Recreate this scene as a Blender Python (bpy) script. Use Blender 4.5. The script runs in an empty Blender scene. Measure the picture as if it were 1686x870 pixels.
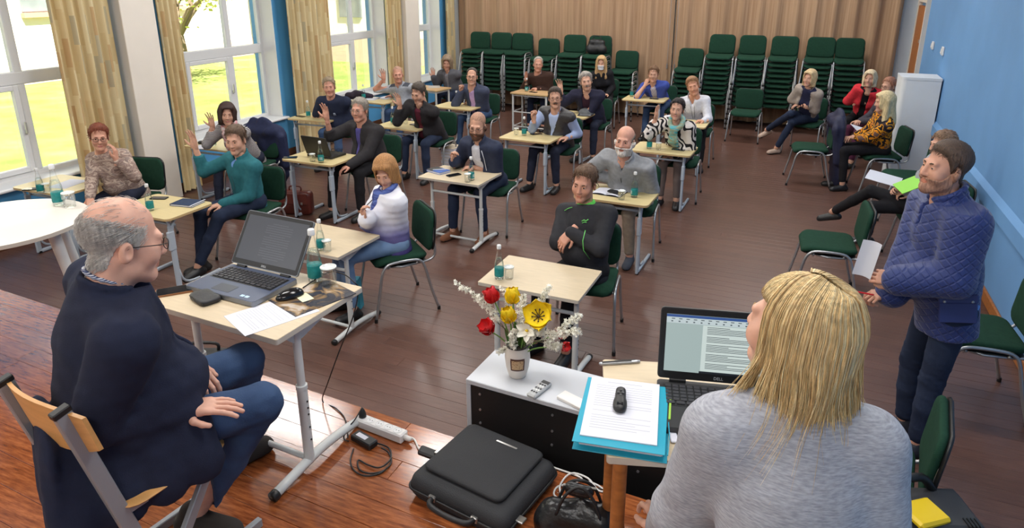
import bpy, math, random, colorsys
import numpy as np
from mathutils import Vector, Matrix, Euler, Quaternion
random.seed(7)
rng = np.random.default_rng(7)
S = bpy.context.scene
COL = S.collection
pi = math.pi

# ---------------------------------------------------------------- camera
YAW, PITCH, CAMH = math.radians(22.7), math.atan(0.32), 2.6
cd = bpy.data.cameras.new('camera')
cam = bpy.data.objects.new('camera', cd)
COL.objects.link(cam)
cam.location = (0, 0, CAMH)
cam.rotation_euler = (pi / 2 - PITCH, 0, YAW)
cd.sensor_width = 36.0
cd.lens = 36.0 * 1124 / 1686
cd.shift_x = -5 / 1686
cd.shift_y = -110 / 1686
cd.clip_start = 0.05
S.camera = cam
# ---------------------------------------------------------------- sky, sun, exposure
S.view_settings.view_transform = 'Standard'
S.view_settings.look = 'None'
S.view_settings.gamma = 1
S.view_settings.use_curve_mapping = False
S.view_settings.exposure = 0.22
S.cycles.use_denoising = True
S.cycles.max_bounces = 8
S.cycles.transparent_max_bounces = 16
S.cycles.sample_clamp_indirect = 6
W = bpy.data.worlds.new('sky')
S.world = W
W.use_nodes = True
wn = W.node_tree
wn.nodes.clear()
wo = wn.nodes.new('ShaderNodeOutputWorld')
wb = wn.nodes.new('ShaderNodeBackground')
ws = wn.nodes.new('ShaderNodeTexSky')
ws.sky_type = 'HOSEK_WILKIE'
ws.sun_direction = Vector((0.55, -0.35, 0.75)).normalized()
ws.turbidity = 4
wb.inputs['Strength'].default_value = 4.0
wn.links.new(ws.outputs[0], wb.inputs['Color'])
wn.links.new(wb.outputs[0], wo.inputs['Surface'])
sd = bpy.data.lights.new('sun', 'SUN')
sd.energy = 20.0
sd.angle = 0.01
sd.color = (1, 0.95, 0.86)
sun = bpy.data.objects.new('sun', sd)
COL.objects.link(sun)
sun.rotation_euler = Vector((-0.62, 0.25, -0.85)).to_track_quat('-Z', 'Y').to_euler()
# added fill lights on the unseen ceiling, made up to brighten the hall evenly
FILL_LIGHTS = [(x, y) for y in (-1.2, 2.2, 5.6, 9.0, 12.0) for x in (-5.4, -2.8, -0.2)]
FILL_E = 41.0
def fill_light(i, x, y):
    d = bpy.data.lights.new('ceiling_fill_light', 'AREA')
    d.shape = 'RECTANGLE'
    d.size, d.size_y = 1.5, 0.6
    d.energy = FILL_E
    d.color = (1, 0.985, 0.96)
    o = bpy.data.objects.new('ceiling_fill_light', d)
    COL.objects.link(o)
    o.location = (x, y, 3.86)
for i_, (x_, y_) in enumerate(FILL_LIGHTS):
    fill_light(i_, x_, y_)

# ---------------------------------------------------------------- materials
def lin(c):
    return tuple(((v / 255) / 12.92 if v / 255 <= 0.04045 else ((v / 255 + 0.055) / 1.055) ** 2.4) for v in c)
MATS = {}
def mat(name, rgb, rough=0.6, metal=0.0, var=0.0, vscale=8.0, bump=0.0, bscale=60.0, spec=0.5, stretch=None, sheen=0.0, coat=0.0):
    if name in MATS:
        return MATS[name]
    m = bpy.data.materials.new(name)
    m.use_nodes = True
    nt = m.node_tree
    b = nt.nodes['Principled BSDF']
    c = lin(rgb)
    b.inputs['Base Color'].default_value = (*c, 1)
    b.inputs['Roughness'].default_value = rough
    b.inputs['Metallic'].default_value = metal
    b.inputs['Specular IOR Level'].default_value = spec
    if sheen: b.inputs['Sheen Weight'].default_value = sheen
    if coat: b.inputs['Coat Weight'].default_value = coat
    tc = nt.nodes.new('ShaderNodeTexCoord')
    src = tc.outputs['Object']
    if stretch:
        mp = nt.nodes.new('ShaderNodeMapping')
        mp.inputs['Scale'].default_value = stretch
        nt.links.new(src, mp.inputs['Vector'])
        src = mp.outputs[0]
    if var:
        n = nt.nodes.new('ShaderNodeTexNoise')
        n.inputs['Scale'].default_value = vscale
        n.inputs['Detail'].default_value = 5
        nt.links.new(src, n.inputs['Vector'])
        r = nt.nodes.new('ShaderNodeValToRGB')
        r.color_ramp.elements[0].position = 0.3
        r.color_ramp.elements[1].position = 0.7
        r.color_ramp.elements[0].color = (*[max(0, v * (1 - var)) for v in c], 1)
        r.color_ramp.elements[1].color = (*[min(1, v * (1 + var)) for v in c], 1)
        nt.links.new(n.outputs['Fac'], r.inputs['Fac'])
        nt.links.new(r.outputs[0], b.inputs['Base Color'])
    if bump:
        n2 = nt.nodes.new('ShaderNodeTexNoise')
        n2.inputs['Scale'].default_value = bscale
        n2.inputs['Detail'].default_value = 4
        nt.links.new(src, n2.inputs['Vector'])
        bp = nt.nodes.new('ShaderNodeBump')
        bp.inputs['Strength'].default_value = bump
        bp.inputs['Distance'].default_value = 0.01
        nt.links.new(n2.outputs['Fac'], bp.inputs['Height'])
        nt.links.new(bp.outputs[0], b.inputs['Normal'])
    MATS[name] = m
    return m

def ramp(nt, fac, stops, const=False):
    r = nt.nodes.new('ShaderNodeValToRGB')
    cr = r.color_ramp
    if const: cr.interpolation = 'CONSTANT'
    while len(cr.elements) < len(stops):
        cr.elements.new(0.5)
    for e, (p, c) in zip(cr.elements, stops):
        e.position = p
        e.color = (*lin(c), 1)
    nt.links.new(fac, r.inputs['Fac'])
    return r.outputs[0]
def basic(name, rough=0.8):
    m = bpy.data.materials.new(name)
    m.use_nodes = True
    nt = m.node_tree
    b = nt.nodes['Principled BSDF']
    b.inputs['Roughness'].default_value = rough
    tc = nt.nodes.new('ShaderNodeTexCoord')
    MATS[name] = m
    return m, nt, b, tc.outputs['Object']
def node(nt, kind, vec=None, **kw):
    n = nt.nodes.new(kind)
    for k, v in kw.items():
        if k in n.inputs: n.inputs[k].default_value = v
        else: setattr(n, k, v)
    if vec is not None: nt.links.new(vec, n.inputs['Vector'])
    return n
def add_bump(nt, b, fac, strength=0.3, dist=0.01):
    bp = nt.nodes.new('ShaderNodeBump')
    bp.inputs['Strength'].default_value = strength
    bp.inputs['Distance'].default_value = dist
    nt.links.new(fac, bp.inputs['Height'])
    nt.links.new(bp.outputs[0], b.inputs['Normal'])
def scaled(nt, vec, sc, rot=(0, 0, 0)):
    mp = nt.nodes.new('ShaderNodeMapping')
    mp.inputs['Scale'].default_value = sc
    mp.inputs['Rotation'].default_value = rot
    nt.links.new(vec, mp.inputs['Vector'])
    return mp.outputs[0]

def glassmat(name, tint=(235, 245, 245), refl=0.10):
    m = bpy.data.materials.new(name)
    m.use_nodes = True
    nt = m.node_tree
    nt.nodes.clear()
    o = nt.nodes.new('ShaderNodeOutputMaterial')
    mx = nt.nodes.new('ShaderNodeMixShader')
    t = nt.nodes.new('ShaderNodeBsdfTransparent')
    g = nt.nodes.new('ShaderNodeBsdfGlossy')
    lw = nt.nodes.new('ShaderNodeLayerWeight')
    lw.inputs['Blend'].default_value = 0.25
    mt = nt.nodes.new('ShaderNodeMath')
    mt.operation = 'MULTIPLY_ADD'
    mt.inputs[1].default_value = 0.35
    mt.inputs[2].default_value = refl * 0.5
    nt.links.new(lw.outputs['Fresnel'], mt.inputs[0])
    t.inputs['Color'].default_value = (*lin(tint), 1)
    g.inputs['Roughness'].default_value = 0.03
    nt.links.new(mt.outputs[0], mx.inputs[0])
    nt.links.new(t.outputs[0], mx.inputs[1])
    nt.links.new(g.outputs[0], mx.inputs[2])
    nt.links.new(mx.outputs[0], o.inputs['Surface'])
    MATS[name] = m
    return m

def woodmat(name, base, dark, light, rough, stretch, bump=0.15, rand=0.25, coat=0.0, spec=0.5):
    m, nt, b, vec = basic(name, rough)
    g = nt.nodes.new('ShaderNodeNewGeometry')
    v = scaled(nt, vec, stretch)
    n = node(nt, 'ShaderNodeTexNoise', v, Scale=6.0, Detail=8.0, Roughness=0.65)
    c = ramp(nt, n.outputs['Fac'], [(0.3, dark), (0.5, base), (0.72, light)])
    oi = nt.nodes.new('ShaderNodeObjectInfo')
    mx = nt.nodes.new('ShaderNodeHueSaturation')
    mr = nt.nodes.new('ShaderNodeMapRange')
    mr.inputs['To Min'].default_value = 1 - rand
    mr.inputs['To Max'].default_value = 1 + rand
    nt.links.new(oi.outputs['Random'], mr.inputs['Value'])
    nt.links.new(mr.outputs[0], mx.inputs['Value'])
    nt.links.new(c, mx.inputs['Color'])
    nt.links.new(mx.outputs[0], b.inputs['Base Color'])
    n2 = node(nt, 'ShaderNodeTexNoise', v, Scale=3.0, Detail=4.0)
    mr2 = nt.nodes.new('ShaderNodeMapRange')
    mr2.inputs['To Min'].default_value = rough * 0.6
    mr2.inputs['To Max'].default_value = rough * 1.5
    nt.links.new(n2.outputs['Fac'], mr2.inputs['Value'])
    nt.links.new(mr2.outputs[0], b.inputs['Roughness'])
    b.inputs['Coat Weight'].default_value = coat
    b.inputs['Coat Roughness'].default_value = 0.15
    b.inputs['Specular IOR Level'].default_value = spec
    add_bump(nt, b, n.outputs['Fac'], bump, 0.004)
    return m

M_white = mat('white_plaster', (226, 224, 220), 0.85, var=0.03, vscale=3)
M_cream = mat('cream_plaster', (226, 217, 205), 0.85, var=0.03, vscale=3)
M_blue = mat('blue_wall_paint', (104, 152, 202), 0.6, var=0.05, vscale=2, bump=0.05, bscale=30)
M_bluel = mat('blue_wall_paint_left', (84, 158, 210), 0.6, var=0.05, vscale=2)
M_frame = mat('white_window_plastic', (222, 222, 222), 0.35)
M_hall = woodmat('brown_varnished_floorboard', (94, 65, 55), (80, 54, 46), (108, 76, 64), 0.34, (1.2, 16, 4), 0.12, 0.1, 0.15)
M_stage = woodmat('orange_varnished_floorboard', (142, 78, 42), (98, 48, 26), (176, 106, 60), 0.13, (1.6, 14, 4), 0.08, 0.2, 0.8)
M_oak = mat('orange_brown_wood', (160, 98, 48), 0.45, var=0.25, vscale=5, stretch=(1, 8, 8))
M_desk = mat('yellow_beech_laminate', (208, 190, 140), 0.38, var=0.05, vscale=7, stretch=(1.5, 12, 3))
M_deskp = mat('pale_birch_laminate', (202, 184, 154), 0.4, var=0.06, vscale=7, stretch=(1.5, 12, 3))
M_edge = mat('tan_edge_band', (196, 168, 120), 0.5)
M_edgew = mat('grey_edge_band', (190, 182, 170), 0.5)
M_tube = mat('grey_enamelled_steel', (176, 186, 196), 0.4)
M_tubew = mat('white_enamelled_steel', (206, 208, 206), 0.35)
M_chrome = mat('silver_lacquered_steel', (176, 178, 180), 0.28, metal=0.75)
M_black = mat('black_plastic', (24, 24, 25), 0.45)
M_green = mat('green_chair_fabric', (30, 60, 46), 0.95, var=0.12, vscale=40, bump=0.2, bscale=300, spec=0.15)
M_glass = glassmat('clear_glass', (253, 254, 254), .06)
M_pane = glassmat('window_glass', (250, 252, 252), 0.06)
M_water = glassmat('bottle_water', (250, 253, 252), 0.04)
M_teal = mat('teal_label', (20, 128, 126), 0.5, var=0.2, vscale=60)
M_cap = mat('white_bottle_cap', (224, 224, 222), 0.4)
M_paper = mat('white_paper', (212, 213, 222), 0.9)
M_ink = mat('printed_ink', (176, 178, 186), 0.9)

# ---------------------------------------------------------------- mesh helpers
class MB:
    def __init__(s):
        s.v = []; s.f = []; s.mi = []; s.n = 0; s.mats = []
    def _m(s, m):
        if m is None: return 0
        if m not in s.mats: s.mats.append(m)
        return s.mats.index(m)
    def add(s, V, F, m=None):
        k = s._m(m)
        s.v += [tuple(map(float, p)) for p in V]
        s.f += [tuple(i + s.n for i in f) for f in F]
        s.mi += [k] * len(F)
        s.n += len(V)
        return s
    def box(s, c, d, rot=None, m=None, ch=0.0):
        x, y, z = d[0] / 2, d[1] / 2, d[2] / 2
        R = Euler(rot).to_matrix() if rot else Matrix.Identity(3)
        c = Vector(c)
        if ch <= 0:
            V = [Vector((sx * x, sy * y, sz * z)) for sx in (-1, 1) for sy in (-1, 1) for sz in (-1, 1)]
            F = [(0, 1, 3, 2), (4, 6, 7, 5), (0, 4, 5, 1), (2, 3, 7, 6), (0, 2, 6, 4), (1, 5, 7, 3)]
        else:
            ch = min(ch, x * .95, y * .95, z * .95)
            V = []; idx = {}
            for sx in (-1, 1):
                for sy in (-1, 1):
                    for sz in (-1, 1):
                        for a in range(3):
                            p = [sx * x, sy * y, sz * z]
                            for b in range(3):
                                if b != a: p[b] -= ch * (sx, sy, sz)[b]
                            idx[(sx, sy, sz, a)] = len(V)
                            V.append(Vector(p))
            F = []
            for a in range(3):
                b, cc = [(1, 2), (2, 0), (0, 1)][a]
                for sg in (-1, 1):
                    q = []
                    for (u, w) in ((-1, -1), (1, -1), (1, 1), (-1, 1)):
                        k = [0, 0, 0]; k[a] = sg; k[b] = u; k[cc] = w
                        q.append(idx[(*k, a)])
                    F.append(tuple(q if sg > 0 else q[::-1]))
                for u in (-1, 1):
                    for w in (-1, 1):
                        k0 = [0, 0, 0]; k1 = [0, 0, 0]
                        k0[a] = -1; k1[a] = 1
                        k0[b] = k1[b] = u; k0[cc] = k1[cc] = w
                        q = [idx[(*k0, b)], idx[(*k1, b)], idx[(*k1, cc)], idx[(*k0, cc)]]
                        F.append(tuple(q if u * w < 0 else q[::-1]))
            for sx in (-1, 1):
                for sy in (-1, 1):
                    for sz in (-1, 1):
                        q = [idx[(sx, sy, sz, a)] for a in range(3)]
                        F.append(tuple(q if sx * sy * sz > 0 else q[::-1]))
        return s.add([c + R @ p for p in V], F, m)
    def tube(s, pts, r, n=8, m=None, cap=True, closed=False):
        P = [Vector(p) for p in pts]
        rr = r if isinstance(r, (list, tuple)) else [r] * len(P)
        up = None; V = []; k = len(P)
        for i, p in enumerate(P):
            if closed: t = (P[(i + 1) % k] - P[i - 1])
            else: t = (P[min(i + 1, k - 1)] - P[max(i - 1, 0)])
            t = t.normalized() if t.length > 1e-9 else Vector((0, 0, 1))
            if up is None:
                up = Vector((0, 0, 1)) if abs(t.z) < .9 else Vector((1, 0, 0))
            a = (up - t * up.dot(t))
            a = a.normalized() if a.length > 1e-6 else t.orthogonal().normalized()
            up = a
            b = t.cross(a)
            for j in range(n):
                w = 2 * pi * (j + .5) / n
                V.append(p + (a * math.cos(w) + b * math.sin(w)) * rr[i])
        F = []
        for i in range(k if closed else k - 1):
            for j in range(n):
                q = (i + 1) % k
                F.append((i * n + j, i * n + (j + 1) % n, q * n + (j + 1) % n, q * n + j))
        if cap and not closed:
            F.append(tuple(range(n))[::-1]); F.append(tuple((k - 1) * n + j for j in range(n)))
        return s.add(V, F, m)
    def lathe(s, prof, c=(0, 0, 0), n=16, m=None, axis=None):
        V = []; F = []
        R = axis if axis is not None else Matrix.Identity(3)
        c = Vector(c)
        for r, z in prof:
            for j in range(n):
                a = 2 * pi * j / n
                V.append(c + R @ Vector((r * math.cos(a), r * math.sin(a), z)))
        k = len(prof)
        for i in range(k - 1):
            for j in range(n):
                F.append((i * n + j, i * n + (j + 1) % n, (i + 1) * n + (j + 1) % n, (i + 1) * n + j))
        if prof[0][0] > 1e-5: F.append(tuple(range(n))[::-1])
        if prof[-1][0] > 1e-5: F.append(tuple((k - 1) * n + j for j in range(n)))
        return s.add(V, F, m)
    def prism(s, poly, z0, z1, m=None, plane='xy'):
        n = len(poly)
        def P(a, b, z):
            return (a, b, z) if plane == 'xy' else ((a, z, b) if plane == 'xz' else (z, a, b))
        V = [P(a, b, z0) for a, b in poly] + [P(a, b, z1) for a, b in poly]
        F = [tuple(range(n))[::-1], tuple(range(n, 2 * n))] + [(i, (i + 1) % n, n + (i + 1) % n, n + i) for i in range(n)]
        return s.add(V, F, m)
    def grid(s, fn, nu, nv, m=None):
        V = [fn(i / (nu - 1), j / (nv - 1)) for i in range(nu) for j in range(nv)]
        F = [(i * nv + j, (i + 1) * nv + j, (i + 1) * nv + j + 1, i * nv + j + 1) for i in range(nu - 1) for j in range(nv - 1)]
        return s.add(V, F, m)
    def mesh(s, name, m=None, smooth=False):
        me = bpy.data.meshes.new(name)
        me.from_pydata(s.v, [], s.f)
        for k in (s.mats if s.mats else ([m] if m else [])):
            me.materials.append(k)
        if len(s.mats) > 1:
            me.polygons.foreach_set('material_index', s.mi)
        if smooth:
            me.polygons.foreach_set('use_smooth', [True] * len(me.polygons))
            if smooth == 'auto':
                try: me.set_sharp_from_angle(angle=math.radians(40))
                except Exception: pass
        me.update()
        return me
    def obj(s, name, m=None, parent=None, smooth=False):
        return link(name, s.mesh(name, m, smooth), parent)

def link(name, me, parent=None, loc=None, rot=None):
    o = bpy.data.objects.new(name, me)
    COL.objects.link(o)
    if parent is not None: o.parent = parent
    if loc is not None: o.location = loc
    if rot is not None: o.rotation_euler = rot
    return o
def npmesh(name, V, Q, mats, mi=None, smooth=True):
    me = bpy.data.meshes.new(name)
    V = np.asarray(V, np.float32); Q = np.asarray(Q, np.int32)
    k = Q.shape[1]
    me.vertices.add(len(V)); me.vertices.foreach_set('co', V.ravel())
    me.loops.add(Q.size); me.loops.foreach_set('vertex_index', Q.ravel())
    me.polygons.add(len(Q)); me.polygons.foreach_set('loop_start', np.arange(0, Q.size, k, dtype=np.int32))
    me.polygons.foreach_set('loop_total', np.full(len(Q), k, np.int32))
    for m in mats: me.materials.append(m)
    if mi is not None: me.polygons.foreach_set('material_index', np.asarray(mi, np.int32))
    me.polygons.foreach_set('use_smooth', np.full(len(Q), bool(smooth)))
    me.update(calc_edges=True)
    return me
def thing(name, label, cat, loc=(0, 0, 0), rz=0.0, group=None):
    o = bpy.data.objects.new(name, None)
    COL.objects.link(o)
    o.empty_display_size = 0.1
    o.location = loc
    o.rotation_euler = (0, 0, rz)
    return tag(o, label, cat, group)
def tag(o, label, cat, group=None):
    o['label'] = label
    o['category'] = cat
    if group: o['group'] = group
    return o
def struct(o):
    o['kind'] = 'structure'
    return o
def dup(root, label, loc, rz=0.0, group=None):
    r = root.copy(); COL.objects.link(r)
    r.location = loc; r.rotation_euler = (0, 0, rz)
    r['label'] = label
    if group: r['group'] = group
    for ch in list(root.children):
        c = ch.copy(); COL.objects.link(c); c.parent = r
        for g in list(ch.children):
            d = g.copy(); COL.objects.link(d); d.parent = c
    return r
def rrect(w, d, r, n=4):
    out = []
    for cx, cy, a0 in ((w / 2 - r, d / 2 - r, 0), (-w / 2 + r, d / 2 - r, 90), (-w / 2 + r, -d / 2 + r, 180), (w / 2 - r, -d / 2 + r, 270)):
        for k in range(n + 1):
            a = math.radians(a0 + 90 * k / n)
            out.append((cx + r * math.cos(a), cy + r * math.sin(a)))
    return out
def bez(p0, p1, p2, p3, n=8):
    p0, p1, p2, p3 = map(Vector, (p0, p1, p2, p3))
    return [p0 * (1 - t) ** 3 + p1 * 3 * t * (1 - t) ** 2 + p2 * 3 * t * t * (1 - t) + p3 * t ** 3 for t in [i / n for i in range(n + 1)]]
def smoothline(pts, n=5):
    P = [Vector(p) for p in pts]; out = []
    for i in range(len(P) - 1):
        a = P[max(i - 1, 0)]; b = P[i]; c = P[i + 1]; d = P[min(i + 2, len(P) - 1)]
        for k in range(n):
            t = k / n
            out.append(0.5 * ((2 * b) + (c - a) * t + (2 * a - 5 * b + 4 * c - d) * t * t + (3 * b - a - 3 * c + d) * t ** 3))
    out.append(P[-1])
    return out
_txt = {}
def text_mesh(body, size, m, extrude=0.0004):
    key = (body, size, m.name)
    if key in _txt: return _txt[key]
    cu = bpy.data.curves.new('lettering', 'FONT')
    cu.body = body; cu.size = size; cu.extrude = extrude
    cu.align_x = 'CENTER'; cu.align_y = 'CENTER'
    o = bpy.data.objects.new('lettering', cu)
    COL.objects.link(o)
    dg = bpy.context.evaluated_depsgraph_get()
    me = bpy.data.meshes.new_from_object(o.evaluated_get(dg))
    me.materials.clear(); me.materials.append(m)
    bpy.data.objects.remove(o)
    _txt[key] = me
    return me
# ================================================================ SETTING
XL, XR, YB, YF, ZC = -7.2, 1.65, 13.6, -3.6, 3.95
STZ, STY = 0.65, 2.27          # stage height and the y of its edge (runs at a slight angle)
SK = -0.058                    # floorboards and stage edge run slightly askew to the walls
# hall floor: one slab with the boards as parts
fl = struct(MB().box(((XL + XR) / 2, 8.0, -0.08), (XR - XL + .8, 12.6, 0.1), m=mat('floor_underlay', (40, 26, 20), 0.9)).obj('floor'))
def board(name, y0, y1, x0, x1, z, th, m, par, skew, xs=0.0, edge=None):
    mb = MB(); g = 0.0007; b = 0.0012
    f = lambda x, y: y + skew * (x - xs)
    def q(x, y, zz): return (x, f(x, y), zz)
    V = []
    for zz, ins in ((z - th, 0), (z - b, 0), (z, b)):
        V += [q(x0 + g + ins, y0 + g + ins, zz), q(x1 - g - ins, y0 + g + ins, zz), q(x1 - g - ins, y1 - g - ins, zz), q(x0 + g + ins, y1 - g - ins, zz)]
    F = [(8, 9, 10, 11)]
    for k in (0, 4):
        for i in range(4): F.append((k + i, k + (i + 1) % 4, k + 4 + (i + 1) % 4, k + 4 + i))
    cx, cy = (x0 + x1) / 2, f((x0 + x1) / 2, (y0 + y1) / 2)
    mb.add([(v[0] - cx, v[1] - cy, v[2]) for v in V], F)
    o = mb.obj(name, m, par)
    o.location = (cx, cy, 0)
    return o
y = 1.9; k = 0
bw = 0.105
while y < YB + 0.5:
    cuts = [XL - .05, random.uniform(-5.6, -.5), XR + .05]
    for a, b in zip(cuts, cuts[1:]):
        board('plank', y, y + bw, a, b, 0.0, 0.03, M_hall, fl, SK * .6, -2.5)
    y += bw
# stage
st = struct(MB().prism([(XL, YF), (0.62, YF), (0.62, STY - .02 + SK * (0.62 + 1.2)), (XL, STY - .02 + SK * (XL + 1.2))], 0.0, STZ - .032, mat('stage_riser_paint', (72, 46, 34), 0.6)).obj('trim_stage'))
y = STY
sw = 0.118
while y > YF:
    cuts = [XL] + sorted(random.uniform(-6, -.2) for _ in range(1 if y > -.5 else 0)) + [0.64]
    for a, b in zip(cuts, cuts[1:]):
        board('plank', y - sw, y, a, b, STZ, 0.03, M_stage, st, SK, -1.2)
    y -= sw
# left wall: rectangles between the window openings
WINS = [(-2.6, -0.9), (0.3, 2.0), (3.42, 5.1), (6.28, 8.08), (9.2, 11.0), (11.92, 13.08)]
JAMB = {3: .34, 4: .40}
WZ0, WZ1 = 0.60, 3.25
mb = MB()
def wl(y0, y1, z0, z1): mb.box((XL - .2, (y0 + y1) / 2, (z0 + z1) / 2), (.4, y1 - y0, z1 - z0))
wl(YF, YB, -.2, WZ0); wl(YF, YB, WZ1, ZC)
e = YF
for a, b in WINS:
    wl(e, a, WZ0, WZ1); e = b
wl(e, YB, WZ0, WZ1)
wall_left = struct(mb.obj('wall_left', M_bluel))
struct(MB().box((XR + .15, (YB + YF) / 2, ZC / 2), (.3, YB - YF, ZC)).obj('wall_right', M_blue))
struct(MB().box(((XL + XR) / 2, YB + .15, ZC / 2), (XR - XL + .6, .3, ZC)).obj('wall_back', M_white))
struct(MB().box(((XL + XR) / 2, YF - .15, ZC / 2), (XR - XL + .6, .3, ZC)).obj('wall_front', M_cream))
struct(MB().box(((XL + XR) / 2, (YB + YF) / 2, ZC + .12), (XR - XL + .7, YB - YF + .6, .24)).obj('ceiling', M_white))
struct(MB().box(((XL + XR) / 2 - .1, (YB + YF) / 2, ZC + .3), (XR - XL + 1.1, YB - YF + 1.2, .1)).obj('trim_roof', mat('roof_felt', (90, 88, 86), .9)))
# windows
def window(i, y0, y1, mull):
    w = struct(bpy.data.objects.new('window_%d' % i, None)); COL.objects.link(w)
    X = -7.45; d = .07; t = .062
    mb = MB()
    tl = JAMB.get(i - 1, t)
    mb.box((X, y0 + tl / 2, (WZ0 + WZ1) / 2), (d, tl, WZ1 - WZ0), ch=.008)
    mb.box((X, y1 - t / 2, (WZ0 + WZ1) / 2), (d, t, WZ1 - WZ0), ch=.008)
    mb.box((X, (y0 + y1) / 2, WZ0 + t / 2), (d, y1 - y0 - 2 * t, t), ch=.008)
    mb.box((X, (y0 + y1) / 2, WZ1 - t / 2), (d, y1 - y0 - 2 * t, t), ch=.008)
    mb.obj('window_frame', M_frame, w)
    ys = [y0 + tl] + list(mull) + [y1 - t]
    for m_ in mull:
        MB().box((X, m_, (WZ0 + WZ1) / 2), (d, .085, WZ1 - WZ0 - 2 * t), ch=.008).obj('mullion', M_frame, w)
    MB().box((X, (y0 + tl + y1 - t) / 2, 1.63), (d + .01, y1 - y0 - tl - t, .13), ch=.01).obj('transom', M_frame, w)
    zs = [(WZ0 + t, 1.565), (1.695, WZ1 - t)]
    for a, b in zip(ys, ys[1:]):
        a2 = a + (.042 if a != ys[0] else 0); b2 = b - (.042 if b != ys[-1] else 0)
        for zi, (c, e_) in enumerate(zs):
            o = MB().box((X, (a2 + b2) / 2, (c + e_) / 2), (.008, b2 - a2, e_ - c)).obj('pane', M_pane, w)
        if b == ys[1]:      # opening casement below in the first bay
            mb = MB(); s_ = .055; c, e_ = zs[0]
            for yy in (a2 + s_ / 2, b2 - s_ / 2): mb.box((X + .025, yy, (c + e_) / 2), (.06, s_, e_ - c), ch=.006)
            for zz in (c + s_ / 2, e_ - s_ / 2): mb.box((X + .025, (a2 + b2) / 2, zz), (.06, b2 - a2 - 2 * s_, s_), ch=.006)
            sash = mb.obj('sash', M_frame, w)
            hb = MB().box((X + .065, b2 - s_ / 2, 1.08), (.02, .022, .05), ch=.004)
            hb.box((X + .085, b2 - s_ / 2, 1.13), (.018, .018, .12), ch=.004)
            hb.obj('handle', mat('pale_metal_handle', (200, 200, 198), .3, .6), sash)
    # reveals (white boards lining the opening) and the inner sill
    mb = MB()
    mb.box((-7.31, y1 - .006, (WZ0 + WZ1) / 2), (.24, .012, WZ1 - WZ0))
    mb.box((-7.31, y0 + .006, (WZ0 + WZ1) / 2), (.24, .012, WZ1 - WZ0))
    mb.box((-7.31, (y0 + y1) / 2, WZ1 - .006), (.24, y1 - y0, .012))
    mb.obj('reveal', M_white, w)
    MB().box((-7.28, (y0 + y1) / 2, WZ0 - .002), (.34, y1 - y0 + .12, .035), ch=.01).obj('window_sill', M_frame, w)
    return w
for i, (a, b) in enumerate(WINS):
    window(i + 1, a, b, [4.54 if i == 2 else 7.42 if i == 3 else 10.29 if i == 4 else a + (b - a) * .57])
# pillars and painted trims
for nm, a, b in (('trim_pillar_near', 5.48, 5.92), ('trim_pillar_far', 11.4, 11.86)):
    struct(MB().box((-7.1, (a + b) / 2, ZC / 2), (.24, b - a, ZC), ch=.006).obj(nm, M_cream))
struct(MB().box((XL + .012, 8.0, .05), (.024, YB - 2.4, .1)).obj('baseboard_left', mat('dark_brown_wood', (86, 52, 34), .5)))
struct(MB().box((XR - .012, 8.0, .05), (.024, YB - 2.4, .10), ch=.006).obj('baseboard_right', M_oak))
mb = MB()
mb.prism([(XR - .0, .66), (XR - .0, .86), (XR - .035, .81), (XR - .035, .69)], 2.4, 13.1, m=M_blue, plane='xz')
struct(mb.obj('trim_chair_rail'))
# door in the right wall by the far corner
dr = struct(bpy.data.objects.new('door_1', None)); COL.objects.link(dr)
MB().box((XR - .025, 12.65, 1.1), (.05, .78, 2.2), ch=.004).obj('door_leaf', M_oak, dr)
mb = MB()
for yy in (12.22, 13.08): mb.box((XR - .03, yy, 1.13), (.06, .07, 2.26))
mb.box((XR - .03, 12.65, 2.29), (.06, .93, .07))
mb.obj('door_frame', mat('cream_door_frame', (214, 204, 190), .5), dr)
mb = MB()
for zz in (.55, 1.1, 1.68): mb.box((XR - .053, 12.33, zz), (.012, .14, .05), ch=.003)
mb.obj('hinge', M_chrome, dr)
mb = MB().tube([(XR - .05, 12.95, 1.0), (XR - .1, 12.95, 1.0), (XR - .1, 12.84, 1.0)], .01).obj('handle', M_chrome, dr)
for yy, lab in ((11.28, 'small white switch plate on the blue wall, farther from the camera'), (10.44, 'small white switch plate on the blue wall, nearer the camera')):
    t = thing('light_switch', lab, 'switch', (XR - .001, yy, 1.71), 0, 'switches on the blue wall')
    MB().box((-.012, 0, 0), (.022, .12, .11), ch=.006).obj('switch_plate', M_frame, t)
    MB().box((-.027, 0, 0), (.012, .07, .06), rot=(0, .1, 0), ch=.003).obj('rocker', M_frame, t)
# glowing bodies for the added fill lights on the unseen ceiling
first = None
for x_, y_ in FILL_LIGHTS:
    lab = 'added white fill light above the %s, %s' % ({-5.4: 'window side', -2.8: 'middle aisle', -.2: 'blue wall side'}[x_], {-1.2: 'behind the camera', 2.2: 'at the stage edge', 5.6: 'over the second row', 9.0: 'over the fourth row', 12.0: 'before the back curtain'}[y_])
    if first is None:
        first = thing('ceiling_fill_lamp', lab, 'fill_lamp', (x_, y_, ZC), 0, 'added ceiling fill lights')
        MB().box((0, 0, -.03), (1.56, .66, .06), ch=.01).obj('fill_housing', M_frame, first)
        e_, nt, b, vv = basic('fill_light_diffuser', .5)
        b.inputs['Emission Color'].default_value = (1, .97, .92, 1); b.inputs['Emission Strength'].default_value = 1.0
        MB().box((0, 0, -.065), (1.46, .56, .012)).obj('fill_diffuser', e_, first)
    else: dup(first, lab, (x_, y_, ZC))
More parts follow.
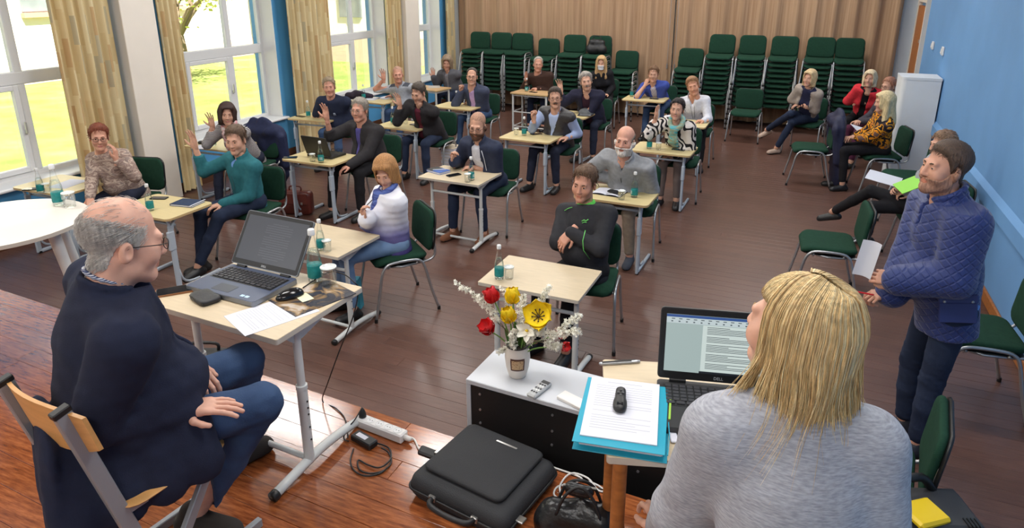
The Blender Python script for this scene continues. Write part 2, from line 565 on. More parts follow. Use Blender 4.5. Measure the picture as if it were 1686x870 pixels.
# ---------------------------------------------------------------- curtains
def parquet_mat():
    m, nt, b, vec = basic('parquet_patterned_curtain', .9)
    sep = node(nt, 'ShaderNodeSeparateXYZ'); nt.links.new(vec, sep.inputs[0])
    def math_(op, a, c):
        n = nt.nodes.new('ShaderNodeMath'); n.operation = op
        for i, v in enumerate((a, c)):
            if v is None: continue
            if isinstance(v, (int, float)): n.inputs[i].default_value = v
            else: nt.links.new(v, n.inputs[i])
        return n.outputs[0]
    col = math_('FLOOR', math_('MULTIPLY', sep.outputs[1], 34.0), None)
    wn1 = nt.nodes.new('ShaderNodeTexWhiteNoise'); wn1.noise_dimensions = '1D'; nt.links.new(col, wn1.inputs['W'])
    row = math_('FLOOR', math_('ADD', math_('MULTIPLY', sep.outputs[2], 3.4), math_('MULTIPLY', wn1.outputs['Value'], 7.0)), None)
    wn2 = nt.nodes.new('ShaderNodeTexWhiteNoise'); wn2.noise_dimensions = '2D'
    cmb = nt.nodes.new('ShaderNodeCombineXYZ'); nt.links.new(col, cmb.inputs[0]); nt.links.new(row, cmb.inputs[1])
    nt.links.new(cmb.outputs[0], wn2.inputs['Vector'])
    c = ramp(nt, wn2.outputs['Value'], [(0, (228, 208, 162)), (.34, (236, 220, 178)), (.58, (222, 200, 152)), (.80, (212, 180, 132)), (.92, (202, 190, 158))], True)
    nt.links.new(c, b.inputs['Base Color'])
    tr = nt.nodes.new('ShaderNodeBsdfTranslucent'); nt.links.new(c, tr.inputs['Color'])
    mx = nt.nodes.new('ShaderNodeMixShader'); mx.inputs[0].default_value = .3
    out = nt.nodes['Material Output']
    nt.links.new(b.outputs[0], mx.inputs[1]); nt.links.new(tr.outputs[0], mx.inputs[2]); nt.links.new(mx.outputs[0], out.inputs['Surface'])
    return m
M_parq = parquet_mat()
def drape(name, a0, a1, z0, z1, base, amp, folds, m, axis, label, par=None, sharp=0.0, gather=.0, seed=1):
    r = np.random.default_rng(seed)
    n = folds * 10 + 1
    ph = np.cumsum(r.uniform(.75, 1.25, n)); ph = ph / ph[-1] * folds * 2 * pi
    amps = amp * np.interp(np.arange(n), np.arange(0, n, 10), r.uniform(.7, 1.2, len(np.arange(0, n, 10))))
    nz = 9; V = []; th = .006
    for side in (0, 1):
        for j in range(nz):
            tz = j / (nz - 1)
            for i in range(n):
                u = i / (n - 1)
                w = math.sin(ph[i]) + sharp * math.sin(2 * ph[i] + .8)
                d = base + amps[i] * w * (1 + .15 * math.sin(3 * tz + i * .05)) + side * th
                mid = (a0 + a1) / 2
                a = mid + (a0 + (a1 - a0) * u - mid) * (1 - gather * math.sin(tz * pi))
                V.append((d, a, z0 + (z1 - z0) * tz) if axis == 'x' else (a, d, z0 + (z1 - z0) * tz))
    F = []
    N = n * nz
    for j in range(nz - 1):
        for i in range(n - 1):
            q = (j * n + i, j * n + i + 1, (j + 1) * n + i + 1, (j + 1) * n + i)
            F.append(q); F.append(tuple(N + k for k in q[::-1]))
    for j in range(nz - 1):
        for i in (0, n - 1): F.append((j * n + i, (j + 1) * n + i, N + (j + 1) * n + i, N + j * n + i))
    for i in range(n - 1):
        for j in (0, nz - 1): F.append((j * n + i, j * n + i + 1, N + j * n + i + 1, N + j * n + i))
    o = MB().add(V, F).obj(name, m, par, smooth=True)
    if label: tag(o, label, 'curtain')
    return o
grp = 'patterned curtains by the windows'
for k, (a, b, f, lab) in enumerate(((4.72, 5.4, 6, 'yellow parquet patterned curtain left of the near white pillar'),
        (5.99, 6.3, 4, 'narrow yellow patterned curtain right of the near white pillar'),
        (8.2, 9.2, 8, 'wide tan patterned curtain behind the man in the dark t-shirt'),
        (10.82, 11.36, 5, 'yellow patterned curtain behind the bald man in the grey sweater'),
        (13.12, 13.5, 4, 'pale patterned curtain in the far left corner of the hall'),
        (2.1, 3.2, 8, 'patterned curtain beside the window nearest the stage'))):
    o = drape('window_curtain', a, b, .03, 3.55, -7.06, .035, f, M_parq, 'x', lab, seed=k + 3)
    o['group'] = grp
M_brown = MATS.get('brown_stage_curtain')
m_, nt, b, vec = basic('brown_hall_curtain', .85)
n_ = node(nt, 'ShaderNodeTexNoise', scaled(nt, vec, (9, 9, .25)), Scale=3.0, Detail=4.0)
c = ramp(nt, n_.outputs['Fac'], [(.3, (148, 116, 88)), (.55, (168, 136, 106)), (.75, (182, 150, 120))])
nt.links.new(c, b.inputs['Base Color']); b.inputs['Sheen Weight'].default_value = .2
drape('hall_curtain', -6.95, -2.36, .04, 3.75, 13.42, .05, 12, m_, 'y', 'wide brown pleated curtain across the back of the hall, left half', sharp=.35, seed=21)
drape('hall_curtain', -2.34, 1.42, .04, 3.75, 13.42, .05, 12, m_, 'y', 'brown pleated curtain across the back of the hall, right half', sharp=.3, seed=22)
for xx, lab in ((-2.42, 'silver curtain pull on the left half of the brown curtain'), (-2.28, 'silver curtain pull on the right half of the brown curtain')):
    t = thing('curtain_pull', lab, 'curtain pull', (xx, 13.33, 1.05))
    MB().tube([(0, 0, -.09), (0, 0, .0)], .014).obj('handle', M_chrome, t)
    MB().tube([(0, 0, .0), (0, .03, 2.7)], .004, n=5).obj('rod', M_chrome, t)
# ---------------------------------------------------------------- outside
m_, nt, b, vec = basic('sunlit_grass', 1.0)
n_ = node(nt, 'ShaderNodeTexNoise', vec, Scale=1.2, Detail=8.0)
nt.links.new(ramp(nt, n_.outputs['Fac'], [(.3, (116, 134, 66)), (.55, (138, 150, 82)), (.75, (158, 166, 104))]), b.inputs['Base Color'])
b.inputs['Specular IOR Level'].default_value = .1
add_bump(nt, b, node(nt, 'ShaderNodeTexNoise', vec, Scale=90.0).outputs['Fac'], .6, .03)
struct(MB().box((-31, 12, -.6), (46, 90, .2)).obj('trim_lawn', m_))
pv = mat('grey_paving', (150, 146, 140), .9, var=.15, vscale=4)
struct(MB().box((-10.6, 4.0, -.49), (1.6, 8, .03)).obj('trim_path', pv))
fa = mat('white_render_facade', (226, 220, 210), .9, var=.03, vscale=1)
pk = mat('pink_tan_render', (206, 176, 156), .9, var=.05, vscale=1)
gr = mat('far_window_glass', (120, 126, 128), .15, var=.2, vscale=2)
tnm = mat('brick_tan_ledge', (190, 140, 116), .9)
bl = thing('school_wing', 'white rendered building wing across the lawn seen through the near windows', 'building', (-22, 10, -.5))
MB().box((-2, -3, 4), (4, 34, 8)).obj('wall', fa, bl)
MB().box((.02, -3, .35), (.06, 34, .7)).obj('plinth', pk, bl)
for yy in (-12, -8, -4, 0, 4.9, 9):
    w = MB().box((.01, yy, 2.9), (.08, 1.9, 1.5)).obj('window', gr, bl)
    MB().box((.06, yy, 2.9), (.04, .08, 1.5)).obj('mullion', M_frame, w)
    MB().box((.08, yy, 2.05), (.2, 2.0, .14)).obj('window_ledge', tnm, w)
b2 = thing('school_wing', 'white building wing with tall windows closing off the far end of the lawn', 'building', (-14, 22.5, -.5))
MB().box((1, 2, 4), (14, 4, 8)).obj('wall', fa, b2)
MB().box((1, -.02, .5), (14, .06, 1.0)).obj('plinth', pk, b2)
MB().box((-4.5, -.03, 1.6), (2.4, .1, 3.2)).obj('porch_wall', pk, b2)
for xx in (-2.2, .2, 1.6, 3.2, 4.8, 6.6):
    w = MB().box((xx, -.02, 3.3), (1.0, .1, 3.2)).obj('window', gr, b2)
    MB().box((xx, -.07, 3.3), (.07, .05, 3.2)).obj('mullion', M_frame, w)
# blossoming tree on the lawn
tr = thing('tree', 'pale green budding tree on the lawn outside the second window', 'tree', (-17.5, 15.6, -.5))
mb = MB(); leaves = []
rt_ = random.Random(5)
def branch(p, d, L, r, dep):
    q = p + d * L
    mb.tube([p, p + d * L * .5 + Vector((rt_.uniform(-.05, .05), rt_.uniform(-.05, .05), 0)) * L, q], [r, r * .85, r * .7], n=6)
    if dep == 0 or L < .35:
        leaves.append(q); return
    for _ in range(3 if dep > 2 else 4):
        nd = (d + Vector((rt_.uniform(-.9, .9), rt_.uniform(-.9, .9), rt_.uniform(-.25, .5)))).normalized()
        branch(q, nd, L * rt_.uniform(.6, .85), r * .62, dep - 1)
    leaves.append(q)
branch(Vector((0, 0, 0)), Vector((.05, -.05, 1)).normalized(), 1.5, .16, 4)
mb.obj('trunk', mat('grey_bark', (122, 104, 84), .9), tr)
lv = MB()
for q in leaves:
    for _ in range(9):
        c_ = q + Vector((rt_.gauss(0, .28), rt_.gauss(0, .28), rt_.gauss(0, .22)))
        a = Vector((rt_.uniform(-1, 1), rt_.uniform(-1, 1), rt_.uniform(-1, 1))).normalized()
        b_ = a.orthogonal().normalized(); s_ = rt_.uniform(.06, .12)
        lv.add([c_ - a * s_, c_ + b_ * s_ * .5, c_ + a * s_, c_ - b_ * s_ * .5], [(0, 1, 2, 3)])
lo = lv.obj('foliage', mat('pale_spring_leaves', (196, 196, 110), .8, var=.3, vscale=3), tr); lo['kind'] = 'stuff'
# ================================================================ FURNITURE
def pmap(px, py, z):
    """world point at height z seen at photo pixel (px, py)"""
    r = _ray(px, py); t = (z - CAMH) / r.z
    return Vector((r.x * t, r.y * t, z))
def pmapy(px, py, y):
    r = _ray(px, py); t = y / r.y
    return Vector((r.x * t, y, CAMH + r.z * t))
_fw = Vector((-math.sin(YAW) * math.cos(PITCH), math.cos(YAW) * math.cos(PITCH), -math.sin(PITCH)))
_rt = Vector((math.cos(YAW), math.sin(YAW), 0)); _up = _rt.cross(_fw)
def _ray(px, py): return _fw + _rt * ((px - 848) / 1124) - _up * ((py - 325) / 1124)

# ---- green upholstered chair (origin on the floor under the seat, front towards -y)
def cushion(mb, w, d, h, r, dome, m, fn):
    """soft pad: fn maps (x, y, z) of the flat pad to its place"""
    poly = rrect(w, d, r, 4); n = len(poly)
    rings = [(.0, .93), (h * .25, .985), (h * .6, 1.0), (h * .88, .965), (h, .88)]
    V = []; F = []
    for z, s in rings:
        V += [fn(a * s, b * s, z) for a, b in poly]
    for k in range(len(rings) - 1):
        for i in range(n): F.append((k * n + i, k * n + (i + 1) % n, (k + 1) * n + (i + 1) % n, (k + 1) * n + i))
    F.append(tuple(range(n))[::-1])
    b0 = len(V) - n
    V += [fn(a * .5, b * .5, h + dome) for a, b in poly]
    for i in range(n): F.append((b0 + i, b0 + (i + 1) % n, b0 + n + (i + 1) % n, b0 + n + i))
    F.append(tuple(b0 + n + i for i in range(n)))
    mb.add(V, F, m)
def seat_fn(a, b, z): return (a, b, .437 + z - .9 * max(0, -b - .12) ** 2 * 4 + .35 * a * a)
def back_fn(a, b, z):
    y0 = .235 + .10 * (b + .16) - .55 * a * a * .6
    return (a, y0 + .03 - z, .66 + b)
mb = MB(); cushion(mb, .46, .43, .048, .07, .006, M_green, seat_fn); me_seat = mb.mesh('seat', smooth=True)
mb = MB(); cushion(mb, .44, .415, -.012, .07, 0, M_black, lambda a, b, z: (a, b, .437 + z)); me_pan = mb.mesh('seat_pan', smooth=True)
mb = MB(); cushion(mb, .45, .335, .036, .075, .004, M_green, back_fn); me_back = mb.mesh('backrest', smooth=True)
mb = MB(); cushion(mb, .455, .34, -.02, .08, -.004, M_black, back_fn); me_shell = mb.mesh('back_shell', smooth=True)
def side_frame(s):
    pts = [(s * .262, -.26, .012), (s * .25, -.215, .22), (s * .243, -.185, .38), (s * .24, -.15, .445), (s * .24, -.09, .468), (s * .24, .07, .468), (s * .24, .135, .45), (s * .243, .17, .39), (s * .25, .215, .2), (s * .262, .27, .012)]
    return smoothline(pts, 3)
mb = MB()
for s in (-1, 1): mb.tube(side_frame(s), .0115, n=8)
for yy in (-.12, .11): mb.tube([(-.24, yy, .44), (-.2, yy, .415), (.2, yy, .415), (.24, yy, .44)], .0095, n=6)
me_frame = mb.mesh('frame', M_chrome, True)
mb = MB()
half = lambda s: [(s * .2, -.09, .425), (s * .2, .16, .42), (s * .205, .25, .44), (s * .207, .275, .5), (s * .205, .262, .62), (s * .2, .272, .7)]
mb.tube(smoothline(half(-1)[::-1] + half(1), 3), .0105, n=8)
me_sup = mb.mesh('back_support', M_chrome, True)
mb = MB()
for s in (-1, 1):
    for yy in (-.26, .27): mb.lathe([(.0, 0), (.014, 0), (.014, .03), (0, .03)], (s * .262, yy, 0), 8)
me_glide = mb.mesh('glides', M_black)
def chair_parts(root):
    s = link('seat', me_seat, root); link('seat_pan', me_pan, s)
    b = link('backrest', me_back, root); link('back_shell', me_shell, b)
    f = link('frame', me_frame, root); link('back_support', me_sup, f); link('glides', me_glide, f)['kind'] = 'stuff'
def chair(label, x, y, rz=0, group=None, z=0.0):
    t = thing('upholstered_chair', label, 'chair', (x, y, z), math.radians(rz), group)
    chair_parts(t)
    return t
# ---- stacks of chairs along the brown curtain (centre x, how many chairs, how the stack is told)
proto = None
STK = [(-6.34, 9, 'first stack from the window wall'), (-5.83, 9, 'second stack from the window wall'), (-5.34, 9, 'third stack from the window wall'),
       (-4.80, 8, 'fourth stack from the window wall'), (-4.25, 9, 'fifth stack from the window wall'), (-3.72, 9, 'stack carrying a black bag'),
       (-3.18, 6, 'low stack left of the blue-blazer man'), (-1.98, 7, 'low stack right of the curtain split'), (-1.46, 10, 'stack behind the man in the white shirt'),
       (-.91, 10, 'second stack right of the white-shirted man'), (-.38, 10, 'stack behind the lone empty chair'), (.19, 10, 'stack behind the woman in the beige cardigan'),
       (.74, 10, 'last stack, behind the woman in red')]
ORD = ['bottom', 'second', 'third', 'fourth', 'fifth', 'sixth', 'seventh', 'eighth', 'ninth', 'tenth', 'eleventh']
for x, n, desc in STK:
    a = random.uniform(-.04, .04); sx = random.uniform(-.006, .006)
    for k in range(n):
        pos = ('top' if k == n - 1 else ORD[k] + ' from the floor' if k else 'bottom')
        lab = 'green chair, %s of the %s' % (pos, desc)
        loc = (x + sx * k + random.uniform(-.004, .004), 12.98 - .006 * k, k * .09)
        if proto is None:
            proto = thing('upholstered_chair', lab, 'chair', loc, a, 'green chairs stacked along the curtain'); chair_parts(proto)
        else: dup(proto, lab, loc, a + random.uniform(-.012, .012))
# ---- desks
def top_mesh(w, d, r, th, m, medge):
    mb = MB(); P = rrect(w, d, r, 5); n = len(P); b = .002
    V = []; rings = [(-th / 2, 1 - .004), (-th / 2 + b, 1), (th / 2 - b, 1), (th / 2, 1 - .004)]
    for z, s in rings: V += [(x * s, y * s, z) for x, y in P]
    mb.add(V, [tuple(range(3 * n, 4 * n)), tuple(range(n))[::-1]] + [(2 * n + i, 2 * n + (i + 1) % n, 3 * n + (i + 1) % n, 3 * n + i) for i in range(n)], m)
    mb.n = len(mb.v)
    F = [(k * n + i, k * n + (i + 1) % n, (k + 1) * n + (i + 1) % n, (k + 1) * n + i) for k in (0, 1) for i in range(n)]
    mb.add(V, F, medge)
    return mb.mesh('desk_top')
me_topA = top_mesh(.70, .50, .045, .022, M_desk, M_edge)
me_topB = top_mesh(.70, .50, .008, .024, M_deskp, M_edgew)
H0 = .70
def legA(s):
    mb = MB(); x = s * .27; yf = -.17
    mb.box((x, yf, .31), (.024, .05, .6), ch=.006)
    leg = mb.mesh('leg', M_tube)
    mb = MB(); mb.box((x - s * .0, yf - .006, .475), (.034, .062, .17), ch=.006)
    sleeve = mb.mesh('sleeve', M_tube)
    mb = MB(); mb.box((x, .06, .022), (.026, .46, .034), ch=.006)
    mb.tube(bez((x, yf + .02, .2), (x, yf + .04, .06), (x, yf + .08, .05), (x, .05, .045), 6), .011, n=6)
    foot = mb.mesh('foot_bar', M_tube, True)
    mb = MB()
    mb.tube(bez((x, yf + .01, .52), (x, yf + .02, .62), (x, yf + .04, .66), (x, yf + .13, .685), 6), .013, n=6)
    mb.tube(bez((x, yf - .0, .55), (x, yf - .01, .63), (x, yf - .02, .67), (x, yf - .035, .685), 6), .013, n=6)
    mb.box((x, -.02, .683), (.03, .36, .012))
    br = mb.mesh('bracket', M_tube, True)
    mb = MB()
    for yy in (-.165, .285): mb.box((x, yy, .012), (.03, .03, .026), ch=.004)
    cap = mb.mesh('foot_cap', M_black)
    return leg, sleeve, foot, br, cap
A_L, A_R = legA(-1), legA(1)
mb = MB(); mb.tube([(-.27, -.12, .60), (.27, -.12, .60)], .012, n=8); me_barA = mb.mesh('crossbar', M_tube, True)
def deskA(label, x, y, rz, h=H0, group='beech desks of the audience'):
    t = thing('school_desk', label, 'desk', (x, y, 0), math.radians(rz), group)
    link('desk_top', me_topA, t, (0, 0, H0 - .011))
    for leg, sleeve, foot, br, cap in (A_L, A_R):
        l = link('leg', leg, t); link('sleeve', sleeve, l)
        f = link('foot_bar', foot, t); link('foot_cap', cap, f)['kind'] = 'stuff'
        link('bracket', br, t)
    link('crossbar', me_barA, t)
    return t
def legB(s):
    x = s * .285; y0 = -.09
    mb = MB().tube([(x, y0, .045), (x, y0, .40)], .021, n=12)
    lower = mb.mesh('leg', M_tubew, 'auto')
    mb = MB().tube([(x, y0, .38), (x, y0, .685)], .0165, n=12)
    mb.lathe([(.0235, .385), (.0235, .402), (.018, .404)], (x, y0, 0), 12)
    upper = mb.mesh('upper_tube', M_tubew, 'auto')
    mb = MB(); pts = bez((x, y0 - .2, .022), (x, y0 - .08, .036), (x, y0, .046), (x, y0 + .05, .05), 5) + bez((x, y0 + .06, .05), (x, y0 + .15, .05), (x, y0 + .24, .04), (x, y0 + .33, .022), 6)
    mb.tube(pts, .020, n=10)
    foot = mb.mesh('foot_bar', M_tubew, True)
    mb = MB(); mb.tube([(x, y0 - .215, .019), (x, y0 - .19, .022)], .0225, n=10); mb.tube([(x, y0 + .32, .022), (x, y0 + .345, .019)], .0225, n=10)
    cap = mb.mesh('foot_cap', M_black, True)
    mb = MB(); mb.prism([(y0 - .09, .678), (y0 + .28, .678), (y0 + .28, .665), (y0 + .03, .60), (y0 - .02, .60), (y0 - .09, .665)], x - .004, x + .004, plane='yz')
    br = mb.mesh('bracket', M_tubew)
    mb = MB()
    for zz in (.33, .27, .21, .15, .3): mb.lathe([(0, -.003), (.004, -.003), (.004, .003), (0, .003)], (x + .021 * s, y0, zz), 6, axis=Matrix.Rotation(pi / 2, 3, 'Y'))
    bolt = mb.mesh('bolts', M_black)
    return lower, upper, foot, cap, br, bolt
B_L, B_R = legB(-1), legB(1)
mb = MB().tube([(-.285, -.09, .05), (.285, -.09, .05)], .013, n=8); me_barB = mb.mesh('lower_crossbar', M_tubew, True)
mb = MB().tube([(-.285, -.09, .52), (.285, -.09, .52)], .013, n=8); me_barB2 = mb.mesh('upper_crossbar', M_tubew, True)
def deskB(label, x, y, rz, z=0, upper=True, group='birch desks with round tube legs'):
    t = thing('school_desk', label, 'desk', (x, y, z), math.radians(rz), group)
    link('desk_top', me_topB, t, (0, 0, H0 - .012))
    for lower, up_, foot, cap, br, bolt in (B_L, B_R):
        l = link('leg', lower, t); link('upper_tube', up_, l); link('bolts', bolt, l)['kind'] = 'stuff'
        f = link('foot_bar', foot, t); link('foot_cap', cap, f)['kind'] = 'stuff'
        link('bracket', br, t)
    link('lower_crossbar', me_barB, t)
    if upper: link('upper_crossbar', me_barB2, t)
    return t
DK = dict(d1=(-6.52, 4.16, 1), d2=(-5.06, 4.05, 0), d3=(-6.39, 6.06, 0), d4=(-4.87, 6.0, -1), d5=(-6.40, 7.90, 4), d6=(-6.45, 9.45, -3), d7=(-4.92, 7.90, -4),
          d9=(-4.93, 9.5, -4), d12=(-3.08, 7.9, -3), d13=(-3.13, 9.53, -4), d14=(-2.37, 11.31, -1), d15=(-1.47, 9.52, 0), d16=(-1.4, 7.9, -2), d17=(-1.46, 5.95, -2))
DL = dict(d1='beech desk by the first window, before the woman in the patterned top', d2='beech desk with a dark blue notebook before the man in teal', d3='beech desk under the second window, before the woman in the striped top',
          d4='beech desk carrying an open black laptop in the second row', d5='beech desk before the man in the dark t-shirt', d6='beech desk with papers before the bald man in the grey sweater',
          d7='beech desk before the man in the black jacket and maroon shirt', d9='beech desk before the man in the lilac shirt', d12='beech desk before the man in the leather vest', d13='beech desk with a grey flat cap on it',
          d14='beech desk before the man in the bright blue blazer', d15='beech desk before the man in the white shirt', d16='beech desk before the woman in the zebra-patterned blouse', d17='beech desk with an open notebook before the white-bearded man')
for k, (x, y, r) in DK.items(): deskA(DL[k], x, y, r)
deskB('birch desk with white tube legs before the bearded man in glasses', -3.10, 5.96, -3)
deskB('birch desk with one water bottle before the man in the green-collared top', -1.46, 3.94, -1)
deskB('birch desk behind the big open laptop, beside the woman in the puffer jacket', -3.25, 3.95, -3)
deskB('birch desk on the stage carrying the large open laptop', -1.985, 1.965, -3, STZ, upper=False)
# four-legged tables
def frame_table(label, x, y, rz, w, d, h, topm, legm, edge, r=.018, bars=True, round_=True, z=0, cat='desk', name='school_desk', group=None):
    t = thing(name, label, cat, (x, y, z), math.radians(rz), group)
    link('desk_top', top_mesh(w, d, .01, .024, topm, edge), t, (0, 0, h - .012))
    for sx in (-1, 1):
        for sy in (-1, 1):
            a, b = sx * (w / 2 - .04), sy * (d / 2 - .04)
            l = MB().tube([(a, b, 0), (a, b, h - .024)], r, n=10).obj('leg', legm, t, 'auto')
            MB().tube([(a, b, 0), (a, b, .02)], r + .003, n=10).obj('foot_cap', M_black, l)
    if bars:
        mb = MB(); a = w / 2 - .04; b = d / 2 - .04
        for zz in ((h - .05), .36, .10):
            mb.tube([(-a, -b, zz), (a, -b, zz)], .011, n=6)
            for s in (-1, 1): mb.tube([(s * a, -b, zz), (s * a, b, zz)], .011, n=6)
        mb.obj('rails', legm, t, 'auto')
    return t
frame_table('four-legged tan desk before the man in the brown sweater', -4.33, 11.22, -4, .72, .46, .70, mat('tan_desk_laminate', (196, 160, 116), .4), M_tubew, M_edge, group='four-legged desks at the back')
frame_table('four-legged tan desk at the far window, before the man in the grey jacket', -6.28, 10.95, -8, .66, .46, .70, MATS['tan_desk_laminate'], M_tubew, M_edge, group='four-legged desks at the back')
# round table on the stage
t = thing('round_table', 'white round table on the left of the stage with splayed legs', 'table', (-3.84, 2.085, STZ))
mb = MB(); R_ = .415; h_ = .72
mb.lathe([(R_ - .004, h_ - .024), (R_, h_ - .022)], n=48, m=M_edgew)
mb.lathe([(0, h_ - .024), (R_ - .004, h_ - .024)], n=48, m=M_edgew)
mb.lathe([(R_, h_ - .022), (R_, h_ - .002)], n=48, m=M_edgew)
mb.lathe([(R_, h_ - .002), (R_ - .003, h_), (0, h_)], n=48, m=mat('white_table_laminate', (222, 216, 206), .3))
mb.obj('table_top', None, t, 'auto')
mb = MB(); mb.box((0, 0, h_ - .04), (.5, .06, .03)); mb.box((0, 0, h_ - .04), (.06, .5, .03)); mb.obj('underframe', M_tubew, t)
for ax, ay in ((.02, -.36), (.36, .14), (-.35, -.1), (.1, .35)):
    l = MB().tube([(ax * .72, ay * .72, h_ - .03), (ax * 1.02, ay * 1.02, .0)], [.031, .021], n=14).obj('leg', M_tubew, t, 'auto')
    MB().lathe([(.0, 0), (.023, 0), (.023, .012), (0, .012)], (ax * 1.02, ay * 1.02, 0), 12).obj('foot_cap', M_black, l)
# the speaker's table at the right, wooden round legs
frame_table('birch table with orange wooden legs before the blonde woman', -.105, 1.86, 17, .70, .50, .72, M_deskp, M_oak, M_edgew, r=.021, bars=False, z=STZ, cat='table', name='speaker_table')
# low white cabinet at the stage edge
t = thing('cabinet', 'low cabinet with white top and black front at the stage edge', 'cabinet', (-.62, 2.47, 0), math.radians(-3.3))
MB().box((0, .0, .888), (1.2, .285, .024), ch=.003).obj('top_board', mat('light_grey_melamine', (194, 197, 202), .5), t)
for s in (-1, 1): MB().box((s * .589, 0, .438), (.022, .28, .876), ch=.002).obj('side_board', MATS['light_grey_melamine'], t)
bp = MB().box((0, -.128, .44), (1.156, .016, .86)).obj('back_panel', mat('black_hardboard', (22, 20, 20), .6), t)
mb = MB()
for a in (-.53, -.18, .2, .5):
    for zz in (.84, .76, .69): mb.lathe([(0, 0), (.006, 0), (.006, .004), (0, .004)], (a, -.138, zz), 6, axis=Matrix.Rotation(pi / 2, 3, 'X'))
mb.obj('screws', M_chrome, bp)['kind'] = 'stuff'
MB().box((0, .02, .03), (1.156, .24, .05)).obj('plinth', M_black, t)
# ---- wooden chair of the older man (front +y after rotation)
t = thing('wooden_school_chair', 'wooden chair with grey square-tube frame under the man in the navy jacket', 'chair', (-1.855, 1.285, STZ), math.radians(173))
ply = mat('beech_plywood', (204, 152, 92), .4, var=.1, vscale=6, stretch=(1, 8, 8))
mb = MB()
def bk(u, v, s=0):
    a = (u - .5) * .40; hh = (v - .5) * (.17 - .05 * abs(2 * u - 1) ** 3)
    return (a, .235 + .05 * 1 - .9 * a * a + hh * .22 - s * .012, .755 + hh)
n1, n2 = 17, 7
V = [bk(i / (n1 - 1), j / (n2 - 1), s) for s in (0, 1) for i in range(n1) for j in range(n2)]
F = []; N = n1 * n2
for i in range(n1 - 1):
    for j in range(n2 - 1):
        q = (i * n2 + j, (i + 1) * n2 + j, (i + 1) * n2 + j + 1, i * n2 + j + 1); F += [q, tuple(N + k for k in q[::-1])]
for i in range(n1 - 1):
    for j in (0, n2 - 1): F.append((i * n2 + j, (i + 1) * n2 + j, N + (i + 1) * n2 + j, N + i * n2 + j))
for j in range(n2 - 1):
    for i in (0, n1 - 1): F.append((i * n2 + j, i * n2 + j + 1, N + i * n2 + j + 1, N + i * n2 + j))
MB().add(V, F).obj('backrest', ply, t, 'auto')
mb = MB(); cushion(mb, .38, .37, .014, .06, 0, ply, lambda a, b, z: (a, b + .01, .435 + z)); mb.obj('seat', None, t, 'auto')
gt = mat('grey_square_tube', (150, 154, 158), .38, .3)
for s in (-1, 1):
    x = s * .150
    a = Vector((x, .285, .83)); b = Vector((x, .10, .03)); d = (a - b); ang = math.atan2(d.y, d.z)
    p = MB().box((a + b) / 2, (.024, .045, d.length), rot=(-ang, 0, 0), ch=.003).obj('post', gt, t)
    MB().box(a + Vector((0, .002, .006)), (.028, .05, .02), rot=(-ang, 0, 0), ch=.003).obj('post_cap', M_black, p)
    MB().box((x, -.02, .018), (.024, .5, .036), ch=.003).obj('runner', gt, t)
    c = Vector((x, -.14, .43)); e_ = Vector((x, .12, .05)); d = c - e_; ang = math.atan2(d.y, d.z)
    MB().box((c + e_) / 2, (.022, .035, d.length), rot=(-ang, 0, 0), ch=.003).obj('strut', gt, t)
    MB().box((x, .03, .425), (.022, .34, .03), ch=.003).obj('seat_rail', gt, t)
MB().tube([(-.15, .14, .2), (.15, .14, .2)], .012, n=8).obj('crossbar', gt, t)
# empty green chairs (those people sit on are placed with the people)
chair('empty green chair facing the stage before the stacks', -.80, 11.95, -3)
chair('empty green chair with a dark puffer coat hanging over it', .20, 9.65, -84)
chair('empty green chair by the white cabinet on the right wall', 1.2, 8.55, -84)
chair('empty green chair in the aisle turned towards the windows', .36, 6.0, -86)
chair('empty green chair against the blue wall behind the standing man', 1.22, 4.70, -86)
chair('empty green chair beside the stage at the right, turned away from the camera', .46, 3.04, -98)
# tall white cabinet by the blue wall
t = thing('storage_box', 'tall white upright box standing against the blue wall', 'cabinet', (1.40, 10.28, 0), 0)
mb = MB(); P = [( .23, -.24), (.23, .22), (-.22, .22)] + [(-.22 + .07 - .07 * math.cos(a), -.24 + .07 - .07 * math.sin(a)) for a in [pi / 2 * k / 6 for k in range(7)]]
mb.prism(P, 0, 1.395); mb.obj('body', mat('white_cardboard', (214, 216, 218), .6, var=.04, vscale=3), t, 'auto')
mb = MB(); mb.prism([(a * 1.015, b * 1.015) for a, b in P], 1.37, 1.402); mb.obj('lid', MATS['white_cardboard'], t, 'auto')
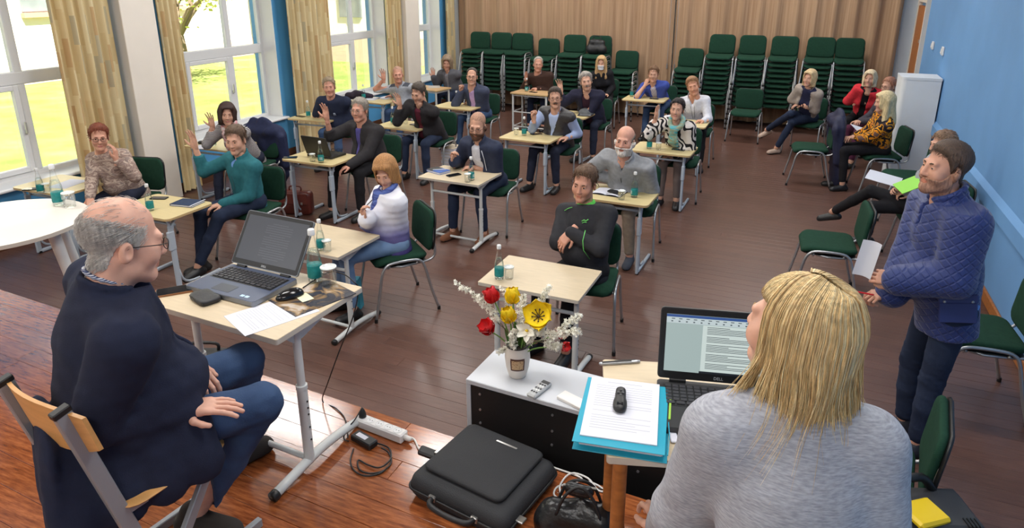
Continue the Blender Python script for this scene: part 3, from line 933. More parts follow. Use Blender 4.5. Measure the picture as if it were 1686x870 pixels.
# ================================================================ PEOPLE
def A(v): return np.array([v[0], v[1], v[2]], float)
class SDF:
    """signed distance field on a grid: smooth unions of tapered capsules and ellipsoids, meshed by surface nets"""
    def __init__(s, lo, hi, h):
        s.lo = A(lo) - 2 * h; s.h = h
        s.n = np.maximum(4, np.ceil((A(hi) + 2 * h - s.lo) / h).astype(int) + 1)
        s.f = np.full(s.n, .2, np.float32)
        s.ax = [s.lo[i] + h * np.arange(s.n[i]) for i in range(3)]
    def blk(s, lo, hi):
        a = np.clip(np.floor((lo - s.lo) / s.h).astype(int), 0, s.n - 1)
        b = np.clip(np.ceil((hi - s.lo) / s.h).astype(int) + 1, 1, s.n)
        if np.any(b <= a): return None, None
        sl = tuple(slice(a[i], b[i]) for i in range(3))
        g = np.stack(np.meshgrid(*[s.ax[i][sl[i]] for i in range(3)], indexing='ij'), -1)
        return sl, g
    def put(s, sl, d, k, op='u'):
        f = s.f[sl]
        if op == 'u':
            if k > 0:
                h = np.clip(.5 + .5 * (f - d) / k, 0, 1)
                s.f[sl] = f * (1 - h) + d * h - k * h * (1 - h)
            else: s.f[sl] = np.minimum(f, d)
        else:
            if k > 0:
                h = np.clip(.5 - .5 * (f + d) / k, 0, 1)
                s.f[sl] = f * (1 - h) + (-d) * h + k * h * (1 - h)
            else: s.f[sl] = np.maximum(f, -d)
    def cone(s, a, b, ra, rb, k=.02, flat=None, op='u'):
        a = A(a); b = A(b); m = max(ra, rb) + k + 3 * s.h
        sl, g = s.blk(np.minimum(a, b) - m, np.maximum(a, b) + m)
        if sl is None: return s
        p = g - a; ba = b - a; sc = 1.0
        if flat is not None:
            n, q = A(flat[0]), flat[1]
            p = p + n * ((p @ n) * (q - 1))[..., None]
            ba = ba + n * ((ba @ n) * (q - 1))
        t = np.clip((p @ ba) / max(ba @ ba, 1e-9), 0, 1)
        d = np.linalg.norm(p - t[..., None] * ba, axis=-1) - (ra + (rb - ra) * t)
        if flat is not None: d = d / (1 + (flat[1] - 1) * .5)
        s.put(sl, d.astype(np.float32), k, op)
        return s
    def ell(s, c, r, k=.02, R=None, op='u'):
        c = A(c); r = A(r); m = r.max() + k + 3 * s.h
        sl, g = s.blk(c - m, c + m)
        if sl is None: return s
        p = g - c
        if R is not None: p = p @ np.array(R)
        k0 = np.linalg.norm(p / r, axis=-1); k1 = np.linalg.norm(p / (r * r), axis=-1) + 1e-9
        s.put(sl, (k0 * (k0 - 1) / k1).astype(np.float32), k, op)
        return s
    def grid(s): return np.stack(np.meshgrid(*s.ax, indexing='ij'), -1)
    def mesh(s): return surfnets(s.f, s.lo, s.h)
_C = np.array([[i & 1, (i >> 1) & 1, (i >> 2) & 1] for i in range(8)])
_E = [(a, a | (1 << x)) for x in range(3) for a in range(8) if not a & (1 << x)]
def surfnets(f, lo, h):
    f = f.copy()
    f[0] = f[-1] = .05; f[:, 0] = f[:, -1] = .05; f[:, :, 0] = f[:, :, -1] = .05
    ins = f < 0
    n = np.array(f.shape) - 1
    cnt = np.zeros(n, np.int8)
    for c in _C: cnt += ins[c[0]:c[0] + n[0], c[1]:c[1] + n[1], c[2]:c[2] + n[2]]
    act = (cnt > 0) & (cnt < 8)
    ijk = np.argwhere(act)
    if len(ijk) == 0: return np.zeros((0, 3)), np.zeros((0, 4), int)
    vals = np.stack([f[tuple((ijk + c).T)] for c in _C], 1)
    sm = np.zeros((len(ijk), 3)); ct = np.zeros(len(ijk))
    for a, b in _E:
        va, vb = vals[:, a], vals[:, b]
        m = (va < 0) != (vb < 0)
        t = np.where(m, va / np.where(m, va - vb, 1), 0)
        p = _C[a] + (_C[b] - _C[a]) * t[:, None]
        sm[m] += p[m]; ct[m] += 1
    V = lo + h * (ijk + sm / ct[:, None])
    idx = np.full(n, -1, np.int64); idx[tuple(ijk.T)] = np.arange(len(ijk))
    Q = []
    for ax in range(3):
        o = [slice(None)] * 3; o2 = [slice(None)] * 3
        o[ax] = slice(0, -1); o2[ax] = slice(1, None)
        ch = ins[tuple(o)] != ins[tuple(o2)]
        e = np.argwhere(ch)
        b, c = (ax + 1) % 3, (ax + 2) % 3
        e = e[(e[:, b] > 0) & (e[:, c] > 0) & (e[:, b] < n[b]) & (e[:, c] < n[c])]
        sg = ins[tuple(o)][tuple(e.T)]
        def at_(db, dc):
            q = e.copy(); q[:, b] -= db; q[:, c] -= dc
            return idx[tuple(q.T)]
        q = np.stack([at_(1, 1), at_(0, 1), at_(0, 0), at_(1, 0)], 1)
        q[~sg] = q[~sg][:, ::-1]
        Q.append(q)
    Q = np.concatenate(Q)
    return V, Q[(Q >= 0).all(1)]
def relax(V, Q, it=1, w=.5):
    for _ in range(it):
        acc = np.zeros_like(V); cn = np.zeros(len(V))
        for a, b in ((0, 1), (1, 2), (2, 3), (3, 0)):
            np.add.at(acc, Q[:, a], V[Q[:, b]]); np.add.at(acc, Q[:, b], V[Q[:, a]])
            np.add.at(cn, Q[:, a], 1); np.add.at(cn, Q[:, b], 1)
        V = V * (1 - w) + w * acc / np.maximum(cn, 1)[:, None]
    return V
# ---- head (faces -y, origin midway between the ears at eye level)
def head_field(female, h):
    s = SDF((-.13, -.155, -.27), (.13, .15, .16), h)
    j = .88 if female else 1.0
    s.ell((0, .018, .045), (.0745, .094, .083), 0)
    s.ell((0, -.028, -.028), (.060, .066, .080 * (.97 if female else 1)), .03)
    s.cone((-.040 * j, -.022, -.078), (-.012 * j, -.066, -.102), .021, .018, .03)
    s.cone((.040 * j, -.022, -.078), (.012 * j, -.066, -.102), .021, .018, .03)
    s.ell((0, -.074, -.101), (.021 * j, .019, .017), .02)
    s.cone((-.036, -.081, .022), (.036, -.081, .022), .011, .011, .018)                # brow
    for x in (-1, 1):
        s.ell((x * .031, -.101, .002), (.018, .0135, .0115), .012, op='s')               # sockets
        s.ell((x * .043, -.062, -.030), (.020, .022, .026), .03)                         # cheeks
        s.ell((x * .031, -.0775, .0025), (.0145, .0125, .0110), .006)                     # lids over the eyeball
        s.cone((x * .011, -.097, -.036), (x * .013, -.092, -.036), .008, .007, .006)      # nostril wings
        s.ell((x * .077, .012, -.012), (.010, .019, .031), .008, R=Matrix.Rotation(x * .35, 3, 'Z'))   # ears
        s.ell((x * .086, .006, -.008), (.006, .010, .017), .006, R=Matrix.Rotation(x * .35, 3, 'Z'), op='s')
    s.cone((0, -.090, .012), (0, -.107, -.030), .0085, .0112, .012)
    s.ell((0, -.106, -.034), (.0105, .010, .0095), .006)
    s.cone((-.012, -.0885, -.0605), (.012, -.0885, -.0605), .0070, .0070, .008)         # lips
    s.cone((-.010, -.087, -.0715), (.010, -.087, -.0715), .0080, .0080, .008)
    s.cone((-.018, -.0985, -.0662), (.018, -.0985, -.0662), .0022, .0024, .004, op='s')
    nr = .048 if female else .058
    s.cone((0, .022, -.06), (0, .040, -.215), nr, nr + .004, .03)
    return s
HEADS = {}
def head_mesh(female, fine):
    key = (female, fine)
    if key in HEADS: return HEADS[key]
    h = (.0074, .0056, .0033)[fine]
    s = head_field(female, h)
    V, Q = s.mesh(); V = relax(V, Q, 1, .35)
    c = V[Q].mean(1)
    mi = np.zeros(len(Q), int)
    lip = (np.abs(c[:, 0]) < .0195 - 22 * (c[:, 2] + .066) ** 2) & (c[:, 2] < -.0585) & (c[:, 2] > -.0765) & (c[:, 1] < -.078)
    mi[lip] = 1
    eyes = []
    for x in (-1, 1):
        d = np.sqrt(((c[:, 0] - x * .031) / .0105) ** 2 + ((c[:, 2] - .0012) / .0034) ** 2)
        mi[(d < 1) & (c[:, 1] < -.07)] = 2
        d2 = np.hypot(c[:, 0] - x * .031, c[:, 2] - .0018)
        mi[(d2 < .0056) & (d < 1.05) & (c[:, 1] < -.07)] = 3
    HEADS[key] = (V, Q, mi, s)
    return HEADS[key]
def noise3(p, fr, seed=0, n=4):
    r = np.random.default_rng(seed); out = 0
    for _ in range(n):
        k = r.normal(size=3); k /= np.linalg.norm(k)
        out = out + np.sin(p @ k * fr * r.uniform(.7, 1.4) + r.uniform(0, 6))
    return out / n
HZ = {  # hairline: lowest hair height as a function of y (front negative)
 'short': ([-.11, -.085, -.07, -.045, -.028, -.012, .004, .03, .05, .2], [.100, .092, .080, .060, .016, -.022, .020, .0, -.065, -.085]),
 'receding': ([-.11, -.06, -.045, -.035, -.028, -.012, .004, .03, .05, .2], [.13, .12, .09, .055, .012, -.02, .020, .0, -.065, -.085]),
}
HAIRS = {}
def hair_mesh(style, female, fine):
    key = (style, female, fine)
    if key in HAIRS: return HAIRS[key]
    h = (.0085, .0062, .0042)[fine]
    hs = head_field(female, h)
    g = hs.grid(); x, y, z = g[..., 0], g[..., 1], g[..., 2]; ax = np.abs(x)
    hd = hs.f
    s = SDF((-.16, -.155, -.34), (.16, .19, .19), h)
    G = s.grid(); X, Y, Z = G[..., 0], G[..., 1], G[..., 2]; AX = np.abs(X)
    # head distance re-evaluated on the larger grid
    big = SDF((-.16, -.155, -.34), (.16, .19, .19), h)
    big.ell((0, .018, .045), (.0745, .094, .083), 0).ell((0, -.028, -.028), (.060, .066, .080), .03)
    big.cone((0, .022, -.06), (0, .040, -.215), .058, .060, .03)
    hd = big.f
    strands = .0018 * np.sin(np.arctan2(X, Y - .01) * 46 + 6 * noise3(G, 30, 3)) + .003 * noise3(G, 70, 5)
    if style in ('short', 'buzz', 'receding', 'quiff', 'wavy', 'updo'):
        ys, zs = HZ['receding' if style == 'receding' else 'short']
        zm = np.interp(Y, ys, zs) + .005 * noise3(G, 90, 4)
        t = {'short': .009, 'buzz': .003, 'receding': .007, 'quiff': .011, 'wavy': .017, 'updo': .008}[style]
        t = t + {'short': .006, 'buzz': 0, 'receding': 0, 'quiff': .014, 'wavy': .006, 'updo': .004}[style] * np.clip((Z - .06) / .06, 0, 1) * np.clip((.05 - Y) / .08, 0, 1)
        if style == 'wavy': t = t + .006 * noise3(G, 60, 9)
        edge = np.clip((Z - zm) / .035 + (Y > .02) * .3, .12, 1)
        sh = hd - t * edge - strands * (0.3 if style == 'buzz' else 1) * edge
        d = np.maximum(sh, (zm - Z) * .7)
        d = np.maximum(d, -(hd + .006))
        s.f = d.astype(np.float32)
        if style == 'updo': s.ell((0, .125, .055), (.042, .04, .04), .012)
    elif style == 'balding' or style == 'sides':
        top = np.interp(Y, [-.2, -.02, .03, .12], [.01, .035, .06, .068])
        low = np.interp(Y, [-.05, -.02, .004, .03, .05, .2], [.03, -.012, .020, .0, -.065, -.085])
        sh = hd - (.002 if style == 'sides' else .007) - strands * (.2 if style == 'sides' else 1)
        d = np.maximum.reduce([sh, (low - Z) * .7, (Z - top) * .6, (-.026 - Y) * .8, -(hd + .006)])
        s.f = d.astype(np.float32)
    else:
        if style == 'bob':
            s.f = (hd - .022 - strands * 1.4).astype(np.float32)
            s.cone((-.068, .02, .02), (-.070, .012, -.10), .040, .034, .03); s.cone((.068, .02, .02), (.070, .012, -.10), .040, .034, .03)
            s.cone((0, .075, .02), (0, .075, -.10), .055, .046, .05)
            s.cone((-.045, -.07, .085), (.045, -.07, .085), .022, .022, .03)
            low = -.125
        else:    # long
            s.f = (hd - .020 - strands * 1.4).astype(np.float32)
            s.cone((-.072, .02, .02), (-.085, -.02, -.27), .036, .034, .03); s.cone((.072, .02, .02), (.085, -.02, -.27), .036, .034, .03)
            s.cone((0, .08, .02), (0, .10, -.28), .052, .05, .05)
            s.cone((-.04, -.065, .09), (.04, -.065, .09), .020, .020, .03)
            low = -.31
        face = np.maximum.reduce([(Y + .032) , AX - np.interp(Z, [-.3, -.12, -.05, .03, .085], [.075, .062, .058, .056, .03]), Z - .082])
        d = np.maximum(s.f + strands, -face)
        d = np.maximum(d, low - Z)
        d = np.maximum(d, -(hd + .006))
        s.f = d.astype(np.float32)
    V, Q = s.mesh()
    V = relax(V, Q, 1, .4)
    HAIRS[key] = (V, Q)
    return HAIRS[key]
def beard_mesh(kind):
    key = 'beard' + kind
    if key in HAIRS: return HAIRS[key]
    s0 = head_field(False, .005); G = s0.grid(); X, Y, Z = G[..., 0], G[..., 1], G[..., 2]
    t = .009 if kind == 'full' else .0055
    d = s0.f - t - .0015 * noise3(G, 160, 2)
    up = np.interp(Y, [-.13, -.085, -.06, -.03, 0, .02], [-.046, -.046, -.052, -.035, .0, .0])
    lips = np.sqrt((X / .023) ** 2 + ((Z + .0665) / .0125) ** 2) - 1
    if kind == 'moustache':
        m = np.maximum.reduce([np.abs(X) - .030, Z + .048, -.063 - Z, Y + .06])
        d = s0.f - .008
        d = np.maximum(d, m)
    else:
        d = np.maximum.reduce([d, (Z - up) * .8, -.135 - Z, Y - .012, -lips * .012 - (Y + .06) * 1.0 * (Y > -.06)])
        if kind == 'goatee': d = np.maximum(d, np.abs(X) - .036)
    d = np.maximum(d, -(s0.f + .004))
    s0.f = d.astype(np.float32)
    HAIRS[key] = s0.mesh()
    return HAIRS[key]
# ---- hand: wrist at origin, fingers towards +x, palm faces -z, thumb on +y (a left hand seen from above)
HANDS = {}
def hand_mesh(pose, fine=False):
    key = (pose, fine)
    if key in HANDS: return HANDS[key]
    h = (.0068, .0054, .0034)[fine]
    s = SDF((-.06, -.09, -.12), (.215, .11, .07), h)
    curl = {'open': (8, 10, 8), 'relax': (22, 28, 20), 'fist': (72, 88, 50), 'loose': (45, 55, 35), 'flat': (4, 10, 12), 'pinch': (50, 40, 25)}[pose]
    spread = {'open': 9, 'relax': 4, 'fist': 0, 'loose': 2, 'flat': 5, 'pinch': 2}[pose]
    base = [(.088, .030), (.092, .010), (.088, -.011), (.080, -.030)]
    L = [(.041, .025, .021), (.046, .028, .022), (.043, .026, .022), (.033, .020, .019)]
    s.cone((-.05, 0, 0), (0, 0, 0), .027, .025, .012, flat=((0, 0, 1), 1.25))
    for i, (bx, by) in enumerate(base):
        s.cone((.0, by * .55, 0), (bx, by, 0), .0165, .0118, .014)
    s.cone((.02, .012, -.006), (.055, .018, -.010), .020, .013, .015)
    s.cone((.02, -.016, -.006), (.06, -.020, -.008), .016, .012, .012)
    for i, (bx, by) in enumerate(base):
        p = np.array([bx, by, 0.]); a = 0; sp = math.radians((1.5 - i) * spread)
        extra = {'fist': 0, 'open': (0, -2, 0, 4)[i], 'relax': (0, 4, 8, 12)[i], 'loose': (-15, 0, 6, 10)[i], 'flat': 0, 'pinch': (0, 5, 15, 20)[i]}[pose]
        for k in range(3):
            a += math.radians(curl[k] + extra * (k < 2) * .6)
            d = np.array([math.cos(a) * math.cos(sp), math.cos(a) * math.sin(sp), -math.sin(a)])
            q = p + d * L[i][k]
            r0 = (.0098, .0088, .0080)[k] * (.9 if i == 3 else 1)
            s.cone(p, q, r0, r0 * .92, .003)
            p = q
    if pose in ('fist',): th = [(.018, .026, -.006), (.050, .048, -.030), (.078, .030, -.046), (.088, .010, -.048)]
    elif pose in ('pinch', 'loose'): th = [(.018, .026, -.006), (.045, .050, -.025), (.075, .052, -.040), (.100, .045, -.046)]
    elif pose == 'open': th = [(.018, .026, -.004), (.040, .058, -.014), (.062, .078, -.018), (.082, .090, -.018)]
    else: th = [(.018, .026, -.006), (.044, .052, -.018), (.070, .060, -.026), (.092, .062, -.030)]
    for k, (a, b) in enumerate(zip(th, th[1:])): s.cone(a, b, (.0165, .0112, .0095)[k], (.0115, .0098, .0082)[k], .006)
    V, Q = s.mesh(); V = relax(V, Q, 1, .3)
    HANDS[key] = (V, Q)
    return HANDS[key]
# ---- shoe: toe towards -y, sole on z = 0, ankle over the origin
SHOES = {}
def shoe_mesh(kind):
    if kind in SHOES: return SHOES[kind]
    s = SDF((-.07, -.22, -.01), (.07, .10, .16), .0085)
    s.cone((0, .055, .030), (0, -.14, .026), .038, .040, .0, flat=((0, 0, 1), 1.1))
    s.cone((0, -.02, .05), (0, -.12, .035), .038, .032, .03)
    if kind != 'slipper': s.cone((0, .035, .05), (0, .02, .125 if kind == 'boot' else .085), .038, .040, .03)
    else: s.cone((0, .045, .045), (0, .04, .06), .034, .034, .02)
    G = s.grid(); s.f = np.maximum(s.f, .001 - G[..., 2]).astype(np.float32)
    V, Q = s.mesh()
    c = V[Q].mean(1); mi = (c[:, 2] < .016).astype(int)
    SHOES[kind] = (V, Q, mi)
    return SHOES[kind]
def ik(S_, W_, L1, L2, hint):
    S_ = A(S_); W_ = A(W_); d = W_ - S_; D = np.linalg.norm(d)
    if D > (L1 + L2) * .995: k = D / (L1 + L2) * 1.006; L1 *= k; L2 *= k
    n = d / D
    a = (L1 * L1 - L2 * L2 + D * D) / (2 * D); hh = math.sqrt(max(L1 * L1 - a * a, 1e-6))
    p = A(hint) - n * (A(hint) @ n); p = p / (np.linalg.norm(p) + 1e-9)
    return S_ + n * a + p * hh
def unit(v): v = A(v); return v / np.linalg.norm(v)
SK_IN = {}
def skin(rgb):
    k = 'skin_%d_%d_%d' % rgb
    if k in MATS: return MATS[k]
    m = mat(k, rgb, .5, var=.10, vscale=22, bump=.05, bscale=220, spec=.35)
    b = m.node_tree.nodes['Principled BSDF']
    b.inputs['Subsurface Weight'].default_value = .08
    b.inputs['Subsurface Radius'].default_value = (.012, .005, .003)
    return m
SKN = (206, 158, 134)
def hairmat(rgb):
    k = 'hair_%d_%d_%d' % rgb
    return mat(k, rgb, .55, var=.35, vscale=60, bump=.4, bscale=140, spec=.4, stretch=(2.2, 2.2, .35))
M_eye = mat('eye_white', (184, 172, 164), .3)
M_iris = mat('dark_iris', (56, 46, 42), .2)
M_shoeblk = mat('black_shoe_leather', (30, 29, 30), .45)
M_sole = mat('dark_rubber_sole', (40, 38, 36), .8)

def short_hair(p, par, m, zone, flow, n, ln, rad, seed, lift=.25, names='hair_strands', base=0):
    hv, hq, _, _ = head_mesh(False, 2)
    tri = hv[hq]; nrm = np.cross(tri[:, 2] - tri[:, 0], tri[:, 3] - tri[:, 1]); nrm /= np.linalg.norm(nrm, axis=1)[:, None] + 1e-9
    c = tri.mean(1); w = zone(c); idx = np.flatnonzero(w > 0); r = np.random.default_rng(seed)
    pick = r.choice(idx, n, p=w[idx] / w[idx].sum())
    mb = MB()
    for i in pick:
        nn = nrm[i]; o = c[i] + r.normal(size=3) * .0016 + nn * base; f_ = flow(c[i]) + r.normal(size=3) * .18; f_ = f_ - nn * (f_ @ nn); f_ = f_ / (np.linalg.norm(f_) + 1e-9)
        l_ = ln * r.uniform(.6, 1.2)
        pts = [o, o + f_ * l_ * .35 + nn * l_ * lift * .55, o + f_ * l_ * .7 + nn * l_ * lift * .7, o + f_ * l_ + nn * l_ * lift * .5]
        mb.tube([Vector(p['Rn'] @ (q * p['hs']) + p['H']) for q in pts], [rad, rad, rad * .8, rad * .3], n=3, cap=False)
    o = mb.obj(names, m, par, True); o['kind'] = 'stuff'
def person(label, x, y, hd, face=0, look=(0, 0, 0), R=None, L=None, top=None, legs=None, hair=('short', (110, 95, 80)), beard=None, glasses=None,
           sk=SKN, female=False, fat=0.0, sc=None, seat=.475, z0=0.0, fine=False, vox=None, group=None, shoes=('shoe', M_shoeblk), twist=0, stand=False, sw=None, hscale=(1, 1, 1), tail=.06, nbo=None):
    """hd: head centre (world). R / L: dicts w=wrist, d=finger direction, n=palm normal, pose, hint. top: list of garment dicts. legs: dict m, K, Aa."""
    root = thing('person', label, 'person', (x, y, z0), 0, group)
    off = np.array([x, y, z0])
    sc = sc or (.90 if female else .965)
    fa = math.radians(face)
    if len(look) == 4: look = (math.degrees(math.atan2(-hd[0], hd[1])) + look[0] - face, look[1], look[2])
    F = np.array([math.sin(fa), -math.cos(fa), 0]); Lv0 = np.array([math.cos(fa), math.sin(fa), 0]); Z = np.array([0, 0, 1.])
    H = A(hd) - off
    Pp = np.array([0, 0, (seat - z0 + .085) if not stand else seat - z0])
    pitch = math.radians(look[1])
    nb = H - F * (.035 - .06 * math.sin(pitch)) * sc - Z * (.172 * sc)
    if nbo is not None: nb = H - F * nbo[0] - Z * nbo[1]
    u = unit(nb - Pp)
    Ft = unit(F - u * (F @ u)); Lv = np.cross(u, Ft)
    if twist:
        tw = math.radians(twist)
        Ft, Lv = Ft * math.cos(tw) + Lv * math.sin(tw), Lv * math.cos(tw) - Ft * math.sin(tw)
    sw = sw or (.152 if female else .178) * sc * (1 + fat * .45)
    SC = nb - u * .078 * sc
    SL, SR = SC + Lv * sw - Ft * .005, SC - Lv * sw - Ft * .005
    L1, L2 = .285 * sc, .25 * sc
    arms = []
    for side, S_, h in ((-1, SR, R), (1, SL, L)):
        if h is None: continue
        w = A(h['w']) - off
        hint = A(h['hint']) if 'hint' in h else (Lv * side * .35 - Z - Ft * .35)
        E = ik(S_, w, L1, L2, hint)
        if np.linalg.norm(w - E) > L2 * 1.10:
            print('ARM SHORT', label[:40], side, round(float(np.linalg.norm(w - S_)), 2), 'of', round(L1 + L2, 2), 'S', (S_ + off).round(2), 'W', (w + off).round(2))
            w = E + unit(w - E) * L2 * 1.10
        arms.append((side, S_, E, w, h))
    hipw = .088 * sc
    legd = legs or {}
    K = [A(k) - off for k in legd['K']]; An = [A(k) - off for k in legd['A']]
    HP = [Pp - Lv0 * hipw, Pp + Lv0 * hipw]
    fine = 2 if fine else (0 if hd[1] > 7.4 else 1)
    vx = vox or (.0175, .0142, .0095)[fine]
    allp = np.array([H, nb, SL, SR, Pp] + K + An + [q for a in arms for q in (a[2], a[3])])
    # --- garments on the upper body
    def torso(s, dr, tail_, k=.05, boxy=0):
        wr = (.135 + fat * .16) * (0.9 if female else 1) * sc
        ch = (.158 + fat * .06) * (0.88 if female else 1) * sc
        hipr = (.165 + fat * .10) * sc
        if boxy: hipr, wr = .150 * sc, .150 * sc
        a0 = Pp + u * .0; a1 = Pp + (nb - Pp) * .34; a2 = Pp + (nb - Pp) * .70
        s.cone(a0 - u * tail_, a1, hipr + dr, wr + .012 + dr, k, flat=(Ft, 1.30))
        s.cone(a1, a2, wr + .012 + dr, ch + dr, k, flat=(Ft, 1.32))
        s.cone(a2, SC, ch + dr, .115 * sc + dr, k, flat=(Ft, 1.3))
        if fat > 0: s.ell(Pp + (nb - Pp) * .30 + Ft * (.05 + .12 * fat), A((wr, wr * .95, .13)) + dr, .06)
        s.cone(SR, SL, .062 * sc + dr, .062 * sc + dr, .05)
        s.cone(SC + u * .01, nb + u * .012, .082 * sc + dr, .056 * sc + dr, .03)
        for Q_ in (SR, SL): s.cone(nb - u * .022 * sc, Q_ + u * .012, .052 * sc + dr, .046 * sc + dr, .05)
        if female:
            for sd in (-1, 1): s.ell(Pp + (nb - Pp) * .62 + Lv * sd * .065 + Ft * .085, A((.062, .055, .062)) + dr, .04)
    for gi, g in enumerate(top or []):
        dr = g.get('dr', 0.0); s = SDF(allp.min(0) - .30, allp.max(0) + .30, vx)
        pts = [Pp - u * g.get('tail', tail), nb, SL, SR] + ([q for a in arms for q in (a[2], a[3])] if g.get('arms', 1) else [])
        pts = np.array(pts); s = SDF(pts.min(0) - .24 - fat * .15 - (.1 if g.get('flap') else 0), pts.max(0) + (.24 + fat * .15, .24 + fat * .15, .1), vx)
        torso(s, dr, g.get('tail', tail), boxy=g.get('boxy', 0))
        if g.get('arms', 1):
            for side, S_, E, w, h in arms:
                fr = g.get('sleeve', 1.0); th = g.get('thick', 0.0)
                s.cone(S_, S_ + (E - S_) * min(1, fr * 2), .061 * sc * (1 + fat * .5) + dr + th, .051 * sc + dr + th + (.008 if fr < .5 else 0), g.get('ak', .03))
                if fr > .5:
                    q = E + (w - E) * (min(1, (fr - .5) * 2) * .97)
                    s.cone(E, q, .051 * sc + dr + th, .038 * sc + dr + th, g.get('ak', .03) * .8)
        if g.get('hood'): s.cone(nb - Ft * .06 - Lv * .07, nb - Ft * .06 + Lv * .07, .05, .05, .03)
        if g.get('flap'):
            for q_ in (-.12, .04): s.cone(Pp - F * .19 + Lv0 * q_ + Z * .08, Pp - F * .21 + Lv0 * q_ * 1.1 - Z * g['flap'], .10, .10, .03, flat=(F, 3.0))
            for q_ in (-.15, -.04, .07, .17): s.cone(Pp - Lv0 * .17 + F * q_ + Z * .07, Pp - Lv0 * .225 + F * q_ * 1.1 - Z * (.13 - .25 * max(0, q_)), .07, .07, .014, flat=(Lv0, 2.6))
        G = s.grid()
        rel = G - nb; lx = rel @ Lv; dn = -(rel @ u); fw_ = rel @ Ft
        # creases: gentle over the body, stronger at the elbows and waist
        wv = noise3(G, 42, gi + 11) * .55 + noise3(G * np.array([1, 1, 2.2]), 75, gi + 31) * .45
        amp = np.full(G.shape[:3], g.get('crease', .0045))
        for side, S_, E, w, h in arms: amp = amp + .006 * np.exp(-((G - E) ** 2).sum(-1) / .008)
        amp = amp + .004 * np.exp(-((G - (Pp + u * .10)) ** 2).sum(-1) / .02)
        if g.get('crease', 1) > 0: s.f += (amp * wv).astype(np.float32)
        if g.get('quilt'): s.f += (.005 * np.abs(np.sin(dn * pi / g['quilt']))).astype(np.float32) - .002
        if g.get('open') is not None:
            v0, v1, ln = g['open']            # half width at the neck, half width at depth ln (below it keeps v1)
            hw = np.interp(dn, [-.06, .0, ln, ln + .4], [v0 + .02, v0, v1, v1 + g.get('flare', 0)])
            wd = np.abs(lx - g.get('offx', 0)) - hw
            on = np.maximum(wd, -(fw_ + g.get('fdepth', .02)))
            if g.get('lapel'):
                lap = np.clip(1 - np.abs(wd - .022) / .03, 0, 1) * (dn < ln * .9) * (fw_ > -.02)
                s.f -= (g['lapel'] * (lap > .25)).astype(np.float32)
            if v1 >= 0 or True: s.f = np.maximum(s.f, -on).astype(np.float32)
        if g.get('cut') is not None: s.f = np.maximum(s.f, (dn - np.linalg.norm(nb - Pp) - g['cut'] + .004 * np.sin(lx * 30))).astype(np.float32)
        if not stand:
            rp = G - Pp; cutd = np.maximum(G[..., 2] - (seat - z0 + .008), -(rp @ F + (.17 if g.get('flap') or g['name'] == 'cardigan' else 1)))
            if g.get('flap'): cutd = np.maximum(cutd, np.abs(rp @ Lv0) - .19)
            s.f = np.maximum(s.f, -cutd).astype(np.float32)
        ncut = g.get('neck', .012)            # where the garment ends on the neck
        s.f = np.maximum(s.f, (-dn - ncut - .25 * np.clip(-fw_, 0, .1))).astype(np.float32)
        if g.get('collar'):
            cr, chh, gap = g['collar']        # radius of the roll, height, half gap angle in front (deg)
            rr = (.058 if not female else .051) * sc + dr * .5 + .004
            N = 15
            ring = []
            for i in range(N):
                a = math.radians(gap + (360 - 2 * gap) * i / (N - 1))
                ring.append(nb + Ft * (math.cos(a) * rr * 1.05) + Lv * math.sin(a) * rr + u * (chh * (1 - .35 * math.cos(a)) - .012 * math.cos(a)) - Ft * .004)
            for a, b in zip(ring, ring[1:]): s.cone(a, b, cr, cr, .004); s.cone(a - u * chh * .8, b - u * chh * .8, cr * 1.1, cr * 1.1, .008)
        V, Q = s.mesh()
        V = relax(V, Q, 1, .45)
        mats = [g['m']]; mi = None
        if g.get('split'):                    # second colour by a test on (lx, dn, fw) e.g. shoulder yokes
            c = V[Q].mean(1) - nb
            mi = g['split'](c @ Lv, -(c @ u), c @ Ft).astype(int); mats.append(g['m2'])
        link(g['name'], npmesh(g['name'], V, Q, mats, mi), root)
    # --- trousers
    m_tr = legd['m']; hem = legd.get('hem', .06)
    pts = np.array(HP + K + An); s = SDF(pts.min(0) - .18, pts.max(0) + .17, vx)
    tr = legd.get('r', 1.0) * sc
    s.cone(HP[0], HP[1], .108 * sc, .108 * sc, .03)
    for h_, k_, a_ in zip(HP, K, An):
        e_ = a_ + unit(k_ - a_) * hem
        s.cone(h_, k_, .090 * tr, .064 * tr, .02); s.cone(k_, k_ + (e_ - k_) * .5, .063 * tr, .058 * tr, .02); s.cone(k_ + (e_ - k_) * .5, e_, .058 * tr, .050 * tr * legd.get('flare', 1), .02)
    G = s.grid()
    amp = .004 + sum(.006 * np.exp(-((G - k_) ** 2).sum(-1) / .012) + .006 * np.exp(-((G - a_) ** 2).sum(-1) / .012) for k_, a_ in zip(K, An))
    s.f += (amp * (noise3(G, 50, 77) * .5 + noise3(G * np.array([1, 1, 2.4]), 80, 78) * .5)).astype(np.float32)
    if not stand: s.f = np.maximum(s.f, (seat - z0 + .012) - G[..., 2] - 10 * (np.linalg.norm(G[..., :2], axis=-1) > .24)).astype(np.float32)
    V, Q = s.mesh(); V = relax(V, Q, 1, .45)
    link(legd.get('name', 'trousers'), npmesh('trousers', V, Q, [m_tr]), root)
    # --- body: head, neck, hands at fine grain on a coarse trunk that runs through the clothes
    Rm = Matrix.Rotation(fa + math.radians(look[0]), 3, 'Z') @ Matrix.Rotation(math.radians(look[1]), 3, 'X') @ Matrix.Rotation(math.radians(look[2]), 3, 'Y')
    Rn = np.array(Rm)
    hs = np.array(hscale) * (sc / .965) * 1.03
    hv, hq, hm, _ = head_mesh(female, fine)
    VV = [(hv * hs) @ Rn.T + H]; QQ = [hq]; MM = [hm]; nv = len(hv)
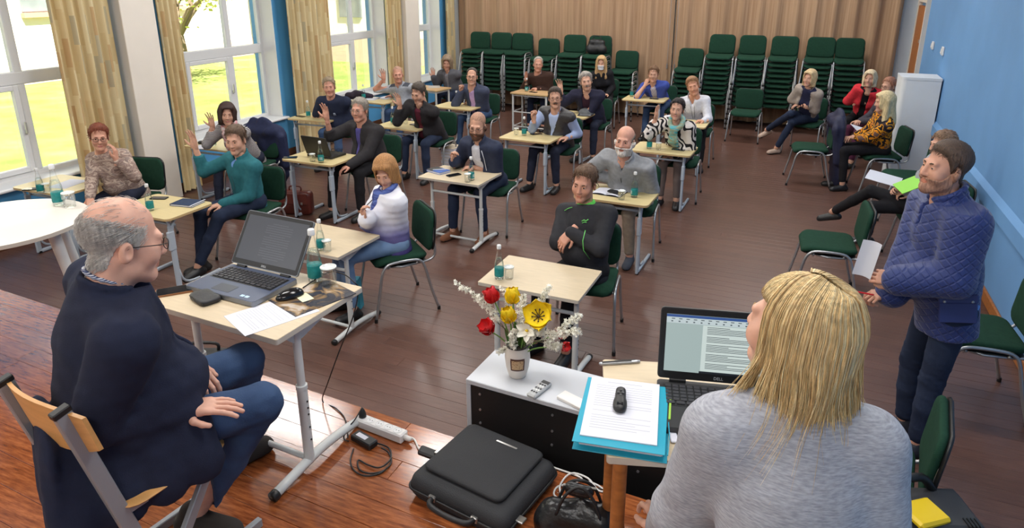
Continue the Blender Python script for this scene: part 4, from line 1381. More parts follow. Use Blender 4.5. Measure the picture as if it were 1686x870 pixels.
    for side, S_, E, w, h in arms:
        d = unit(h['d']) if 'd' in h else unit(w - E)
        n_ = A(h.get('n', (0, 0, -1))); n_ = unit(n_ - d * (n_ @ d))
        yy = np.cross(-n_, d)                                  # +y of the hand frame
        v, q = hand_mesh(h.get('pose', 'relax'), fine)
        B = np.stack([d, yy, -n_], 1)
        m_ = np.array(v)
        flip = side < 0                                        # right hand mirrors the canonical left hand
        if flip: m_ = m_ * np.array([1, -1, 1]); q = q[:, ::-1]
        hv2 = (m_ * sc * 1.0) @ B.T + w
        VV.append(hv2); QQ.append(q + nv); MM.append(np.zeros(len(q), int)); nv += len(hv2)
    lo = np.minimum(allp.min(0), H) - .2; s = SDF(lo, allp.max(0) + .15, .017)
    s.cone(Pp, Pp + (nb - Pp) * .7, .10, .11, .03, flat=(Ft, 1.4)); s.cone(SR, SL, .045, .045, .03); s.cone(SC, nb + u * .03, .055, .045 * sc, .02)
    for side, S_, E, w, h in arms: s.cone(S_, E, .046 * sc, .042 * sc, .02); s.cone(E, w, .042 * sc, .027 * sc, .02)
    for h_, k_, a_ in zip(HP, K, An): s.cone(h_, k_, .07, .045, .02); s.cone(k_, a_, .046, .036, .02)
    V, Q = s.mesh(); V = relax(V, Q, 1, .4); VV.append(V); QQ.append(Q + nv); MM.append(np.zeros(len(Q), int))
    skm = skin(sk); lipm = skin(tuple(int(c * f) for c, f in zip(sk, (.93, .81, .79))) if not female else (188, 120, 112))
    link('body', npmesh('body', np.concatenate(VV), np.concatenate(QQ), [skm, lipm, M_eye, M_iris], np.concatenate(MM)), root)
    hmx = hairmat(hair[1]) if hair else None
    if hair and hair[0] != 'none':
        v, q = hair_mesh(hair[0], female, fine)
        link('hair', npmesh('hair', (v * hs) @ Rn.T + H, q, [hmx]), root)
    if hair and hair[0] in ('short', 'quiff', 'wavy', 'updo') and fine < 2:
        def zn(c): return (c[:, 2] > np.interp(c[:, 1], *HZ['short']) - .004).astype(float)
        short_hair(dict(Rn=Rn, hs=hs, H=H), [o for o in root.children if o.name.startswith('hair')][0], hairmat(tuple(min(255, int(c * 1.12)) for c in hair[1])), zn,
                   lambda c: np.array([c[0] * 4, -.5 if (c[2] > .07 and c[1] < .03) else .5, -.6 if c[2] < .08 else 0]), (260, 600)[fine], .030, (.0026, .0017)[fine], int(abs(hd[0]) * 100), .40, base=.006)
    if hair:   # eyebrows
        mb = MB()
        for sgn in (-1, 1):
            P_ = [(sgn * .014, -.0935, .0195), (sgn * .024, -.0945, .0245), (sgn * .036, -.0895, .0245), (sgn * .046, -.078, .019)]
            mb.tube([Vector(Rn @ (np.array(p) * hs) + H) for p in P_], [.0022, .0034, .003, .0016], n=5)
        eb = tuple(int(c * .75) for c in hair[1])
        o = mb.obj('eyebrows', hairmat(eb), root, True); o['kind'] = 'stuff'
    if beard:
        v, q = beard_mesh(beard[0])
        link('moustache' if beard[0] == 'moustache' else 'beard', npmesh('beard', (v * hs) @ Rn.T + H, q, [hairmat(beard[1])]), root)
    if glasses:
        mb = MB(); T = lambda p: Vector(Rn @ (np.array(p) * hs) + H)
        for sgn in (-1, 1):
            rim = [T((sgn * .032 + .0215 * math.copysign(abs(math.cos(a)) ** .7, math.cos(a)), -.104 + .10 * (abs(.0215 * math.cos(a) * 1 + .0) ** 2) * 10, -.001 + .0155 * math.copysign(abs(math.sin(a)) ** .7, math.sin(a)))) for a in [2 * pi * i / 16 for i in range(16)]]
            mb.tube(rim, .0017, n=5, closed=True)
            mb.tube([T((sgn * .0535, -.100, .005)), T((sgn * .072, -.075, .006)), T((sgn * .080, .0, .004)), T((sgn * .078, .02, -.008))], .0017, n=5)
        mb.tube([T((-.011, -.105, .001)), T((0, -.108, .004)), T((.011, -.105, .001))], .0016, n=5)
        gl = mb.obj('glasses', glasses, root, True)
        mb = MB()
        for sgn in (-1, 1):
            mb.add([T((sgn * .032 + .02 * math.cos(a), -.103, -.001 + .0145 * math.sin(a))) for a in [2 * pi * i / 12 for i in range(12)]], [tuple(range(12))])
        o = mb.obj('lenses', M_glass, gl); o['kind'] = 'stuff'
    # --- shoes
    for k_, a_, i in zip(K, An, (0, 1)):
        v, q, mi = shoe_mesh(shoes[0])
        td = legd.get('toe', [None, None])[i]
        td = A(td) if td is not None else F + (-.18, .18)[i] * Lv0
        fl = legd.get('flat', [1, 1])[i]
        yv = -unit(td) if not fl else -unit(td * np.array([1, 1, 0]))
        xv = np.cross(yv, Z); xv = -unit(xv) if np.linalg.norm(xv) > 1e-6 else Lv0
        xv = np.cross(yv, np.cross(Z, yv)) * 0 + unit(np.cross(yv, Z)); zv = np.cross(xv, yv)
        B = np.stack([xv, yv, zv], 1)
        link('shoe', npmesh('shoe', (v * sc) @ B.T + a_ - zv * .085, q, [shoes[1], M_sole], mi), root)
    info = dict(root=root, off=off, H=H, Rn=Rn, hs=hs, nb=nb, u=u, Ft=Ft, Lv=Lv, Pp=Pp, SC=SC, arms=arms, SL=SL, SR=SR, sc=sc, F=F)
    return info
# ---------------------------------------------------------------- garments' cloths
def cloth(name, rgb, rough=.9, var=.12, vscale=30, bump=.15, bscale=250, sheen=.0):
    return mat(name, rgb, rough, var=var, vscale=vscale, bump=bump, bscale=bscale, spec=.2, sheen=sheen)
def pattern(name, kind, cols, scale=10.0, rough=.85):
    m, nt, b, vec = basic(name, rough)
    b.inputs['Specular IOR Level'].default_value = .2
    if kind == 'stripes':
        sep = node(nt, 'ShaderNodeSeparateXYZ'); nt.links.new(vec, sep.inputs[0])
        w = node(nt, 'ShaderNodeTexWave', vec, bands_direction='Z', Scale=scale, Distortion=1.2)
        c = ramp(nt, w.outputs['Fac'], [(0, cols[0]), (.5, cols[1])], True)
    elif kind == 'zebra':
        w = node(nt, 'ShaderNodeTexWave', vec, bands_direction='DIAGONAL', Scale=scale, Distortion=14.0, Detail=1.0)
        w.inputs['Detail Scale'].default_value = 1.4
        c = ramp(nt, w.outputs['Fac'], [(0, cols[0]), (.48, cols[1])], True)
    elif kind == 'blotch':
        w = node(nt, 'ShaderNodeTexNoise', scaled(nt, vec, (1, 1, 2.6)), Scale=scale, Detail=3.0, Distortion=1.0)
        n = len(cols)
        c = ramp(nt, w.outputs['Fac'], [(.3 + .42 * i / n, k) for i, k in enumerate(cols)])
    elif kind == 'floral':
        w = node(nt, 'ShaderNodeTexNoise', vec, Scale=scale, Detail=1.5, Distortion=.6)
        n = len(cols)
        c = ramp(nt, w.outputs['Fac'], [(.3 + .4 * i / n, k) for i, k in enumerate(cols)], True)
    elif kind == 'dots':
        w = node(nt, 'ShaderNodeTexVoronoi', vec, Scale=scale)
        c = ramp(nt, w.outputs['Distance'], [(0, cols[1]), (.28, cols[0])], True)
    elif kind == 'vgrad':
        sep = node(nt, 'ShaderNodeSeparateXYZ'); nt.links.new(vec, sep.inputs[0])
        mr = nt.nodes.new('ShaderNodeMapRange'); mr.inputs['From Min'].default_value = scale[0]; mr.inputs['From Max'].default_value = scale[1]
        n = node(nt, 'ShaderNodeTexNoise', vec, Scale=7.0)
        ad = nt.nodes.new('ShaderNodeMath'); ad.operation = 'MULTIPLY_ADD'; ad.inputs[1].default_value = .25; ad.inputs[2].default_value = -.12
        nt.links.new(n.outputs['Fac'], ad.inputs[0]); a2 = nt.nodes.new('ShaderNodeMath'); nt.links.new(sep.outputs[2], mr.inputs[0])
        nt.links.new(mr.outputs[0], a2.inputs[0]); nt.links.new(ad.outputs[0], a2.inputs[1])
        n_ = len(cols); c = ramp(nt, a2.outputs[0], [(i / (n_ - 1), k) for i, k in enumerate(cols)])
    elif kind == 'denim':
        w = node(nt, 'ShaderNodeTexNoise', vec, Scale=5.0, Detail=6.0)
        c = ramp(nt, w.outputs['Fac'], [(.3, cols[0]), (.7, cols[1])])
    elif kind == 'weave':
        w = node(nt, 'ShaderNodeTexChecker', vec, Scale=scale); w.inputs['Color1'].default_value = (*lin(cols[0]), 1); w.inputs['Color2'].default_value = (*lin(cols[1]), 1)
        c = w.outputs['Color']
    nt.links.new(c, b.inputs['Base Color'])
    add_bump(nt, b, node(nt, 'ShaderNodeTexNoise', vec, Scale=220.0).outputs['Fac'], .15)
    return m
denim = pattern('blue_denim', 'denim', [(44, 62, 92), (70, 92, 126)])
denimd = pattern('dark_denim', 'denim', [(30, 38, 58), (44, 54, 76)])
denimp = pattern('pale_denim', 'denim', [(96, 124, 162), (126, 152, 184)])
trblack = cloth('black_trouser_cloth', (32, 31, 34))
trnavy = cloth('navy_trouser_cloth', (38, 42, 58))
METAL_G = mat('dark_spectacle_frame', (40, 34, 34), .35, .3)
def rz2(a): a = math.radians(a); return np.array([math.sin(a), -math.cos(a), 0]), np.array([math.cos(a), math.sin(a), 0])
def lap(x, y, face, side, z=.63, fwd=.32, lat=.07, pose='relax'):
    F, Lv = rz2(face); w = np.array([x, y, 0]) + F * fwd + Lv * side * lat; w[2] = z
    return dict(w=w, d=F * .8 - Lv * side * .6, n=(0, 0, -1), pose=pose)
def sit(x, y, face, m, z0=0.0, seat=.475, reach=.43, spread=.12, foot=(.05, .05), z=0, kd=(0, 0), ad=None, **kw):
    F, Lv = rz2(face); K = []; Aa = []
    for i, s in enumerate((-1, 1)):
        k = np.array([x, y, 0]) + F * (reach + kd[i]) + Lv * s * spread; k[2] = seat + .055
        a = k + F * foot[i] + Lv * (s * .01 if ad is None else ad[i]); a[2] = z0 + .085
        K.append(k); Aa.append(a)
    return dict(dict(m=m, K=K, A=Aa), **kw)
def up(px, py, y, d=(0, 0, 1), n=(0, -1, 0), pose='open', hint=None):
    d = unit(d); r = dict(w=A(pmapy(px, py, y)) - d * .085, d=d, n=n, pose=pose)
    if hint is not None: r['hint'] = hint
    return r
def lay(px, py, z, d, pose='relax', n=(0, 0, -1), hint=None):
    d = unit(d); r = dict(w=A(pmap(px, py, z)) - d * .075, d=d, n=n, pose=pose)
    if hint is not None: r['hint'] = hint
    return r
def seated(label, px, py, zh, x, y, face, cface, clabel, m, lg={}, chair_xy=None, **kw):
    cx, cy = chair_xy or (x, y)
    chair(clabel, cx, cy, cface, 'green chairs people sit on')
    return person(label, x, y, pmap(px, py, zh), face=face, legs=sit(x, y, face, m, **lg), group='people seated in the hall', **kw)
T = .73   # height of a palm resting on a desk
Jk = lambda m, **k: dict(dict(name='jacket', m=m, dr=.014, thick=.004, open=(.035, .012, .34), flare=.05, lapel=.006, neck=.0, collar=(.011, .03, 38), tail=.08), **k)
Sh = lambda m, **k: dict(dict(name='shirt', m=m, dr=-.002, arms=0, neck=-.022, collar=(.007, .028, 24), crease=.002), **k)
Pu = lambda m, **k: dict(dict(name='pullover', m=m, dr=.006, neck=-.006, collar=(.009, .016, 0)), **k)

# row by the windows
P = {}
P[4] = seated('woman in a brown-beige patterned top with short red hair and glasses by the first window', 163, 226, 1.15, -6.17, 4.60, 18, 14,
    'green chair under the woman in the patterned top by the first window', trnavy,
    R=lay(150, 338, .60, (.6, -.4, -.6), 'relax'), L=up(190, 248, 4.34, d=(-.05, .15, 1), n=(-.8, -.5, 0), pose='relax', hint=(.7, .2, -1)), look=(0, 4, 4, 1),
    top=[dict(name='blouse', m=pattern('brown_beige_patterned_jersey', 'blotch', [(104, 84, 80), (164, 142, 130), (128, 106, 100), (196, 176, 160), (140, 124, 118)], 9.0), dr=.008, neck=.012, sleeve=.98)],
    hair=('short', (126, 66, 46)), glasses=METAL_G, female=True, fat=.22, sk=(208, 154, 130), sc=.93)
P[5] = seated('man in a teal zip pullover raising his right hand, light blue collar', 388, 230, 1.18, -4.80, 4.82, -10, 6,
    'green chair under the man in the teal pullover', denimd, dict(kd=(.02, -.02), foot=(.10, .22), spread=.11, reach=.44, ad=(.06, -.10)),
    R=up(318, 229, 4.62, d=(-.05, -.05, 1), hint=(-.5, -.3, -1)), L=lay(352, 340, .60, (-.55, -.75, -.15)), look=(-25, 8, 0, 1),
    top=[dict(name='pullover', m=cloth('teal_pullover_knit', (46, 104, 112)), dr=.010, neck=-.004, open=(.028, -.02, .16), collar=(.011, .032, 24)), Sh(cloth('light_blue_shirt', (112, 150, 208)))],
    hair=('short', (98, 78, 62)))
P[6] = seated('dark-haired woman in a striped top and pink scarf raising her hand', 374, 188, 1.15, -6.0, 6.12, 5, 8,
    'green chair with a navy quilted jacket over it, under the striped-top woman', trnavy,
    R=up(347, 196, 5.75, d=(-.12, 0, 1), n=(.3, -1, 0), hint=(-.4, -.3, -1)), L=lay(380, 236, T, (-.8, -.5, 0)),
    look=(0, 4, 3, 1), top=[dict(name='blouse', m=pattern('black_white_striped_jersey', 'stripes', [(34, 34, 40), (196, 190, 188)], 22.0), dr=.008, neck=.01, sleeve=.8)],
    hair=('bob', (54, 34, 28)), female=True, fat=.12)
P[7] = seated('fair grey-haired man in a dark navy t-shirt, bare forearms folded on the desk', 542, 143, 1.17, -6.08, 8.12, 6, 4,
    'green chair under the man in the dark t-shirt', denim,
    R=lay(552, 187, T + .02, (.9, -.35, 0), hint=(-.5, .3, -1)), L=lay(528, 190, T, (-.9, -.4, 0), hint=(.5, .3, -1)), look=(-5, 2, -4, 1),
    top=[dict(name='t_shirt', m=cloth('navy_t_shirt_cotton', (40, 46, 66)), dr=.008, neck=.006, sleeve=.42, collar=(.006, .008, 0))], hair=('short', (150, 132, 108)), fat=.28, sk=(206, 150, 128))
P[8] = seated('grey-haired man in a black suit with raised hand, behind a black laptop', 592, 181, 1.20, -4.52, 6.52, -10, 2,
    'green chair under the man in the black suit', trblack, dict(kd=(.06, -.02), foot=(.06, .02), spread=.16),
    R=up(536, 183, 6.15, d=(-.05, -.05, 1), hint=(-.6, -.2, -1)), L=lay(566, 277, .62, (-.6, -.6, -.3)), look=(-30, 0, 0, 1), twist=0,
    top=[Jk(cloth('black_suit_cloth', (50, 48, 50)), open=(.045, .006, .36)), Sh(cloth('purple_shirt', (82, 76, 136)))], hair=('short', (150, 142, 132)), glasses=mat('light_spectacle_frame', (150, 140, 130), .3, .6), fat=.2, sk=(204, 150, 128))
P[10] = seated('bald man in a light grey sweater raising his hand before the far yellow curtain', 655, 123, 1.12, -6.0, 9.75, -4, 4,
    'green chair under the bald man in the grey sweater', denim,
    R=up(631, 122, 9.5, d=(-.05, 0, 1), n=(.2, -1, 0), hint=(-.8, .1, -1)), L=lay(640, 158, T, (-.7, -.5, 0)), look=(0, 2, -3, 1),
    top=[dict(name='sweater', m=cloth('light_grey_sweater', (160, 164, 172)), m2=cloth('dark_grey_yoke', (74, 78, 88)), split=lambda l, d, f: (d < .065) & (np.abs(l) > .075) & (np.abs(l) < .20) & (f < .05), dr=.01, neck=-.01, collar=(.01, .03, 20), open=(.018, -.01, .1))],
    hair=('buzz', (176, 138, 118)), fat=.15, sk=(206, 150, 128))
P[12] = seated('man in a grey jacket with long fair hair at the far window, hand raised', 736, 103, 1.12, -6.08, 11.62, -6, 2,
    'green chair under the man in the grey jacket at the far window', denimd,
    R=up(713, 119, 11.35, d=(-.02, 0, 1), n=(.4, -1, 0), pose='flat', hint=(-.7, 0, -1)), L=lay(730, 133, T, (-.7, -.5, .1), 'loose'), look=(-10, 14, 2, 1),
    top=[Jk(cloth('grey_melange_jacket', (86, 86, 92)), open=(.04, .01, .3)), Sh(cloth('grey_shirt', (128, 126, 132)))], hair=('bob', (138, 118, 96)), fat=.1, sk=(196, 146, 124))
# second column
P[11] = seated('dark-haired man in a black jacket and maroon shirt looking down, right hand raised', 689, 153, 1.19, -4.60, 8.10, -6, 0,
    'green chair under the man in the black jacket and maroon shirt', denimd, dict(spread=.17, kd=(0, .02), foot=(.04, .0)),
    R=up(656, 163, 7.62, d=(-.1, -.15, 1), hint=(-.5, -.2, -1)), L=lay(690, 200, T, (-.9, -.35, 0)), look=(-35, 20, 4, 1),
    top=[Jk(cloth('black_jacket_cloth', (48, 46, 48)), open=(.05, .03, .34)), Sh(cloth('maroon_shirt', (92, 38, 52)))], hair=('short', (78, 68, 60)), fat=.2)
P[13] = seated('balding man in glasses, lilac shirt and blue-grey blazer, fist raised', 777, 126, 1.17, -4.68, 9.78, -4, 2,
    'green chair under the man in the lilac shirt', denim, dict(kd=(.02, 0)),
    R=up(759, 141, 9.45, d=(0, -.1, 1), n=(.8, -.5, 0), pose='fist', hint=(-.5, -.3, -1)), L=lay(768, 169, T, (-.9, -.3, 0), 'loose'), look=(-5, 0, 3, 1),
    top=[Jk(cloth('blue_grey_blazer', (66, 72, 92)), open=(.045, .035, .32)), Sh(cloth('lilac_shirt', (190, 160, 206)))], hair=('receding', (62, 54, 50)), glasses=METAL_G, fat=.05)
P[14] = seated('bearded man with shaved head and glasses in a navy jacket over a white shirt', 786, 207, 1.18, -2.95, 6.40, -10, 4,
    'green chair under the bearded man in glasses', denimd, dict(kd=(.04, 0), foot=(.02, -.05), spread=.15), shoes=('boot', mat('tan_suede_shoe', (124, 78, 52), .8)),
    R=up(746, 254, 6.06, d=(-.05, -.15, 1), n=(.9, -.4, 0), pose='loose', hint=(-.6, -.2, -1)), L=lay(768, 276, T, (-.85, -.5, 0), 'loose'), look=(-15, 14, 4, 1),
    top=[Jk(cloth('navy_windbreaker', (46, 52, 72), .7), open=(.05, .06, .36), lapel=0, flare=.03, collar=(.014, .034, 42), thick=.012), Sh(cloth('white_shirt_cloth', (208, 208, 216)))], hair=('buzz', (168, 128, 106)), beard=('full', (96, 66, 50)), glasses=METAL_G)
P[15] = seated('grey-haired man in a brown sweater, right hand raised, elbows on the four-legged desk', 886, 106, 1.15, -4.32, 11.78, 0, 0,
    'green chair under the man in the brown sweater', denimd,
    R=up(866, 126, 11.45, d=(0, 0, 1), n=(1, -.3, 0), pose='flat', hint=(-.6, -.1, -1)), L=lay(878, 146, T, (-.9, -.35, 0), 'loose'), look=(0, 2, 3, 1),
    top=[Pu(cloth('brown_sweater_knit', (62, 44, 38))), Sh(cloth('pale_blue_shirt', (176, 186, 206)), dr=-.004)], hair=('receding', (168, 160, 152)), fat=.25, sk=(200, 146, 124))
P[16] = seated('man with moustache in a black leather vest over a pale blue shirt, fist raised', 914, 161, 1.18, -2.84, 8.34, -8, 2,
    'green chair under the man in the leather vest', trnavy, dict(kd=(.04, 0), foot=(.04, -.02), spread=.14, ad=(-.04, .02)),
    R=up(878, 184, 7.88, d=(-.1, 0, 1), n=(.8, -.6, 0), pose='fist', hint=(-.5, -.3, -1)), L=lay(925, 228, .69, (-.75, -.6, -.1), hint=(.3, .5, -1)), look=(0, 0, -3, 1),
    top=[dict(name='vest', m=mat('black_leather', (52, 50, 52), .42, var=.2, vscale=30, bump=.3, bscale=60), dr=.012, arms=0, neck=.01, open=(.07, .004, .26), flare=.02, tail=.07), Sh(pattern('pale_blue_striped_shirt', 'denim', [(150, 166, 204), (176, 190, 220)]), arms=1, dr=.003)],
    hair=('short', (66, 54, 46)), beard=('moustache', (90, 74, 64)), glasses=METAL_G, fat=.22)
P[18] = seated('grey wavy-haired man with moustache in a dark navy jacket and plum shirt, open hand raised', 965, 134, 1.19, -2.88, 10.0, 2, 0,
    'green chair under the grey-haired man in the dark jacket', trnavy,
    R=up(922, 140, 9.5, d=(-.2, 0, 1), n=(.1, -1, 0), hint=(-.7, -.1, -1)), L=lay(940, 200, .62, (-.6, -.6, 0)), look=(3, 0, -8, 1),
    top=[Jk(cloth('dark_navy_jacket', (42, 42, 60)), open=(.055, .06, .4), lapel=0), Sh(cloth('plum_shirt', (66, 42, 56)))], hair=('wavy', (150, 142, 134)), beard=('moustache', (150, 138, 126)), fat=.2)
P[17] = seated('long-haired blond woman in a white face mask and black jacket before the stacks', 990, 104, 1.17, -3.33, 12.2, 14, 4,
    'green chair under the woman in the face mask', trblack,
    R=lap(-3.33, 12.2, 14, -1), L=lap(-3.33, 12.2, 14, 1), look=(-5, 4, 0, 1),
    top=[Jk(cloth('black_coat_cloth', (32, 32, 36)), open=(.02, -.01, .2), lapel=0)], hair=('long', (192, 156, 110)), female=True)
# third column
P[19] = seated('bald man with a white beard in a grey half-zip pullover, hands clasped on the desk', 1029, 232, 1.20, -1.40, 6.36, -10, 4,
    'green chair under the white-bearded man', cloth('khaki_trousers', (142, 128, 112)), dict(kd=(0, 0), spread=.14, foot=(.02, -.06)), shoes=('shoe', mat('grey_trainer', (66, 70, 82), .7)),
    R=lay(1013, 294, T + .06, (.75, -.6, .25), 'loose', n=(.3, .5, -.8), hint=(-.5, .3, -1)), L=lay(1026, 295, T + .06, (-.75, -.6, .25), 'loose', n=(-.3, .5, -.8), hint=(.5, .3, -1)), look=(-15, 0, 3, 1),
    top=[dict(name='pullover', m=cloth('grey_fleece', (142, 144, 148), .95), dr=.012, neck=-.012, open=(.022, -.012, .13), collar=(.012, .036, 20), thick=.006), Sh(cloth('dark_grey_polo', (78, 82, 86)), dr=-.004)],
    hair=('balding', (128, 114, 102)), beard=('full', (214, 206, 198)), fat=.3, sk=(206, 152, 130))
P[20] = seated('brown-haired man in a black sports top with a green collar, arms folded', 962, 302, 1.18, -1.32, 4.52, -16, 8,
    'green chair under the man in the green-collared top', trblack, dict(spread=.12, kd=(.0, -.02), reach=.40),
    R=lay(985, 380, .84, (.9, .1, .1), 'relax', hint=(-1, -.5, -.25)), L=lay(928, 396, .82, (-.55, -.55, -.75), 'relax', n=(.1, .8, -.6), hint=(.9, -.2, -.5)), look=(-20, 6, 5, 1),
    top=[dict(name='sports_top', m=cloth('black_sports_fabric', (46, 46, 50), .75), dr=.008, neck=.0, thick=.004), dict(name='undershirt', m=cloth('bright_green_collar', (96, 196, 84)), dr=-.004, arms=0, neck=-.012, collar=(.009, .016, 0), crease=0)],
    hair=('short', (96, 72, 54)), fat=.12, sk=(206, 150, 126))
P[21] = seated('man in a bright blue blazer resting his chin on his hand', 1076, 122, 1.10, -2.20, 11.78, -4, 0,
    'green chair under the man in the bright blue blazer', denim,
    R=up(1066, 132, 11.38, d=(.35, .1, 1), n=(.4, 1, 0), pose='loose', hint=(-.6, -.2, -1)), L=lay(1058, 150, .78, (-1, -.1, 0), hint=(.8, -.2, -.6)), look=(-5, 6, 0, 1),
    top=[Jk(cloth('bright_blue_blazer', (62, 78, 152)), open=(.05, .03, .3)), Sh(pattern('checked_shirt', 'weave', [(196, 190, 200), (150, 140, 156)], 60.0))], hair=('short', (112, 82, 58)))
P[22] = seated('dark-haired woman in a zebra-patterned blouse with a turquoise scarf, hand raised', 1115, 180, 1.18, -1.28, 8.32, -4, 2,
    'green chair under the woman in the zebra-patterned blouse', pattern('fine_grey_check', 'weave', [(112, 98, 92), (92, 80, 78)], 120.0), dict(spread=.09, foot=(.02, .02)),
    R=up(1081, 184, 7.88, d=(.05, 0, 1), n=(1, -.3, 0), pose='flat', hint=(-.6, -.2, -1)), L=lay(1098, 257, .62, (-.7, -.6, 0)), look=(-10, 0, 3, 1),
    top=[dict(name='blouse', m=pattern('zebra_print', 'zebra', [(30, 28, 32), (214, 206, 200)], 5.0), dr=.008, neck=.0, thick=.008)], hair=('updo', (44, 34, 34)), female=True, fat=.1)
P[23] = seated('fair-haired man in a white shirt tilting his head, behind the zebra blouse', 1141, 142, 1.16, -1.36, 10.12, 4, 0,
    'green chair under the man in the white shirt', trblack,
    R=lay(1098, 196, .62, (.3, -.8, 0)), L=lay(1150, 199, T, (-.9, -.4, 0), 'loose'), look=(0, 2, -16, 1),
    top=[dict(name='shirt', m=cloth('white_shirt_cloth', (206, 206, 212)), dr=.006, neck=-.012, open=(.03, -.012, .14), collar=(.009, .03, 28), thick=.004)], hair=('quiff', (150, 110, 78)), sk=(206, 150, 122))
# puffer jacket, turned towards the windows
P[9] = seated('woman with a fair bob in a white and purple puffer jacket, looking down', 635, 283, 1.15, -2.92, 4.42, -38, -40,
    'green chair under the woman in the puffer jacket', denimp, dict(spread=.10, foot=(.02, -.02)),
    R=up(596, 346, 4.12, d=(-.2, -.2, .6), n=(.6, .3, -.6), pose='loose', hint=(-.6, .1, -1)), L=lay(614, 358, .72, (-.8, -.1, .3), hint=(.6, -.1, -1)), look=(-20, 22, -6, 1),
    top=[dict(name='puffer_jacket', m=pattern('white_to_purple_quilting', 'vgrad', [(66, 58, 116), (120, 116, 170), (222, 222, 232), (226, 226, 234)], (.50, .98)), dr=.022, thick=.016, neck=-.004, quilt=.055, open=(.03, .012, .3), collar=(.014, .03, 30), crease=.003, tail=.09),
         Sh(cloth('blue_undershirt', (70, 88, 150)), dr=.006)], hair=('bob', (168, 120, 72)), female=True, fat=.08)
# spectators along the right-hand side
P[24] = seated('blonde woman in a long beige cardigan and navy blouse, legs crossed', 1333, 129, 1.20, .14, 11.42, -22, -14,
    'green chair under the woman in the beige cardigan', denimd, dict(K=[np.array([-.10, 11.02, .655]), np.array([-.06, 11.04, .53])], A=[A(pmap(1262, 214, .30)), A(pmap(1278, 244, .09))], toe=[(-.8, -.5, -.35), (-.7, -.6, 0)], flat=[0, 1]),
    R=lap(.14, 11.42, -22, -1, .80, .24, -.03), L=lap(.14, 11.42, -22, 1, .77, .24, -.03), look=(-25, 0, 4, 1),
    top=[Jk(cloth('beige_cardigan_knit', (160, 148, 138)), name='cardigan', open=(.06, .09, .4), lapel=0, flare=.0, tail=.14, thick=.008), Sh(cloth('navy_blouse', (44, 46, 72)), collar=None, neck=.02)], hair=('bob', (206, 178, 134)), female=True, shoes=('slipper', mat('beige_canvas_shoe', (180, 156, 140), .9)))
P[25] = seated('woman with a white-blond bob in a red jacket and black top', 1432, 130, 1.18, .95, 11.95, -14, -20,
    'green chair under the woman in the red jacket', trblack,
    R=lap(.95, 11.95, -14, -1, .84, .26, -.02), L=lap(.95, 11.95, -14, 1, .80, .24, -.02), look=(-10, -4, 0, 1),
    top=[Jk(cloth('red_jacket', (212, 56, 66)), open=(.045, .04, .4), lapel=0), Sh(cloth('black_top', (30, 28, 32)), collar=None, neck=.02)], hair=('bob', (218, 196, 160)), female=True, fat=.05)
P[27] = seated('person with short reddish hair and purple trousers behind the woman in the floral blouse', 1463, 142, 1.17, 1.16, 10.98, -60, -64,
    'green chair under the person in purple trousers', cloth('plum_trousers', (84, 40, 62)), dict(reach=.46),
    R=lap(1.16, 10.98, -60, -1, .66, .36, .02), L=lap(1.16, 10.98, -60, 1, .66, .36, .02), look=(-40, 6, 0, 1),
    top=[dict(name='cardigan', m=cloth('dark_grey_knit', (70, 66, 74)), dr=.01, neck=.0)], hair=('short', (166, 116, 92)), female=True, glasses=METAL_G)
P[26] = seated('woman with long blond hair in a yellow and black floral blouse and black trousers', 1456, 168, 1.18, 1.02, 9.58, -74, -78,
    'green chair under the woman in the floral blouse', trblack, dict(reach=.46, spread=.09, foot=(.0, -.03)),
    R=lap(1.02, 9.58, -74, -1, .68, .36, .02), L=lap(1.02, 9.58, -74, 1, .68, .36, .02), look=(-70, 6, 0, 1),
    top=[dict(name='blouse', m=pattern('yellow_black_floral', 'floral', [(36, 32, 36), (74, 60, 60), (232, 160, 40), (40, 34, 36), (222, 140, 36), (120, 92, 84)], 11.0), dr=.01, neck=.01, sleeve=.85, thick=.006)], hair=('long', (214, 192, 146)), female=True)
# dotted sweater person behind the standing man, legs crossed to the left
F_, L_ = rz2(-86)
bx, by = 1.22, 7.02
K_ = [np.array([.76, 6.97, .54]), np.array([.74, 7.10, .66])]; A_ = [np.array([.80, 7.38, .10]), np.array([.45, 7.44, .30])]
chair('green chair under the person in the dotted sweater', bx, by, -84, 'green chairs people sit on')
P[28] = person('person in a pale dotted sweater, legs crossed, mostly hidden by the standing man', bx, by, (1.22, 6.92, 1.20), face=-80,
    legs=dict(m=trblack, K=K_, A=A_, toe=[None, (-.9, .15, -.25)], flat=[1, 0]), group='people seated in the hall',
    R=lay(1476, 310, .74, (-.9, .0, .1), 'loose', n=(0, -.8, -.6)), L=lay(1484, 318, .70, (-.9, -.2, 0), 'loose'), look=(-60, 6, 0, 1),
    top=[dict(name='sweater', m=pattern('grey_dotted_knit', 'dots', [(160, 160, 168), (60, 60, 66)], 26.0), dr=.014, neck=.0, thick=.01)], hair=('short', (140, 112, 90)), female=True, shoes=('slipper', M_shoeblk), fat=.1)
